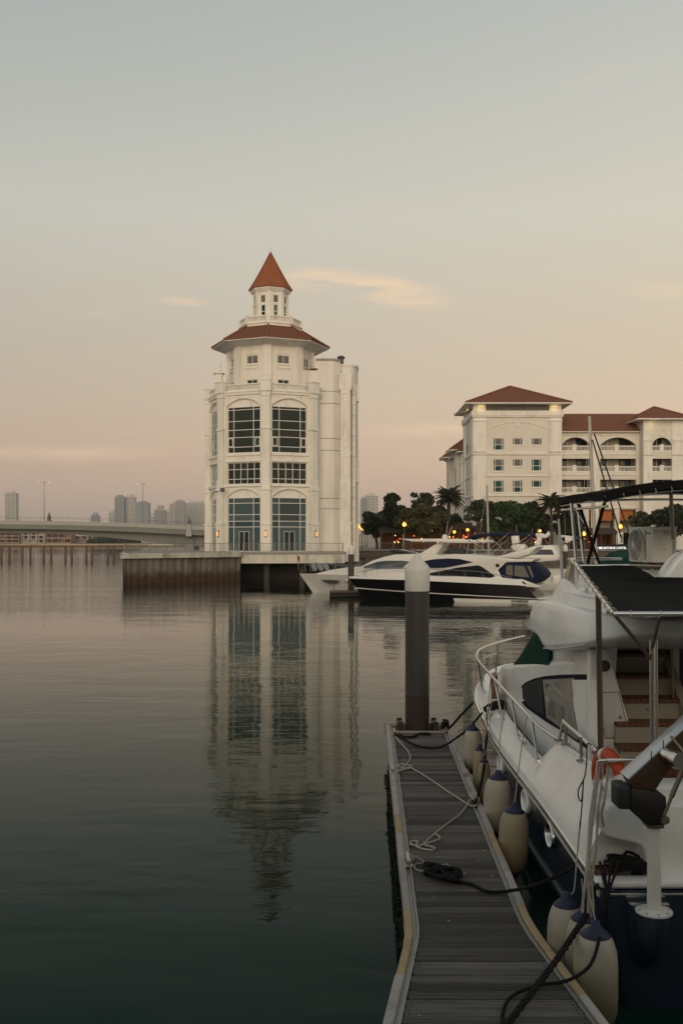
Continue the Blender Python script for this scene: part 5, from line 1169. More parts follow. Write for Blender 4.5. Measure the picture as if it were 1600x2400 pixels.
# ---- white capped mooring piles and the small dock between the yachts
M_pile = mat('dark_steel_pile', (.045,.04,.037), .55, var=.2, scale=1.2, stretch=(1,1,.35), dirt=(.05,.028,.016), dirt_amt=.5, dirt_scale=1.0, bump=.25, bscale=25)
M_cap = mat('white_pile_cap', (.70,.68,.62), .5, var=.04, scale=2, dirt=(.48,.44,.37), dirt_amt=.4, dirt_scale=2.5, bump=.12, bscale=30)
M_rust = mat('rusty_pile_foot', (.050,.033,.025), .9, var=.5, scale=3, stretch=(1,1,.3), dirt=(.025,.022,.020), dirt_amt=.7, dirt_scale=3, bump=.4, bscale=20)
def mooring_pile(x, y, lab, r=.232, n=32, zb=-1):
    t = thing('mooring_pile', lab, 'pile', (x, y, 0), 'white capped mooring piles')
    MB().lathe([(r,1.2),(r,3.32)], (x,y,0), n, caps=False).build('shaft', M_pile, t, smooth=True, ang=60)
    MB().lathe([(r*.99,zb),(r*1.003,.5),(r,1.25)], (x,y,0), n, caps=False).build('rusty_foot', M_rust, t, smooth=True, ang=60)
    MB().lathe([(r*1.0,3.25),(r*1.035,3.27),(r*1.04,3.64),(r*1.02,3.67),(r*.76,3.77),(r*.46,3.87),(r*.18,3.955),(r*.05,3.985),(.002,3.99)], (x,y,0), n).build('cone_cap', M_cap, t, smooth=True, ang=60)
    return t
mooring_pile(1.462, 19.25, 'nearest tall dark pile with white cone cap at the end of the planked pontoon', n=48)
mooring_pile(UX(822.5,76.4), 76.4, 'dark mooring pile with white cone cap at the bow of the black yacht')
mooring_pile(UX(1324,100), 100, 'small far white capped pile between the grey windowed cruiser and the steel canopy')
mooring_pile(UX(1393.5,108), 108, 'tiny far white capped pile just below the glowing restaurant letters')
dk = thing('small_dock', 'short brown floating dock at the bow of the black yacht', 'dock', (.8, 76.8, 0))
MB().box(-.9,2.2,75.4,77.8,.05,.36).build('float', M_dark, dk)
for i in range(16): MB().box(-.9+i*.19,-.9+i*.19+.17,75.3,77.9,.36,.44).build('plank', mat('brown_dock_plank', (.12,.085,.055), .9, var=.25, rand=.2), dk)
for i,(y) in enumerate((75.8,77.4)): MB().tube([(-.6,y,.4),(-.6,y,.95)], .06, 8).build('bollard', M_steel_d, dk)
# ================================================================== TIMBER FINGER PONTOON
ZD = .60
fp = thing('finger_pontoon', 'narrow floating pontoon of dark grey planks with pale worn edges leading to the nearest pile', 'pontoon', (1.3, 12, 0))
LE = lambda y: interp(y, [5.6, 7.43, 9.05, 9.35, 19.62], [.02, .32, .585, .605, .88])
RE = lambda y: interp(y, [5.6, 7.5, 9.1, 9.5, 19.62], [2.19, 1.985, 1.82, 1.80, 2.07])
M_plank = mat('weathered_deck_plank', (.118,.109,.097), .8, var=.4, scale=2.5, stretch=(.5,9,1), dirt=(.035,.031,.027), dirt_amt=.8, dirt_scale=2.2, rand=.5, bump=.35, bscale=30, spec=.35)
def edge_strip(side, y0, y1, o0, o1, z0, z1, name, m, bev=0):
    ed = LE if side < 0 else RE; s = -side; rings = []; n = max(1, int((y1-y0)/.25)) if y0 < 9.6 else 1
    for i in range(n+1):
        y = lerp(y0, y1, i/n); e = ed(y); rings.append([(e+s*o0, y, z0), (e+s*o1, y, z0), (e+s*o1, y, z1), (e+s*o0, y, z1)])
    return MB().loft(rings).build(name, m, fp, bevel=bev, seg=1)
pitch = .142; y = 18.78; rp = random.Random(11)
while y > 5.7:
    ya, yb_ = y-pitch+.006, y; mb = MB(); nr = 5; dz = rp.uniform(-.004, .005)
    def ring(x): 
        P = [(x, ya, ZD-.045)]
        for i in range(nr):
            a = ya+(yb_-ya)*i/nr; w = (yb_-ya)/nr; P += [(x, a+.15*w, ZD-.012+dz), (x, a+.25*w, ZD-.006+dz), (x, a+.85*w, ZD-.006+dz), (x, a+.95*w, ZD-.012+dz)]
        return P+[(x, yb_, ZD-.045)]
    ym = (ya+yb_)/2
    mb.loft([ring(LE(ym)+.125+rp.uniform(-.003,.006)), ring(RE(ym)-.125+rp.uniform(-.006,.003))]).build('plank', M_plank, fp); y -= pitch
M_rubs = mat('worn_pale_fender_strip', (.40,.36,.32), .75, var=.12, scale=3, dirt=(.16,.125,.095), dirt_amt=.6, dirt_scale=4, rand=.1, bump=.2, bscale=25)
M_rubs2 = mat('yellowed_fender_strip', (.42,.31,.16), .75, var=.12, scale=3, dirt=(.2,.14,.08), dirt_amt=.5, dirt_scale=4, bump=.2, bscale=25)
M_alu = mat('dull_aluminium', (.30,.29,.265), .5, .55, var=.15, scale=5, dirt=(.10,.095,.085), dirt_amt=.6, dirt_scale=5)
for side, cuts in ((-1, [(5.6,7.35,0),(7.36,8.28,0),(8.29,8.85,1),(8.86,9.72,1),(9.73,10.9,0),(10.91,12.3,0),(12.31,13.1,1),(13.11,14.4,0),(14.41,16.3,0),(16.31,18.2,0),(18.21,19.62,0)]),
                   (1, [(5.6,6.9,0),(6.91,7.9,0),(7.91,8.75,1),(8.76,9.85,1),(9.86,10.9,0),(10.91,11.4,0),(11.41,12.35,1),(12.36,13.6,0),(13.9,15.2,0),(15.5,17.0,0),(17.05,18.6,0)])):
    for a, b, c in cuts: edge_strip(side, a, b, -.01+rp.uniform(-.006,.006), .068, ZD-.16, ZD+.012+rp.uniform(-.004,.004), 'fender_strip', M_rubs2 if c else M_rubs, .012)
    edge_strip(side, 5.6, 19.62, .068, .10, ZD-.2, ZD-.02, 'edge_channel', M_alu)
    edge_strip(side, 5.6, 18.85, .102, .122, ZD-.08, ZD+.006, 'deck_trim', M_alu)
    edge_strip(side, 5.6, 19.60, .03, .10, ZD-.42, ZD-.165, 'side_beam', M_conc)
M_cream = mat('cream_painted_beam', (.36,.31,.235), .8, var=.15, scale=4, dirt=(.11,.085,.06), dirt_amt=.6, dirt_scale=5)
MB().box(LE(18.9)+.10, RE(18.9)-.10, 18.79, 18.88, ZD-.2, ZD+.02).build('end_beam', M_cream, fp, bevel=.01, seg=1)
MB().box(.84, 2.10, 19.62, 19.72, ZD-.2, ZD+.03).build('end_beam', M_cream, fp, bevel=.01, seg=1)
for x0_, x1_ in ((LE(19.2)+.10, 1.16), (1.77, RE(19.2)-.10)): MB().box(x0_, x1_, 18.9, 19.62, ZD-.06, ZD-.03).build('end_grating', mat('rusty_grating', (.10,.07,.045), .9, var=.4, scale=6), fp)
for x in (1.13, 1.80):
    MB().tube([(x, 19.05, ZD+.08), (x, 19.45, ZD+.08)], .055, 10).build('pile_roller', M_rubber, fp, smooth=True); MB().box(x-.05, x+.05, 19.0, 19.05, ZD-.05, ZD+.16).box(x-.05, x+.05, 19.45, 19.5, ZD-.05, ZD+.16).build('roller_bracket', M_rust, fp)
M_float = mat('weedy_float', (.018,.022,.015), .9, var=.6, scale=4, bump=.6, bscale=12)
rings = []
for i in range(24):
    y = lerp(5.6, 16.6, i/23); rings.append([(LE(y)+.0, y, -.6), (RE(y)-.02, y, -.6), (RE(y)-.02, y, ZD-.2), (LE(y)+.0, y, ZD-.2)])
MB().loft(rings).build('float', M_float, fp)
MB().box(1.0, 1.9, 16.6, 18.7, .1, .38).build('float', M_float, fp)
r_ = random.Random(3)
wd = leafmesh(r_, 9000, lambda r: (lambda y: (LE(y)-abs(r.gauss(0,.018)), y, r.uniform(-.12,.40)))(r.uniform(6.2,16.6)), .03, 'marine_growth', mat('dark_weed', (.012,.017,.010), .9, var=.5, scale=8), fp); wd['kind'] = 'stuff'
def cleat(x, y, rz=0, parent=fp):
    M = Matrix.Translation((x, y, ZD)) @ Matrix.Rotation(rz, 4, 'Z')
    MB().box(-.03,.03,-.07,-.04,0,.06,M).box(-.03,.03,.04,.07,0,.06,M).tube([M@Vector(p) for p in ((0,-.17,.085),(0,-.08,.07),(0,.08,.07),(0,.17,.085))], [.014,.024,.024,.014], 8).box(-.045,.045,-.1,.1,0,.014,M).build('cleat', M_steel_d, parent, smooth=True)
CL = [(.985,18.62), (.80,15.55), (.745,11.1), (1.80,13.75), (1.97,18.95)]
for x, y in CL: cleat(x, y)
sc = MB()
y = 18.78
while y > 5.7:
    for x in (LE(y)+.155, RE(y)-.155):
        for dy in (.04, .10): sc.lathe([(.007,-.004),(.007,.0),(.004,.0015)], (x+rp.uniform(-.004,.004), y-dy, ZD-.0045), 6)
    y -= pitch
sc.build('screw_head', M_rubber, fp)['kind'] = 'stuff'
dp = MB(); M_drop = mat('bird_dropping', (.42,.41,.37), .9, var=.2, scale=20)
for i in range(46):
    yy = rp.uniform(6.5, 18.6); xx = rp.choice((LE(yy)+rp.uniform(-.0,.3), RE(yy)-rp.uniform(0,.4), rp.uniform(LE(yy)+.1, RE(yy)-.1))); n_ = 8; r0 = rp.uniform(.004,.014)
    on_edge = xx < LE(yy)+.07 or xx > RE(yy)-.07
    dp.add([(xx+r0*rp.uniform(.5,1.2)*math.cos(2*PI*k/n_), yy+1.3*r0*rp.uniform(.5,1.2)*math.sin(2*PI*k/n_), ZD+(.0175 if on_edge else -.002)) for k in range(n_)], [tuple(range(n_))])
dp.build('droppings', M_drop, fp)['kind'] = 'stuff'
# ================================================================== ROPES ON THE PONTOON
def rope(name, lab, pts, r, m, k=6, n=7, grp=None, twist=True):
    P = smooth_path(pts, k); t = thing(name, lab, 'rope', tuple(P[0]), grp)
    mb = MB()
    if twist:                                     # three strands laid together
        tot = 0; A = [0]
        for a, b in zip(P[:-1], P[1:]): tot += (b-a).length; A.append(tot)
        N_ = max(len(P), int(tot/(r*2.2))); N_ = min(N_, 420); Q_ = []; j = 0
        for i in range(N_+1):
            s = tot*i/N_
            while j < len(A)-2 and A[j+1] < s: j += 1
            d_ = A[j+1]-A[j]; Q_.append(P[j].lerp(P[j+1], (s-A[j])/d_ if d_ > 0 else 0))
        for st_ in range(3):
            pts2 = []
            for i, p in enumerate(Q_):
                d = (Q_[min(i+1, N_)]-Q_[max(i-1, 0)]); d = d.normalized() if d.length else Vector((0,0,1)); u = d.cross(Vector((.3,.2,1))).normalized(); w = d.cross(u); a = tot*i/N_/(r*9)*2*PI+st_*2*PI/3
                pts2.append(p+(u*math.cos(a)+w*math.sin(a))*r*.48)
            mb.tube(pts2, r*.58, 5)
    else: mb.tube(P, r, n)
    mb.build('strand', m, t, smooth=True, ang=80); return t
R5 = lambda *p, z=.625: [G(880+a*.26786, 1640+b*.26786, z) for a, b in p]
rope('mooring_line', 'pale thin line zigzagging across the planks from the far left cleat to a loose coil', R5((175,325),(225,385),(275,440),(302,500),(288,545),(235,590),(195,575),(230,565),(300,575),(315,595),(250,610),(195,628),(240,600),(315,600),(480,698),(640,808),(790,903),(850,932),(888,905),(868,862),(832,850),(822,880),(800,920),(740,1000),(620,1090),(520,1170),(460,1222),(410,1268),(365,1278),(305,1262),(318,1236),(368,1242),(352,1275),(395,1300),(495,1316),(512,1292),(425,1270),(470,1250),(558,1218),(540,1182),(515,1172)), .013, M_rope_w, 5, grp='pale lines on the pontoon')
rope('mooring_line', 'tangle of pale cord heaped on the left pontoon cleat beside the black rope heap', R5((310,1350),(335,1400),(300,1410),(330,1370),(400,1400),(440,1430),(560,1450),(620,1440),(640,1470),(560,1475),(500,1450),(380,1430),(340,1450),(360,1490),(440,1500),(560,1490),(690,1510),(790,1525)), .011, M_rope, 5, grp='pale lines on the pontoon')
hp = []
rr_ = random.Random(8)
for i in range(46):
    a = i*.9; hp.append(G(880+lerp(430,740,.5+.5*math.cos(a)*.9+rr_.uniform(-.1,.1))*.26786, 1640+(lerp(1450,1560,.5+.45*math.sin(a*1.3))+lerp(-30,30,.5+.5*math.cos(a)))*.26786, .63+.07*rr_.random()))
rope('mooring_line', 'heap of thick black rope on the planks with its tail running to the boat', hp+R5((690,1590),(760,1600),(850,1620))+[G(880+780*.3316, 2000+268*.3316, .625), G(880+880*.3316, 2000+272*.3316, .625), U(1212,2084.5,9.98), U(1245,2076,9.75), U(1278,2064.7,9.55), U(1324,2043,9.4), U(1347,2030,9.3)], .02, M_rope_b, 4, grp='black mooring ropes')
rope('mooring_line', 'slack black rope sagging from the far left cleat of the pontoon to the bow', R5((170,300),(215,325))+R5((320,385),(450,420),z=.63)+[U(1035,1750,17.3), U(1062,1734,17.1), U(1094,1710,16.8), U(1129,1671,16.3)], .022, M_rope_b, 6, grp='black mooring ropes')
rope('mooring_line', 'black rope end curled behind the far end beam of the pontoon', R5((200,300),(250,322),(320,322),(370,300),(430,292),(480,300),(430,305),(380,298),(330,325),(230,325)), .02, M_rope_b, 5, grp='black mooring ropes')
kn = [Vector((1.97+.075*math.cos(i*1.1)*(1-.3*(i%3)/2), 18.95+.07*math.sin(i*1.1), .64+.008*i)) for i in range(20)]
rope('mooring_line', 'tight black rope from the knotted far right pontoon corner up to the bow', kn+[U(1049,1708,18.9), U(1078,1678,18.6), U(1110,1645,18.2)], .024, M_rope_b, 4, grp='black mooring ropes')
rope('mooring_line', 'black rope hanging steeply from the bow fairlead to the middle right cleat', [U(1146,1668,15.9), U(1143,1690,15.8), U(1140,1722,15.6), U(1136,1774,15.2), U(1131,1815,14.8), U(1123,1853,14.3), U(1117,1872,13.95), G(1112,1882,.64), G(1108,1873,.66), G(1116,1878,.66), G(1110,1884,.64)], .024, M_rope_b, 6, grp='black mooring ropes')
rope('mooring_line', 'thickest black rope crossing the bottom of the photo from the stern down to the planks', [U(1392,2080,8.95), U(1376,2139,8.7), U(1343,2190,8.45), U(1302,2252,8.1), U(1256,2313,7.75), G(1200,2386,.645), G(1150,2450,.64), G(1095,2520,.64)], .030, M_rope_b, 6, grp='black mooring ropes')
rope('mooring_line', 'thin black rope looping off the nearest fenders onto the planks at the bottom', [U(1404,2196,8.25), U(1394,2236,8.1), U(1378,2267,8.0), U(1348,2290,7.95), G(1312,2303,.66), G(1281,2306,.63), G(1261,2310,.63), G(1212,2327,.63), G(1188,2348,.63), G(1178,2375,.63), G(1178,2400,.63), G(1190,2440,.63)], .016, M_rope_b, 6, grp='black mooring ropes')
# ================================================================== FLYBRIDGE CRUISER
XC = 4.22
bt = thing('flybridge_motor_boat', 'white and navy flybridge motor boat with black awnings moored along the planked pontoon', 'motor boat', (XC, 14.5, 0))
GY = [8.95, 11.65, 13.0, 14.6, 16.3, 18.2, 19.1, 20.2, 20.9]; GX = [2.32, 2.33, 2.29, 2.27, 2.33, 2.44, 2.65, 3.2, 4.2]; GZ = [1.10, 1.15, 1.2, 1.25, 1.3, 1.38, 1.42, 1.48, 1.52]
def sm(x, xs, ys):              # monotone-ish smooth interpolation
    if x <= xs[0]: return ys[0]
    for i in range(len(xs)-1):
        if x <= xs[i+1]:
            p0, p1, p2, p3 = ys[max(0,i-1)], ys[i], ys[i+1], ys[min(len(ys)-1,i+2)]; h = xs[i+1]-xs[i]; t = (x-xs[i])/h
            m1 = (p2-p0)/(xs[i+1]-xs[max(0,i-1)])*h; m2 = (p3-p1)/(xs[min(len(xs)-1,i+2)]-xs[i])*h
            return (2*t**3-3*t*t+1)*p1+(t**3-2*t*t+t)*m1+(-2*t**3+3*t*t)*p2+(t**3-t*t)*m2
    return ys[-1]
gb = lambda y: max(.02, XC-sm(y, GY, GX)); gz = lambda y: sm(y, GY, GZ)
def mirror(half): return [(XC-b, y, z) for b, y, z in half]+[(XC+b, y, z) for b, y, z in half[::-1]]
def hull_half(y, e=0):
    b, z = gb(y)-e, gz(y); wl = b*interp(y, [8.9,12,15,17,19,20.4,20.9], [.87,.88,.80,.66,.40,.12,.1])
    ys = lambda v: y-(1-v)*interp(y, [8.9,17,20.9], [-.10,0,1.1])
    return [(lerp(wl, b, v**.75), ys(v), lerp(-.25, z, v)) for v in (1, .92, .8, .65, .5, .35, .2)]+[(wl*.98, ys(.05), -.1), (wl*.8, ys(0), -.35)]
ST = [8.86, 8.90, 8.98, 9.3, 9.8]+[10.4+i*.55 for i in range(18)]+[20.1, 20.4, 20.65, 20.8, 20.9]
rings = [mirror(hull_half(y, {8.86: .12, 8.90: .045}.get(y, 0))) for y in ST]
MB().loft(rings).build('hull', M_navy, bt, smooth=True, ang=50)
def along(f, ys, name, m, smooth=True, ang=40, both=True, closed=True, bevel=0):
    o = None
    for s in ((-1, 1) if both else (-1,)):
        o = MB().loft([[(XC+s*b, y, z) for b, z in f(y)] for y in ys], closed).build(name, m, bt, smooth=smooth, ang=ang, bevel=bevel)
    return o
YS = [8.98+i*.3 for i in range(36)]+[19.9, 20.2, 20.5, 20.75, 20.88]
along(lambda y: [(gb(y)-.01, gz(y)-.045), (gb(y)+.028, gz(y)-.035), (gb(y)+.036, gz(y)-.005), (gb(y)+.028, gz(y)+.02), (gb(y)-.01, gz(y)+.03)], YS, 'rub_rail', M_steel)
along(lambda y: [(gb(y)-.01, gz(y)-.105), (gb(y)+.012, gz(y)-.1), (gb(y)+.012, gz(y)-.05), (gb(y)-.01, gz(y)-.046)], YS, 'rub_rail_base', M_gel2)
def spray(y):
    h = hull_half(y); a, b_ = h[5], h[6]; z = .30; t = (z-b_[2])/(a[2]-b_[2]); b = lerp(b_[0], a[0], t); return [(b-.02, z-.03), (b+.03, z-.02), (b+.03, z+.01), (b-.02, z+.03)]
along(spray, [9.0+i*.6 for i in range(15)], 'spray_rail', mat('grey_spray_rail', (.10,.11,.11), .5), False)
# white topsides: low bulwark forward, raised coaming aft
INS = lambda y: interp(y, [9.3, 12.1, 12.45, 18, 20.9], [.37, .33, .13, .14, .10]); TZ = lambda y: interp(y, [9.3, 10.3, 12.1, 12.45, 16, 20.9], [1.88, 1.86, 1.77, 1.45, 1.56, 1.74])
def bul(y):
    b, z, i_, t_ = gb(y), gz(y), INS(y), TZ(y); i_ = min(i_, b*.8); h = t_-z
    return [(b-.005, z+.03), (b+.004, z+.09), (b-i_*.22, z+h*.38), (b-i_*.30, z+h*.42), (b-i_*.85, t_-.03), (b-i_, t_), (b-i_-.13, t_), (b-i_-.16, t_-.03), (b-i_-.18, z+.06)]
YB = [9.42, 9.6, 10, 10.5, 11, 11.5, 11.9, 12.1, 12.2, 12.3, 12.45, 12.7]+[13+i*.5 for i in range(14)]+[19.9, 20.2, 20.5, 20.75, 20.86]
along(bul, YB, 'bulwark', M_gel, ang=28)
along(lambda y: [(gb(y)-.03, gz(y)+.03), (gb(y)-.03, gz(y)+.075), (0.01, gz(y)+.075), (.01, gz(y)+.03)], [12.2+i*.5 for i in range(17)]+[20.6], 'side_deck', mat('worn_teak_deck', (.075,.045,.028), .8, var=.25, scale=5, stretch=(6,1,1)), False)
def teak_caulk():
    m = mat('caulked_teak', (.17,.062,.024), .55, var=.25, scale=5, stretch=(1,8,1)); t = m.node_tree; n = t.nodes; l = t.links; b = n['Principled BSDF']
    if 'caulk' in n: return m
    tcn = n.new('ShaderNodeTexCoord'); mp = n.new('ShaderNodeMapping'); mp.inputs['Rotation'].default_value = (0,0,math.radians(-35)); mp.inputs['Scale'].default_value = (20,20,20); l.new(tcn.outputs['Object'], mp.inputs[0])
    w = n.new('ShaderNodeTexWave'); w.name = 'caulk'; w.inputs['Scale'].default_value = .28; l.new(mp.outputs[0], w.inputs[0])
    r = n.new('ShaderNodeMapRange'); r.inputs[1].default_value = .90; r.inputs[2].default_value = .96; l.new(w.outputs[1], r.inputs[0])
    src = b.inputs['Base Color'].links[0].from_socket; mx = n.new('ShaderNodeMix'); mx.data_type = 'RGBA'; l.new(r.outputs[0], mx.inputs[0]); l.new(src, mx.inputs[6]); mx.inputs[7].default_value = (.01,.009,.008,1); l.new(mx.outputs[2], b.inputs['Base Color']); return m
M_caulk = teak_caulk()
MB().box(XC-1.86, XC+1.86, 8.99, 11.6, 1.06, 1.12).build('cockpit_sole', M_caulk, bt)
MB().prism([(XC-1.90,8.93),(XC+1.90,8.93),(XC+1.90,9.12),(XC-1.90,9.12)], 1.09, 1.15).build('aft_toe_rail', M_gel, bt, bevel=.02)
MB().box(XC-1.86, XC+1.86, 8.855, 8.935, 1.035, 1.075).build('transom_rub_rail', M_steel, bt, bevel=.01)
MB().box(XC-1.85, XC+1.85, 8.86, 8.93, 1.076, 1.10).build('transom_strip', M_navy, bt)
# aft moulding with a notch at the port corner
am = MB().prism([(2.42,1.50),(2.62,1.455),(2.72,1.43),(2.765,1.39),(2.785,1.32),(2.79,1.10),(6.0,1.10),(6.0,1.80),(2.46,1.80),(2.40,1.76),(2.385,1.6)], -9.52, -9.10, Matrix(((1,0,0,0),(0,0,-1,0),(0,1,0,0),(0,0,0,1)))); am.build('aft_moulding', M_gel, bt, bevel=.03, seg=3)
MB().box(2.50, 5.95, 9.30, 9.62, 1.76, 1.93).build('aft_coaming', M_gel, bt, bevel=.045, seg=3)
MB().box(2.72, 5.7, 9.56, 9.64, 1.12, 1.78).build('cockpit_liner', M_gel2, bt)
MB().box(2.45, 2.60, 9.45, 9.9, 1.12, 1.6).build('corner_pillar', M_gel, bt, bevel=.05, seg=3)
# cabin house
def house(rows, name, m, crown=.07, ang=50):
    rings = []
    for y, wb, wt, zb, zt in rows: rings.append(mirror([(wb, y, zb), (lerp(wb,wt,.5)+.015, y, lerp(zb,zt,.5)), (wt+.01, y, zt-.10), (wt-.03, y, zt-.03), (wt-.11, y, zt), (wt*.5, y, zt+crown*.8), (.01, y, zt+crown)]))
    return MB().loft(rings).build(name, m, bt, smooth=True, ang=ang)
house([(18.62,.35,.30,1.36,1.42),(18.5,.9,.8,1.36,1.62),(18.3,1.22,1.12,1.36,1.82),(18.0,1.41,1.33,1.36,1.94),(17.6,1.48,1.42,1.36,2.02),(17.2,1.50,1.44,1.36,2.08),(16.4,1.50,1.42,1.35,2.20),(15.6,1.49,1.41,1.33,2.32),(14.6,1.49,1.39,1.3,2.47),(13.7,1.49,1.38,1.28,2.60),(12.6,1.48,1.37,1.25,2.74),(12.2,1.475,1.365,1.22,2.78)], 'cabin', M_gel)
house([(13.75,1.33,1.30,2.4,2.95),(12.5,1.36,1.32,2.4,3.0),(12.2,1.36,1.32,2.4,3.02)], 'upper_cabin', M_gel, 0)
house([(16.6,1.36,1.33,2.1,2.22),(16.35,1.385,1.35,2.12,2.32),(16.0,1.39,1.35,2.14,2.46),(15.5,1.39,1.34,2.2,2.68),(15.0,1.385,1.33,2.28,2.90),(14.6,1.38,1.33,2.36,3.0),(14.0,1.385,1.34,2.45,3.02),(13.62,1.39,1.35,2.5,3.02)], 'windscreen_cover', mat('green_canvas', (.004,.040,.024), .9, var=.15, scale=2, bump=.1, bscale=15, spec=.15), 0)
for s_ in (-1, 1):
    W_ = []
    for y, wb_, wt_, zt_ in ((12.2,1.475,1.34,3.02),(11.6,1.47,1.34,3.05),(11.12,1.47,1.34,3.08)): W_.append([(XC+s_*b, y, z) for b, z in ((wb_,1.15),(lerp(wb_,wt_,.42)+.015,2.0),(lerp(wb_,wt_,.85)+.01,2.75),(wt_,zt_),(wt_-.2,zt_),(wb_-.2,1.15))])
    MB().loft(W_).build('cabin_wing', M_gel, bt, smooth=True, ang=40)
# cabin side window: dark shape set into the port side with frame, pane and cover
def on_side(px, py, out=.0):     # point on the sloping cabin side (port), pushed out a little
    k = None; Y = 13.0
    for _ in range(12):
        z = UZ(py, Y); t = (z-1.3)/1.35; b = lerp(1.485, 1.375, max(0, min(1, t)))+out; Y = (XC-b)*F/(px-800)
    return Vector((XC-b, Y, UZ(py, Y)))
def side_panel(pts, name, m, out=.02, th=.04, parent=bt, k=0):
    P = [on_side(a, b, out) for a, b in pts]; n = len(P); B_ = [p+Vector((th, 0, 0)) for p in P]
    return MB().add(P+B_, [tuple(range(n)), tuple(range(2*n-1, n-1, -1))]+[(i, n+i, n+(i+1) % n, (i+1) % n) for i in range(n)]).build(name, m, parent)
Z1 = lambda *p: [(1080+a*.33163, 1440+b*.33163) for a, b in p]
Z2 = lambda *p: [(1100+a*.20408, 1480+b*.20408) for a, b in p]
wn = side_panel(Z2((1418,494),(1250,492),(1040,496),(860,512),(740,540),(650,578),(600,620),(575,680),(570,740),(590,810),(640,868),(720,930),(870,1035),(1060,1150),(1250,1285),(1420,1400),(1460,1432),(1480,1380),(1440,1000),(1420,560)), 'window_recess', mat('dark_window_surround', (.014,.017,.022), .6, var=.2, scale=4, spec=.02), .018)
side_panel(Z2((600,640),(660,590),(745,560),(825,548),(835,780),(850,950),(750,905),(660,840),(605,765)), 'forward_pane', mat('blue_grey_pane', (.022,.027,.034), .4, var=.3, scale=2, spec=.04), .03, parent=wn)
wf = side_panel(Z2((835,555),(1195,535),(1240,1250),(1150,1190),(880,985)), 'sliding_window_frame', M_alu, .034, parent=wn)
M_pane = mat('milky_window_pane', (.12,.125,.10), .1, var=.25, scale=2.5, spec=.7)
side_panel(Z2((865,600),(1165,590),(1185,830),(868,645)), 'upper_pane', M_pane, .045, parent=wn)
side_panel(Z2((870,735),(1070,870),(1062,1060),(892,950)), 'lower_pane', M_pane, .045, parent=wn)
side_panel(Z2((1085,880),(1192,930),(1228,1150),(1085,1065)), 'lower_pane', M_pane, .045, parent=wn)
side_panel(Z2((1172,556),(1420,554),(1448,1000),(1462,1330),(1445,1330),(1240,1155),(1190,830)), 'window_cover', M_gel, .075, .06)
# flybridge moulding
fbk = [14.46,14.42,14.32,14.15,13.8,13.3,13.05,12.9,12.75,12.6,12.4,11.8,11.2,10.7,10.35,10.12,10.02,9.99]
fw = [.8,1.15,1.42,1.57,1.645,1.665,1.67,1.67,1.67,1.67,1.67,1.67,1.665,1.62,1.52,1.37,1.2,.95]
fzb = [3.04,3.01,2.99,2.98,2.97,2.965,2.955,2.93,2.875,2.835,2.835,2.92,3.0,3.08,3.16,3.22,3.26,3.29]
fzt = [3.08,3.15,3.23,3.31,3.39,3.42,3.43,3.43,3.435,3.435,3.44,3.44,3.44,3.44,3.44,3.43,3.42,3.40]
fb = []
for y, w, zb, zt in zip(fbk, fw, fzb, fzt):
    h = zt-zb
    fb.append(mirror([(w-.36, y, zb), (w-.10, y, zb), (w-.03, y, zb+h*.035), (w-.004, y, zb+h*.09), (w, y, zb+h*.16), (w-.035, y, zb+h*.5), (w-.075, y, zb+h*.84), (w-.09, y, zb+h*.93), (w-.125, y, zb+h*.985), (w-.19, y, zt), (w-.5, y, zt+.02)]))
MB().loft(fb).build('flybridge', M_gel, bt, smooth=True, ang=60)
fc = []
for y, w, zt in ((14.02,.7,3.5),(13.92,1.05,3.62),(13.62,1.25,3.70),(13.3,1.30,3.71),(12.9,1.32,3.69),(12.3,1.34,3.62),(11.7,1.34,3.57),(10.6,1.30,3.55)): fc.append(mirror([(w+.13, y+.06, 3.40), (w+.09, y+.04, 3.46), (w+.05, y+.02, 3.55), (w, y, zt-.04), (w-.04, y, zt), (w-.14, y, zt)]))
MB().loft(fc).build('flybridge_coaming', M_gel, bt, smooth=True, ang=40)
M_acr = mat('tinted_acrylic', (.05,.07,.065), .1, alpha=.55, spec=.6)
for (ya, wa), (yb_, wb) in (((13.85,1.02),(13.55,1.2)),((13.54,1.205),(13.1,1.25)),((13.09,1.25),(12.5,1.27))):
    MB().add([(XC-wa, ya, 3.68), (XC-wb, yb_, 3.68), (XC-wb+.05, yb_-.03, 3.95), (XC-wa+.05, ya-.05, 3.95)]+[(XC-wa+.015, ya, 3.68), (XC-wb+.015, yb_, 3.68), (XC-wb+.065, yb_-.03, 3.95), (XC-wa+.065, ya-.05, 3.95)], [(0,1,2,3),(7,6,5,4),(0,4,5,1),(1,5,6,2),(2,6,7,3),(3,7,4,0)]).build('flybridge_windscreen', M_acr, bt)
MB().tube([(XC-.3,13.95,3.96),(XC-.97,13.8,3.96),(XC-1.15,13.5,3.96),(XC-1.2,13.07,3.965),(XC-1.36,12.4,3.95),(XC-1.46,11.66,3.925)], .022, 8).build('screen_rail', M_steel, bt, smooth=True)
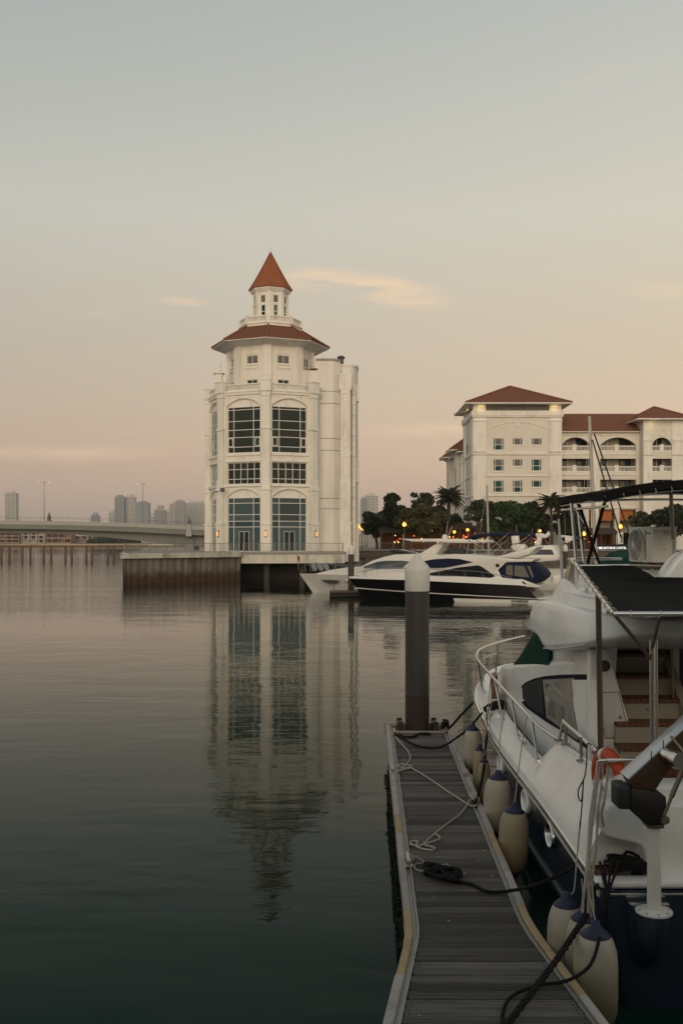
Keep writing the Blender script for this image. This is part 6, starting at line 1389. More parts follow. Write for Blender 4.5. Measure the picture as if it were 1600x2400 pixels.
# stairs, locker bulkhead, cabin door
RT = Matrix(((1,0,0,0),(0,0,-1,0),(0,1,0,0),(0,0,0,1)))       # prism poly (x,z) extruded along -y
MB().prism([(2.73,1.15),(3.36,1.15),(3.255,1.93),(2.945,3.02),(2.73,3.02)], -11.12, -11.0, RT).build('aft_bulkhead', M_gel, bt, bevel=.03, seg=3)
ld = MB().prism([(2.815,2.52),(3.045,2.525),(3.16,2.05),(2.925,2.045)], -11.0, -10.985, RT).build('locker_door', mat('locker_white', (.66,.67,.67), .3, var=.02), bt, bevel=.006)
gp = MB(); q_ = [(2.80,2.535),(3.06,2.54),(3.18,2.035),(2.91,2.03)]
for i in range(4):
    a, b_ = q_[i], q_[(i+1) % 4]; gp.tube([(a[0],10.998,a[1]),(b_[0],10.998,b_[1])], .004, 4)
gp.build('door_gap', M_rubber, ld)
for x, z in ((3.07,2.27),(3.03,2.12)): MB().lathe([(.018,0),(.018,.012),(.010,.02),(.010,.035),(.001,.036)], (0,0,0), 10, Matrix.Translation((x,10.985,z)) @ Matrix.Rotation(PI/2,4,'X')).build('latch', M_steel, ld, smooth=True)
MB().lathe([(.064,0),(.064,.008),(.05,.012),(.001,.012)], (0,0,0), 20, Matrix.Translation((2.90,11.0,2.83)) @ Matrix.Rotation(PI/2,4,'X')).build('round_vent', mat('brown_vent', (.06,.05,.04), .7), bt)
M_riser = mat('shade_darkened_cream', (.34,.31,.255), .5, var=.05, scale=3)  # cream darkened to carry the shade under the flybridge overhang
for i, (yf, z) in enumerate(((10.22,1.545),(10.45,1.77),(10.68,1.995),(10.90,2.22),(11.12,2.44),(11.38,2.67),(11.64,2.89),(11.9,3.08))):
    MB().box(3.0,3.77,yf+.02,yf+.30,z-.03,z).box(3.0,3.77,yf-.01,yf+.02,z-.035,z).build('tread', M_caulk, bt)
    MB().box(3.0,3.77,yf+.025,yf+.06,z-.225,z-.035).build('riser', M_riser, bt)
    if i in (2, 4): MB().lathe([(.016,0),(.016,.01),(.008,.02)], (0,0,0), 8, Matrix.Translation((3.42,yf+.025,z-.11)) @ Matrix.Rotation(PI/2,4,'X')).build('latch', M_steel_d, bt)
MB().add([(3.77,10.1,1.12),(3.77,12.1,1.12),(3.77,12.1,3.1),(3.77,10.3,1.9),(3.86,10.1,1.12),(3.86,12.1,1.12),(3.86,12.1,3.1),(3.86,10.3,1.9)], [(0,1,2,3),(7,6,5,4),(0,4,5,1),(1,5,6,2),(2,6,7,3),(3,7,4,0)]).build('stair_side', M_riser, bt)
MB().box(3.9,5.62,11.7,11.75,1.12,3.05).build('cabin_door', M_smoke, bt); MB().box(3.86,3.93,11.6,11.76,1.12,3.08).build('door_post', M_steel_d, bt)
# poles
T = lambda pts, r, name, m=M_steel, n=10: MB().tube(pts, r, n).build(name, m, bt, smooth=True)
M_pole2 = mat('bronzed_steel', (.26,.21,.16), .35, .8, var=.15, scale=3)
T([(2.575,10.0,3.69),(2.68,10.3,1.86)], .030, 'awning_pole', M_pole2)
T([(3.115,10.0,3.22),(3.125,10.0,1.12)], .028, 'flybridge_post'); T([(3.165,10.02,3.22),(3.175,10.02,1.12)], .012, 'flybridge_post')
T([(2.47,9.02,3.54),(3.10,10.0,3.03)], .019, 'awning_brace', M_pole2); T([(2.88,9.02,3.54),(3.115,10.0,3.13)], .017, 'awning_brace', M_pole2)
T([(3.72,11.25,3.05),(3.75,11.25,2.3),(3.76,11.1,1.7)], .016, 'stair_handrail', M_pole2)
# bow rail and stanchions
RP = [U(1227.5,1491,20.3), U(1166,1506,19.2), U(1126,1521,17.9), U(1116,1537,17.2), U(1119,1548,16.6), U(1146,1579,15.5), U(1179.5,1616,14.45), U(1226,1665.5,13.2), U(1266,1705,12.55), U(1297,1727,12.05), U(1309,1733,11.85)]
T(smooth_path(RP, 6), .021, 'bow_rail')
T(smooth_path([U(1118,1562,16.7), U(1130,1545,18.2), U(1163,1530,19.1)], 6), .010, 'bow_wire')
for a, b, Y0, Y1 in (((1259,1783),(1246,1689),12.45,12.86), ((1213,1727),(1197,1637),13.67,14.0), ((1176,1684),(1157,1592),15.0,15.15), ((1131,1621),(1120,1549),17.3,16.9), ((1133,1602),(1126,1523),18.3,17.85), ((1160,1583),(1166,1507),19.3,19.2)):
    s_ = T([U(*a, Y0), U(*b, Y1)], .017, 'stanchion'); MB().lathe([(.045,0),(.04,.02),(.02,.03)], tuple(U(*a, Y0)), 10).build('stanchion_base', M_steel, s_)
CR = [U(1319,1690,11.7), U(1322,1694,11.6), U(1360,1727,11.0), U(1398,1763,10.35)]
T(CR, .024, 'coaming_rail', M_steel)
for a, b, Y0 in (((1309,1735),(1319,1692),11.75), ((1325,1745),(1325,1698),11.55), ((1362,1783),(1360,1728),10.9)):
    s_ = T([U(*a, Y0), U(*b, Y0)], .018, 'rail_post', M_steel_d); p = U(*a, Y0); MB().box(p.x-.05,p.x+.05,p.y-.04,p.y+.04,p.z-.01,p.z+.008).build('post_foot', M_steel_d, s_)
T([U(1404,1784,9.75), U(1425,1782,9.65), U(1500,1781,9.6), U(1640,1779,9.6)], .020, 'aft_rail')
# portholes in the port side
for y, z in ((14.35,1.0),(12.55,.93),(11.15,.92)):
    h = hull_half(y); k = 0
    while h[k+1][2] > z: k += 1
    t = (z-h[k+1][2])/(h[k][2]-h[k+1][2]); b = lerp(h[k+1][0], h[k][0], t); M = Matrix.Translation((XC-b-.005, y, z)) @ Matrix.Rotation(-PI/2, 4, 'Y') @ Matrix.Scale(1.45, 4, (0,1,0))
    o = MB().lathe([(.135,-.03),(.15,.0),(.152,.028),(.135,.045),(.118,.03),(.11,-.02)], (0,0,0), 26, M, caps=False).build('porthole', M_steel if y < 12 else M_gel, bt, smooth=True, ang=60); MB().lathe([(.115,-.02),(.001,-.018)], (0,0,0), 20, M, caps=False).build('pane', M_smoke, o)
for y_ in (13.4, 15.4): MB().tube([(XC-gb(y_)+.17,y_-.12,TZ(y_)+.05),(XC-gb(y_)+.17,y_-.05,TZ(y_)+.045),(XC-gb(y_)+.17,y_+.05,TZ(y_)+.045),(XC-gb(y_)+.17,y_+.12,TZ(y_)+.05)], [.01,.016,.016,.01], 8).box(XC-gb(y_)+.15,XC-gb(y_)+.19,y_-.03,y_+.03,TZ(y_)-.01,TZ(y_)+.04).build('deck_cleat', M_steel, bt, smooth=True, ang=40)
MB().box(3.3, 3.9, 17.2, 17.75, 2.06, 2.12).build('deck_hatch', M_smoke, bt, bevel=.02)
T([(2.93,17.0,2.17),(2.94,16.6,2.25),(2.95,16.2,2.30)], .010, 'grab_rail')
T([(2.555,12.62,2.852),(2.55,11.8,2.935),(2.555,11.2,3.015),(2.60,10.7,3.095)], .007, 'drip_rail', M_gel2)
# bow fairlead wrapped in black chafe gear, teak board on the rail
p = U(1152,1662,15.8); MB().tube(smooth_path([p+Vector((-.10,.1,-.03)), p+Vector((-.02,.05,.02)), p+Vector((.10,.0,.06)), p+Vector((.22,-.05,.05))], 4), [.045,.055,.05,.06,.065,.06,.075,.08,.08,.085,.09,.08,.07], 9).build('fairlead_wrap', M_rope_b, bt, smooth=True)
MB().box(2.30,2.36,15.75,15.9,1.30,1.58).build('fairlead', M_steel, bt, bevel=.01)
bd = MB(); 
q_ = [U(a, b, 16.6) for a, b in ((1150,1588),(1165,1583),(1168,1650),(1153,1652))]; bd.add(q_+[v+Vector((.06,.5,0)) for v in q_], [(0,1,2,3),(7,6,5,4),(0,4,5,1),(1,5,6,2),(2,6,7,3),(3,7,4,0)]); bd.build('teak_board', M_caulk, bt)
# bimini canopy over the flybridge
BX0, BX1, BYa, BYf = 2.95, 5.5, 11.17, 13.5
nx, ny = 14, 8; g1 = []
bz_ = lambda u, v: 4.75+.15*max(0,1-(2*u-1)**2)**.8+.04*v-.07*v*(1-(2*u-1)**2)+.015*(1-(2*v-1)**2)
mb = MB()
for o_, th in ((0, 0), (1, -.03)):
    for j in range(ny+1):
        for i in range(nx+1):
            u, v = i/nx, j/ny; mb.v.append((lerp(BX0,BX1,u), lerp(BYa,BYf,v), bz_(u,v)+th))
m_ = (nx+1)*(ny+1)
for j in range(ny):
    for i in range(nx):
        a = j*(nx+1)+i; mb.f += [(a, a+1, a+nx+2, a+nx+1), (m_+a, m_+a+nx+1, m_+a+nx+2, m_+a+1)]
for i in range(nx):
    a, b_ = i, ny*(nx+1)+i; mb.f += [(a, m_+a, m_+a+1, a+1), (b_, b_+1, m_+b_+1, m_+b_)]
for j in range(ny):
    a, b_ = j*(nx+1), j*(nx+1)+nx; mb.f += [(a, a+nx+1, m_+a+nx+1, m_+a), (b_, m_+b_, m_+b_+nx+1, b_+nx+1)]
bm_ = mb.build('bimini_top', M_black, bt, smooth=True)
vl = MB()
def valance(P):
    n = len(P); vs = [p+Vector((0,0,.01)) for p in P]+[p-Vector((0,0,.085)) for p in P]; off = len(vl.v); vl.v += [tuple(v) for v in vs]
    c_ = Vector((4.2,12.3,0)); vl.v += [tuple(v+(c_-Vector((v.x,v.y,0))).normalized()*.02) for v in vs]
    for i in range(n-1):
        a = off+i; vl.f += [(a, a+1, a+n+1, a+n), (a+2*n, a+3*n, a+3*n+1, a+2*n+1), (a+n, a+n+1, a+3*n+1, a+3*n), (a, a+2*n, a+2*n+1, a+1)]
valance([Vector((lerp(BX0,BX1,i/nx)+.0, BYa-.012, bz_(i/nx,0))) for i in range(nx+1)]); valance([Vector((BX0-.012, lerp(BYa,BYf,j/ny), bz_(0,j/ny))) for j in range(ny+1)])
vl.build('bimini_valance', M_black, bm_, smooth=True)
for v in (.02, .5, .98): T([(lerp(BX0,BX1,i/16), lerp(BYa,BYf,v), bz_(i/16, v)-.10) for i in range(17)], .017, 'bimini_hoop')
T([(BX0+.03, BYa, 4.60), (BX0+.03, BYf, 4.63)], .016, 'bimini_side_bar'); T([(BX1-.03, BYa, 4.60), (BX1-.03, BYf, 4.63)], .016, 'bimini_side_bar')
cpw = MB().tube([(.0,0,.035),(.012,0,.0),(0,0,-.035)], .006, 5)
cp = None
for i in range(13):
    x = lerp(BX0+.2,BX1-.2,i/12); z = bz_((x-BX0)/(BX1-BX0),0)-.095; M = Matrix.Translation(Vector((x,BYa-.02,z))-ORG[bt.name])
    if cp is None: cp = cpw.build('lacing', M_rope, bt, shift=False); cp.matrix_local = M
    else: inst(cp, bt, M)
T([U(1338,1180,12.75), U(1350,1322,12.5), U(1353,1415,12.3)], .022, 'bimini_leg'); T([U(1353,1182,12.75), U(1368,1322,12.5), U(1379,1418,12.3)], .022, 'bimini_leg')
for p in ((1353,1415),(1379,1418)): q_ = U(*p,12.3); MB().box(q_.x-.07,q_.x+.05,q_.y-.04,q_.y+.04,q_.z-.015,q_.z+.006).build('leg_foot', M_steel, bt)
T([U(1344,1256,12.6), U(1360,1262,12.6)], .016, 'leg_rung'); T([U(1344,1190,12.75), U(1376,1237,12.6)], .012, 'leg_brace')
T([U(1418,1170,11.4), U(1376,1320,11.9)], .02, 'webbing_strap', M_black); T([U(1357,1184,12.7), U(1392,1290,12.2), U(1404,1322,12.0)], .018, 'webbing_strap', M_black)
T([U(1571,1156,11.3), U(1576,1262,11.8)], .022, 'bimini_leg', M_pole2)
T([U(1308,1216,13.9), U(1313,1290,13.9), U(1318,1372,13.9)], [.014,.019,.026], 'antenna', M_gel2)
p = U(1320,1376,13.8); MB().box(p.x-.06,p.x+.05,p.y-.04,p.y+.04,p.z-.07,p.z+.05).tube([p+Vector((-.08,0,-.03)), p+Vector((.09,0,-.06))], .025, 8).build('antenna_base', M_gel2, bt, bevel=.012)
# sloping black awning over the cockpit with its tube frame and lacing
def aw(y): return 3.55+(y-9.0)*.1391
mb = MB(); NY, NX = 18, 20
def rowx(y): return interp(y, [9.0, 10.55, 10.9, 11.5, 11.66], [5.9, 5.9, 3.42, 3.42, 3.42])
r_ = random.Random(4); ph = [r_.uniform(0,6) for _ in range(6)]
for s_ in (0, 1):
    for j in range(NY+1):
        y = lerp(9.02, 11.64, j/NY); x0_ = interp(y, [9.0,11.66], [2.475,2.765]); x1_ = rowx(y)
        for i in range(NX+1):
            u = i/NX; x = lerp(x0_, x1_, u); sag = -.05*math.sin(PI*min(1,u*1.0))*math.sin(PI*j/NY)+.006*math.sin(x*9+y*4+ph[0])+.005*math.sin(x*3-y*11+ph[1])
            mb.v.append((x, y, aw(y)+sag+(0 if s_ == 0 else -.008)))
m_ = (NX+1)*(NY+1)
for j in range(NY):
    for i in range(NX):
        a = j*(NX+1)+i; mb.f += [(a, a+1, a+NX+2, a+NX+1), (m_+a, m_+a+NX+1, m_+a+NX+2, m_+a+1)]
mb.build('cockpit_awning', M_black, bt, smooth=True)
E = [(2.46,9.0),(2.75,11.66)]
T([(2.46,9.0,aw(9)), (2.75,11.66,aw(11.66))], .024, 'awning_tube'); T([(2.45,9.0,aw(9)), (5.95,9.0,aw(9))], .024, 'awning_tube'); T([(2.74,11.66,aw(11.66)), (3.40,11.66,aw(11.66)+.005)], .021, 'awning_tube')
T([(3.36,11.62,aw(11.62)+.01),(3.75,11.62,aw(11.6)+.0),(5.9,11.62,aw(11.6))], .026, 'awning_tube', M_pole2)
lc = None; lp_ = MB().tube([(.030*math.cos(a), .03*a/PI-.03, .030*math.sin(a)) for a in [2*PI*i/10 for i in range(11)]], .0035, 5)
for i in range(22):
    if i < 10: t = (i+.5)/10; c = Vector((lerp(2.46,2.75,t), lerp(9.0,11.66,t), aw(lerp(9.0,11.66,t)))); rz = r_.uniform(-.6,.6)
    else: c = Vector((2.6+(i-10)*.27, 9.0, aw(9))); rz = PI/2+r_.uniform(-.7,.7)
    M = Matrix.Translation(c-ORG[bt.name]) @ Matrix.Rotation(rz, 4, 'Z')
    if lc is None: lc = lp_.build('lacing', M_rope_w, bt, shift=False); lc.matrix_local = M
    else: inst(lc, bt, M)
# curved white seat back / arch foot on the flybridge
def arch_foot(Y): return [UX(1547,10.9),UX(1563,10.9),UX(1581,10.9),UX(1600,10.9),UX(1650,10.9),UX(1760,10.9),UX(1760,10.9),UX(1700,10.9)]
zf = [UZ(a,10.9) for a in (1366,1338,1312,1296,1283,1280,1330,1368)]; xf = arch_foot(0)
MB().prism(list(zip(xf, zf)), -11.22, -10.9, RT).build('arch_foot', M_gel, bt, bevel=.05, seg=4, ang=60)
MB().lathe([(.17,3.44),(.15,3.86)], (3.72,11.9,0), 18).build('seat_pedestal', M_gel, bt, smooth=True)
# davit post on its pod, folded boarding gangway
M_pod = M_navy
pod = []
for z, w, d in ((.42,.03,.02),(.5,.15,.16),(.62,.20,.30),(.8,.23,.42),(.98,.245,.48),(1.02,.245,.48)): pod.append([(2.70+w*math.cos(a)*.72, 8.87+d*math.sin(a)*(-1)*1.0, z) for a in [PI*i/12 for i in range(13)]])
MB().loft(pod).build('davit_pod', M_pod, bt, smooth=True, ang=50)
dv = MB().lathe([(.155,1.02),(.155,1.035),(.06,1.05),(.056,1.45),(.056,1.80)], (2.68,8.55,0), 24).build('davit_post', M_gel2, bt, smooth=True)
for i in range(8): a = 2*PI*i/8; MB().lathe([(.012,0),(.012,.008),(.001,.01)], (2.68+.125*math.cos(a), 8.55+.125*math.sin(a), 1.035), 6).build('bolt', M_steel_d, dv)
gw = MB().prism([(x, z) for x, z in [(UX(a,8.55), UZ(b,8.55)) for a, b in ((1468,1839),(1464.5,1889),(1506,1927),(1550.5,1924),(1549,1859),(1532,1849))]], -8.68, -8.42, RT).build('boarding_gangway', mat('black_bracket', (.016,.015,.014), .45, var=.3, scale=5), bt, bevel=.012)
V2 = lambda a, b: (UX(a,8.5), UZ(b,8.5))
MB().prism([V2(1468,1825), V2(1480,1848), V2(1532,1850), V2(1556,1812), V2(1660,1718), V2(1660,1652)], -8.66, -8.46, RT).build('gangway_side', mat('bronze_panel', (.085,.055,.035), .35, .3, var=.25, scale=4), gw, bevel=.008)
MB().prism([V2(1466,1822), V2(1469,1826), V2(1660,1651), V2(1660,1646)], -8.70, -8.45, RT).build('gangway_edge', mat('brushed_alloy', (.50,.53,.56), .35, .6, var=.06), gw, bevel=.006)
for a, b in ((1520,1769),(1548,1744)): x, z = V2(a, b); MB().box(x-.003,x+.003,8.435,8.445,z-.03,z+.045).build('joint', M_rubber, gw)
MB().prism([(UX(1438,8.5),8.38),(UX(1466,8.5),8.36),(UX(1468,8.5),8.62),(UX(1438,8.5),8.62)], UZ(1889,8.5), UZ(1834,8.5)).build('gangway_pad', M_rubber, gw, bevel=.025, seg=3)
a, b_ = Vector((UX(1553,8.5),8.52,UZ(1766,8.5))), Vector((UX(1588,8.3),8.22,UZ(1780,8.3))); MB().tube([a, lerp(a,b_,.75), lerp(a,b_,.76), b_], [.065,.065,.075,.075], 20).build('gangway_motor', M_steel, gw, smooth=True, ang=40)
MB().tube([U(1602,1796,8.3), U(1572,1868,8.3)], .022, 10).tube([U(1572,1868,8.3), U(1555,1912,8.3)], .015, 10).lathe([(.001,-.04),(.035,-.02),(.035,.02),(.001,.04)], tuple(U(1558,1922,8.3)), 10).build('gangway_ram', M_pole2, gw, smooth=True)
MB().tube([U(1571,1726,8.35), U(1612,1774,8.2)], .012, 8).build('gangway_hose', M_pole2, gw)
MB().box(UX(1508,8.55), UX(1549,8.55), 8.46, 8.64, UZ(1936,8.55), UZ(1922,8.55)).build('swivel', M_steel_d, gw, bevel=.015)
# mooring cleat wrapped with black rope on the aft corner
for a in range(1): MB().tube([(2.50,9.2,1.2),(2.72,9.2,1.2)], .025, 8).box(2.56,2.66,9.17,9.23,1.12,1.2).build('aft_cleat', M_steel_d, bt)
# ================================================================== THINGS ON THE BOAT
# air conditioner
ac = thing('air_conditioner', 'white outdoor air conditioner box with round fan grille standing on the flybridge', 'air conditioner', (4.06,13.0,3.93), local=True)
ac.rotation_euler = (0,0,math.radians(8))
# local: x along the narrow side (towards +x), y along the wide fan face (to the back); fan face looks to -x
M_acw = mat('ac_white', (.84,.81,.74), .5, var=.04, scale=3, dirt=(.36,.31,.24), dirt_amt=.35, dirt_scale=4)
MB().box(0,.33,0,.74,0,.455).build('casing', M_acw, ac, bevel=.012)
MB().box(-.008,.338,-.008,.748,.44,.47).build('lid', M_acw, ac, bevel=.008)
gr = MB()
for r in [.04+i*.019 for i in range(10)]: gr.tube([(-.03-.02*math.sqrt(max(0,1-(r/.225)**2)), .47+r*math.cos(a), .225+r*math.sin(a)) for a in [2*PI*i/28 for i in range(29)]], .0035, 4)
for i in range(12): a = 2*PI*i/12; gr.tube([(-.052, .47+.03*math.cos(a), .225+.03*math.sin(a)), (-.03, .47+.222*math.cos(a), .225+.222*math.sin(a))], .004, 4)
g_ = gr.build('fan_grille', M_acw, ac)
MB().lathe([(.225,-.02),(.225,.03),(.205,.035),(.205,-.02)], (0,0,0), 32, Matrix.Translation((0,.47,.225)) @ Matrix.Rotation(-PI/2,4,'Y'), caps=False).build('fan_rim', M_acw, ac, smooth=True)
MB().lathe([(.203,.004),(.001,.004)], (0,0,0), 28, Matrix.Translation((0,.47,.225)) @ Matrix.Rotation(-PI/2,4,'Y'), caps=False).build('fan_cavity', M_dark, ac)
fn = MB()
for i in range(3): 
    a = 2*PI*i/3; fn.add([(-.012,.47+.03*math.cos(a),.225+.03*math.sin(a)),(-.008,.47+.19*math.cos(a-.3),.225+.19*math.sin(a-.3)),(-.02,.47+.19*math.cos(a+.5),.225+.19*math.sin(a+.5)),(-.02,.47+.03*math.cos(a+1.2),.225+.03*math.sin(a+1.2))], [(0,1,2,3)])
fn.build('fan_blade', M_steel_d, ac); MB().lathe([(.045,.045),(.04,.06),(.001,.064)], (0,0,0), 16, Matrix.Translation((0,.47,.225)) @ Matrix.Rotation(-PI/2,4,'Y')).build('hub_badge', M_frame, ac)
for i in range(20): MB().box(-.004,.002,.205,.235,.03+i*.021,.042+i*.021).build('vent_slot', M_dark, ac)
text_mesh('Panasonic', .035, mat('blue_print', (.03,.05,.12), .6), ac, 'brand_lettering', Matrix(((0,0,-1,-.004),(-1,0,0,.20),(0,1,0,.375),(0,0,0,1))), .001)
pn = MB().box(.12,.25,-.006,.002,.05,.41).build('service_panel', M_acw, ac, bevel=.003); MB().add([(.13,-.006,.36),(.24,-.006,.36),(.24,-.05,.345),(.13,-.05,.345),(.13,-.006,.40),(.24,-.006,.40),(.24,-.03,.39),(.13,-.03,.39)], [(0,1,2,3),(4,7,6,5),(3,2,6,7),(0,3,7,4),(1,5,6,2)]).build('valve_cover', M_acw, pn)
MB().lathe([(.007,0),(.001,.003)], (0,0,0), 8, Matrix.Translation((.165,-.006,.17)) @ Matrix.Rotation(PI/2,4,'X')).build('screw_hole', M_dark, pn)
lv = MB()
for i in range(14): lv.box(.27,.31,-.004,.002,.08+i*.024,.094+i*.024)
lv.build('louvre', M_steel_d, ac)['kind'] = 'stuff'
for x, y in ((.04,.06),(.29,.06),(.04,.68),(.29,.68)): MB().box(x-.025,x+.025,y-.03,y+.03,-.03,0).build('foot', M_rubber, ac)
st_ = thing('ac_stand', 'brown metal stand carrying the white air conditioner', 'stand', (4.2,13.3,3.4))
for x, y in ((3.98,13.1),(4.36,13.15),(3.92,13.72),(4.3,13.78)): MB().box(x-.02,x+.02,y-.02,y+.02,3.42,3.9).build('leg', M_pole2, st_)
MB().box(3.86,4.42,13.02,13.06,3.86,3.898).box(3.82,4.38,13.7,13.74,3.86,3.898).build('crossbar', M_pole2, st_)
# lifebuoy
lb = thing('lifebuoy', 'orange lifebuoy with a white band hung inside the rail by the cockpit', 'lifebuoy', (2.675,9.9,1.83), local=True); lb.rotation_euler = (math.radians(4),0,math.radians(-76))
tor = lambda a0, a1, R, r, n=24, k=12: MB().loft([[((R+r*math.cos(b))*math.cos(a), r*math.sin(b), (R+r*math.cos(b))*math.sin(a)) for b in [2*PI*j/k for j in range(k)]] for a in [lerp(a0,a1,i/n) for i in range(n+1)]], True, False)
tor(0, 2*PI, .245, .075, 40, 14).build('ring', mat('orange_vinyl', (.50,.058,.010), .55, var=.12, scale=5, dirt=(.28,.045,.02), dirt_amt=.4, dirt_scale=5), lb, smooth=True, ang=80)
for a in (.30, 1.87, 3.44, 5.01): tor(a-.13, a+.13, .245, .0765, 6, 14).build('white_band', M_frame, lb, smooth=True, ang=80)
MB().tube(smooth_path([(.325*math.cos(a)*(1 if i % 2 else 1.03), .02, .325*math.sin(a)*(1 if i % 2 else 1.03)) for i, a in enumerate([2*PI*i/16 for i in range(17)])], 3), .006, 5).build('grab_line', M_rope, lb)
# fenders along the side
M_fen = mat('white_vinyl_fender', (.42,.385,.31), .5, var=.12, scale=2.5, dirt=(.20,.16,.09), dirt_amt=.65, dirt_scale=2.5, stretch=(1,1,.5)); M_fen2 = mat('yellowed_vinyl_fender', (.33,.275,.175), .55, var=.15, scale=2.5, dirt=(.17,.12,.06), dirt_amt=.65, dirt_scale=2.5, stretch=(1,1,.5)); M_fcap = mat('navy_fender_cap', (.012,.017,.055), .6, var=.15, scale=6)
def fender(x, y, zt, zb, r, m, lab, lany, tilt=(0,0)):
    h = zt-zb; t = thing('boat_fender', lab, 'fender', (x, y, zb), 'fenders hung along the flybridge boat', local=True); t.rotation_euler = (tilt[0], tilt[1], 0)
    MB().lathe([(.03,.02*h),(r*.45,.04*h),(r*.8,.11*h),(r*.97,.22*h),(r,.35*h),(r,.62*h),(r*.95,.76*h),(r*.82,.85*h),(r*.66,.905*h)], (0,0,0), 28).build('body', m, t, smooth=True, ang=60)
    MB().lathe([(r*.68,.898*h),(r*.685,.91*h),(r*.42,.955*h),(r*.22,.99*h),(r*.20,1.03*h),(r*.1,1.04*h)], (0,0,0), 24).build('cap', M_fcap, t, smooth=True, ang=60)
    MB().lathe([(.012,-.06*h),(.05,-.035*h),(r*.46,.043*h),(.02,.05*h)], (0,0,0), 16).build('foot_cap', M_rubber, t, smooth=True)
    if lany:
        P = [Vector((0,0,1.03*h))]+[Vector(p)-Vector((x,y,zb)) for p in lany]; MB().tube(smooth_path(P, 5), .007, 5).build('lanyard', M_rope, t, smooth=True)
fender(2.19,16.6,1.14,.36,.155,M_fen,'first fender from the bow, pale and round beyond the thin ones',[U(1109,1660,16.7),U(1112,1620,17.2),U(1117,1560,17.1)])
fender(2.15,15.55,1.02,.25,.10,M_fen2,'slimmer yellowish fender half hidden behind the hanging black rope',[U(1138,1720,15.5),U(1145,1640,15.5),U(1150,1583,15.4)])
fender(2.16,15.1,.93,.2,.095,M_fen2,'slim fender just in front of the other slim one below the bow fairlead',[U(1144,1740,15.2),U(1150,1650,15.2),U(1155,1590,15.2)])
fender(2.06,13.3,1.12,.28,.185,M_fen,'large cream white fender in the middle of the boat side, under the first porthole',[U(1162,1740,13.6),U(1168,1690,14.3),U(1178,1616,14.45)],(0,.04))
fender(2.06,12.0,1.03,.18,.18,M_fen2,'large yellowed fender next to the open white rimmed porthole',[U(1205,1830,12.3),U(1215,1740,12.9),U(1226,1668,13.2)],(0,.03))
fender(2.02,8.95,1.02,.15,.17,M_fen,'stained pale fender at the stern, farthest of the three clustered ones',[U(1343,2090,9.0),U(1350,2020,9.2),U(1358,1925,9.9)])
fender(2.12,8.72,.98,.12,.165,M_fen,'bright blue capped fender squeezed in the middle of the stern cluster',[U(1362,2060,8.9)])
fender(2.135,8.38,.98,.06,.185,M_fen,'nearest and largest fender of the stern cluster beside the navy transom',[U(1380,2090,8.7),U(1385,2020,9.0)])
for m_ in (M_fen, M_fen2): tide_band(m_, .15, .62, (.13,.11,.055))
# ropes hanging from the aft corner
rope('hanging_rope', 'thick pale twisted rope hanging from the rail knot down to the stern fenders, leftmost strand', [U(1402,1772,10.1),U(1399,1785,10.0),U(1396,1815,9.85),U(1388,1870,9.5),U(1381,1920,9.2),U(1378,1970,9.0),U(1374,2030,8.85),U(1368,2090,8.75),U(1363,2135,8.7)], .014, M_rope_w, 5, grp='twisted ropes hanging at the stern')
rope('hanging_rope', 'second twisted rope hanging over the white coaming, right beside the leftmost strand', [U(1410,1770,10.1),U(1405,1800,9.9),U(1397,1850,9.5),U(1389,1910,9.1),U(1384,1960,9.0),U(1378,2030,8.85),U(1376,2080,8.75),U(1384,2150,8.65)], .014, M_rope, 5, grp='twisted ropes hanging at the stern')
rope('hanging_rope', 'dark twisted rope dropping straight past the notch in the aft moulding', [U(1412,1790,9.9),U(1410,1830,9.7),U(1402,1890,9.05),U(1399,1930,8.98),U(1396,1990,8.9),U(1390,2030,8.85),U(1388,2060,8.8)], .013, M_rope, 5, grp='twisted ropes hanging at the stern')
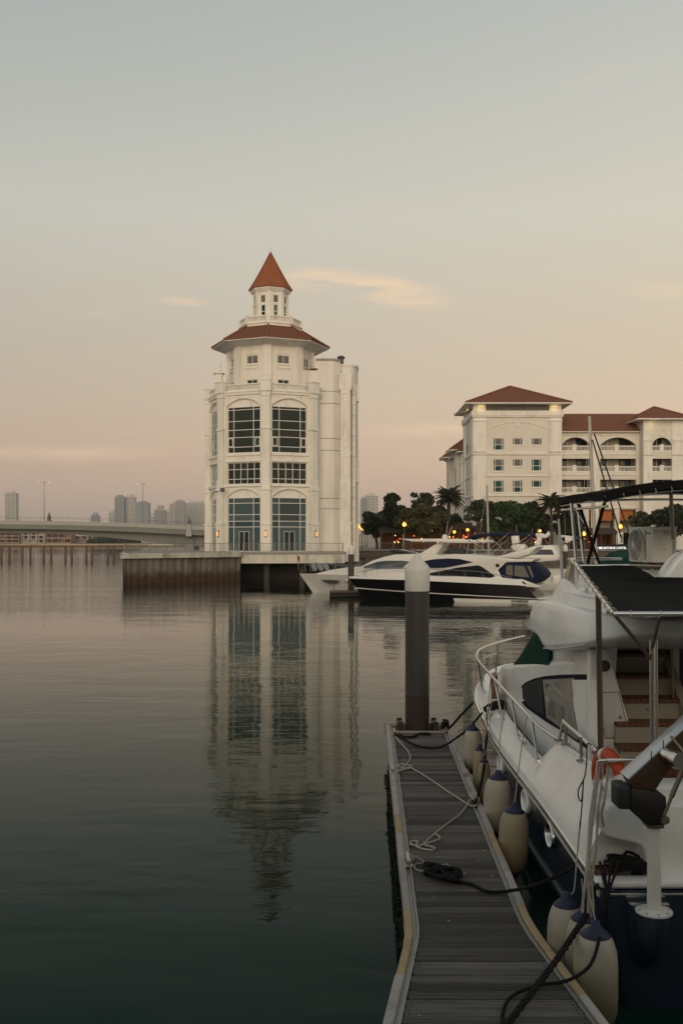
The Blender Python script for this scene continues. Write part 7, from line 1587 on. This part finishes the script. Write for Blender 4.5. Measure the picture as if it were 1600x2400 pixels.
rope('hanging_rope', 'short twisted rope with a blue whipped end in front of the white aft moulding', [U(1416,1778,10.0),U(1424,1795,9.8),U(1421,1830,9.4),U(1416,1870,9.02),U(1409,1905,8.98),U(1411,1925,8.98),U(1414,1937,8.98)], .014, M_rope, 5, grp='twisted ropes hanging at the stern')
rope('hanging_rope', 'lumpy knot of pale rope tied round the coaming rail below the brown pole', [Vector((2.64,10.15,1.99))+Vector((.045*math.cos(i*1.3),.05*math.sin(i*.9),.05*math.sin(i*1.7))) for i in range(26)], .015, M_rope_w, 3, grp='twisted ropes hanging at the stern')
rope('hanging_rope', 'thin dark cord looped over the coaming rail and hanging down the white side', [U(1384,1748,10.5),U(1378,1742,10.55),U(1374,1750,10.5),U(1374,1780,10.4),U(1369,1820,10.3),U(1355,1850,10.2),U(1355,1870,10.1),U(1362,1875,10.1),U(1366,1830,10.2),U(1364,1870,10.0),U(1360,1920,9.85),U(1356,1960,9.7),U(1352,2000,9.5)], .007, M_rope_b, 6, twist=False)
for i, dx in enumerate((0, 8, 16)):
    rope('hanging_rope', ('frayed grey rope bunch over the middle stern fender, left tail','frayed grey rope bunch over the middle stern fender, centre tail','frayed grey rope bunch over the middle stern fender, right tail')[i], [U(1376+dx*.6,2040,8.8),U(1370+dx,2080,8.75),U(1366+dx*1.4,2110,8.7),U(1364+dx*1.6,2140,8.62)], .012, M_rope, 5, grp='twisted ropes hanging at the stern')
hp = []; rr_ = random.Random(21)
for i in range(70):
    a = i*1.37; hp.append(Vector((2.66+.22*math.cos(a)*rr_.uniform(.5,1.1), 9.22+.13*math.sin(a*1.21), 1.17+.13*rr_.random()*(1-.3*abs(math.cos(a))))))
rope('rope_heap', 'black rope heap piled on the teak inside the notch of the aft corner', hp, .015, M_rope_b, 4)
for i, (a, b) in enumerate(((1405,1419),(1416,1419),(1430,1424),(1447,1428))):
    rope('hanging_rope', ('black rope over the transom corner, first from the left','black rope over the transom corner, second from the left','black rope over the transom corner, third from the left','black rope over the transom corner, fourth and rightmost')[i], [U(a,2020,9.1),U(lerp(a,b,.4),2050,8.9),U(b,2082,8.78),U(1420,2110+i*6,8.74),U(1421,2200+i*20,8.72),U(1424+i,2270+i*8,8.72)], .014, M_rope_b, 5, grp='black ropes over the transom corner')
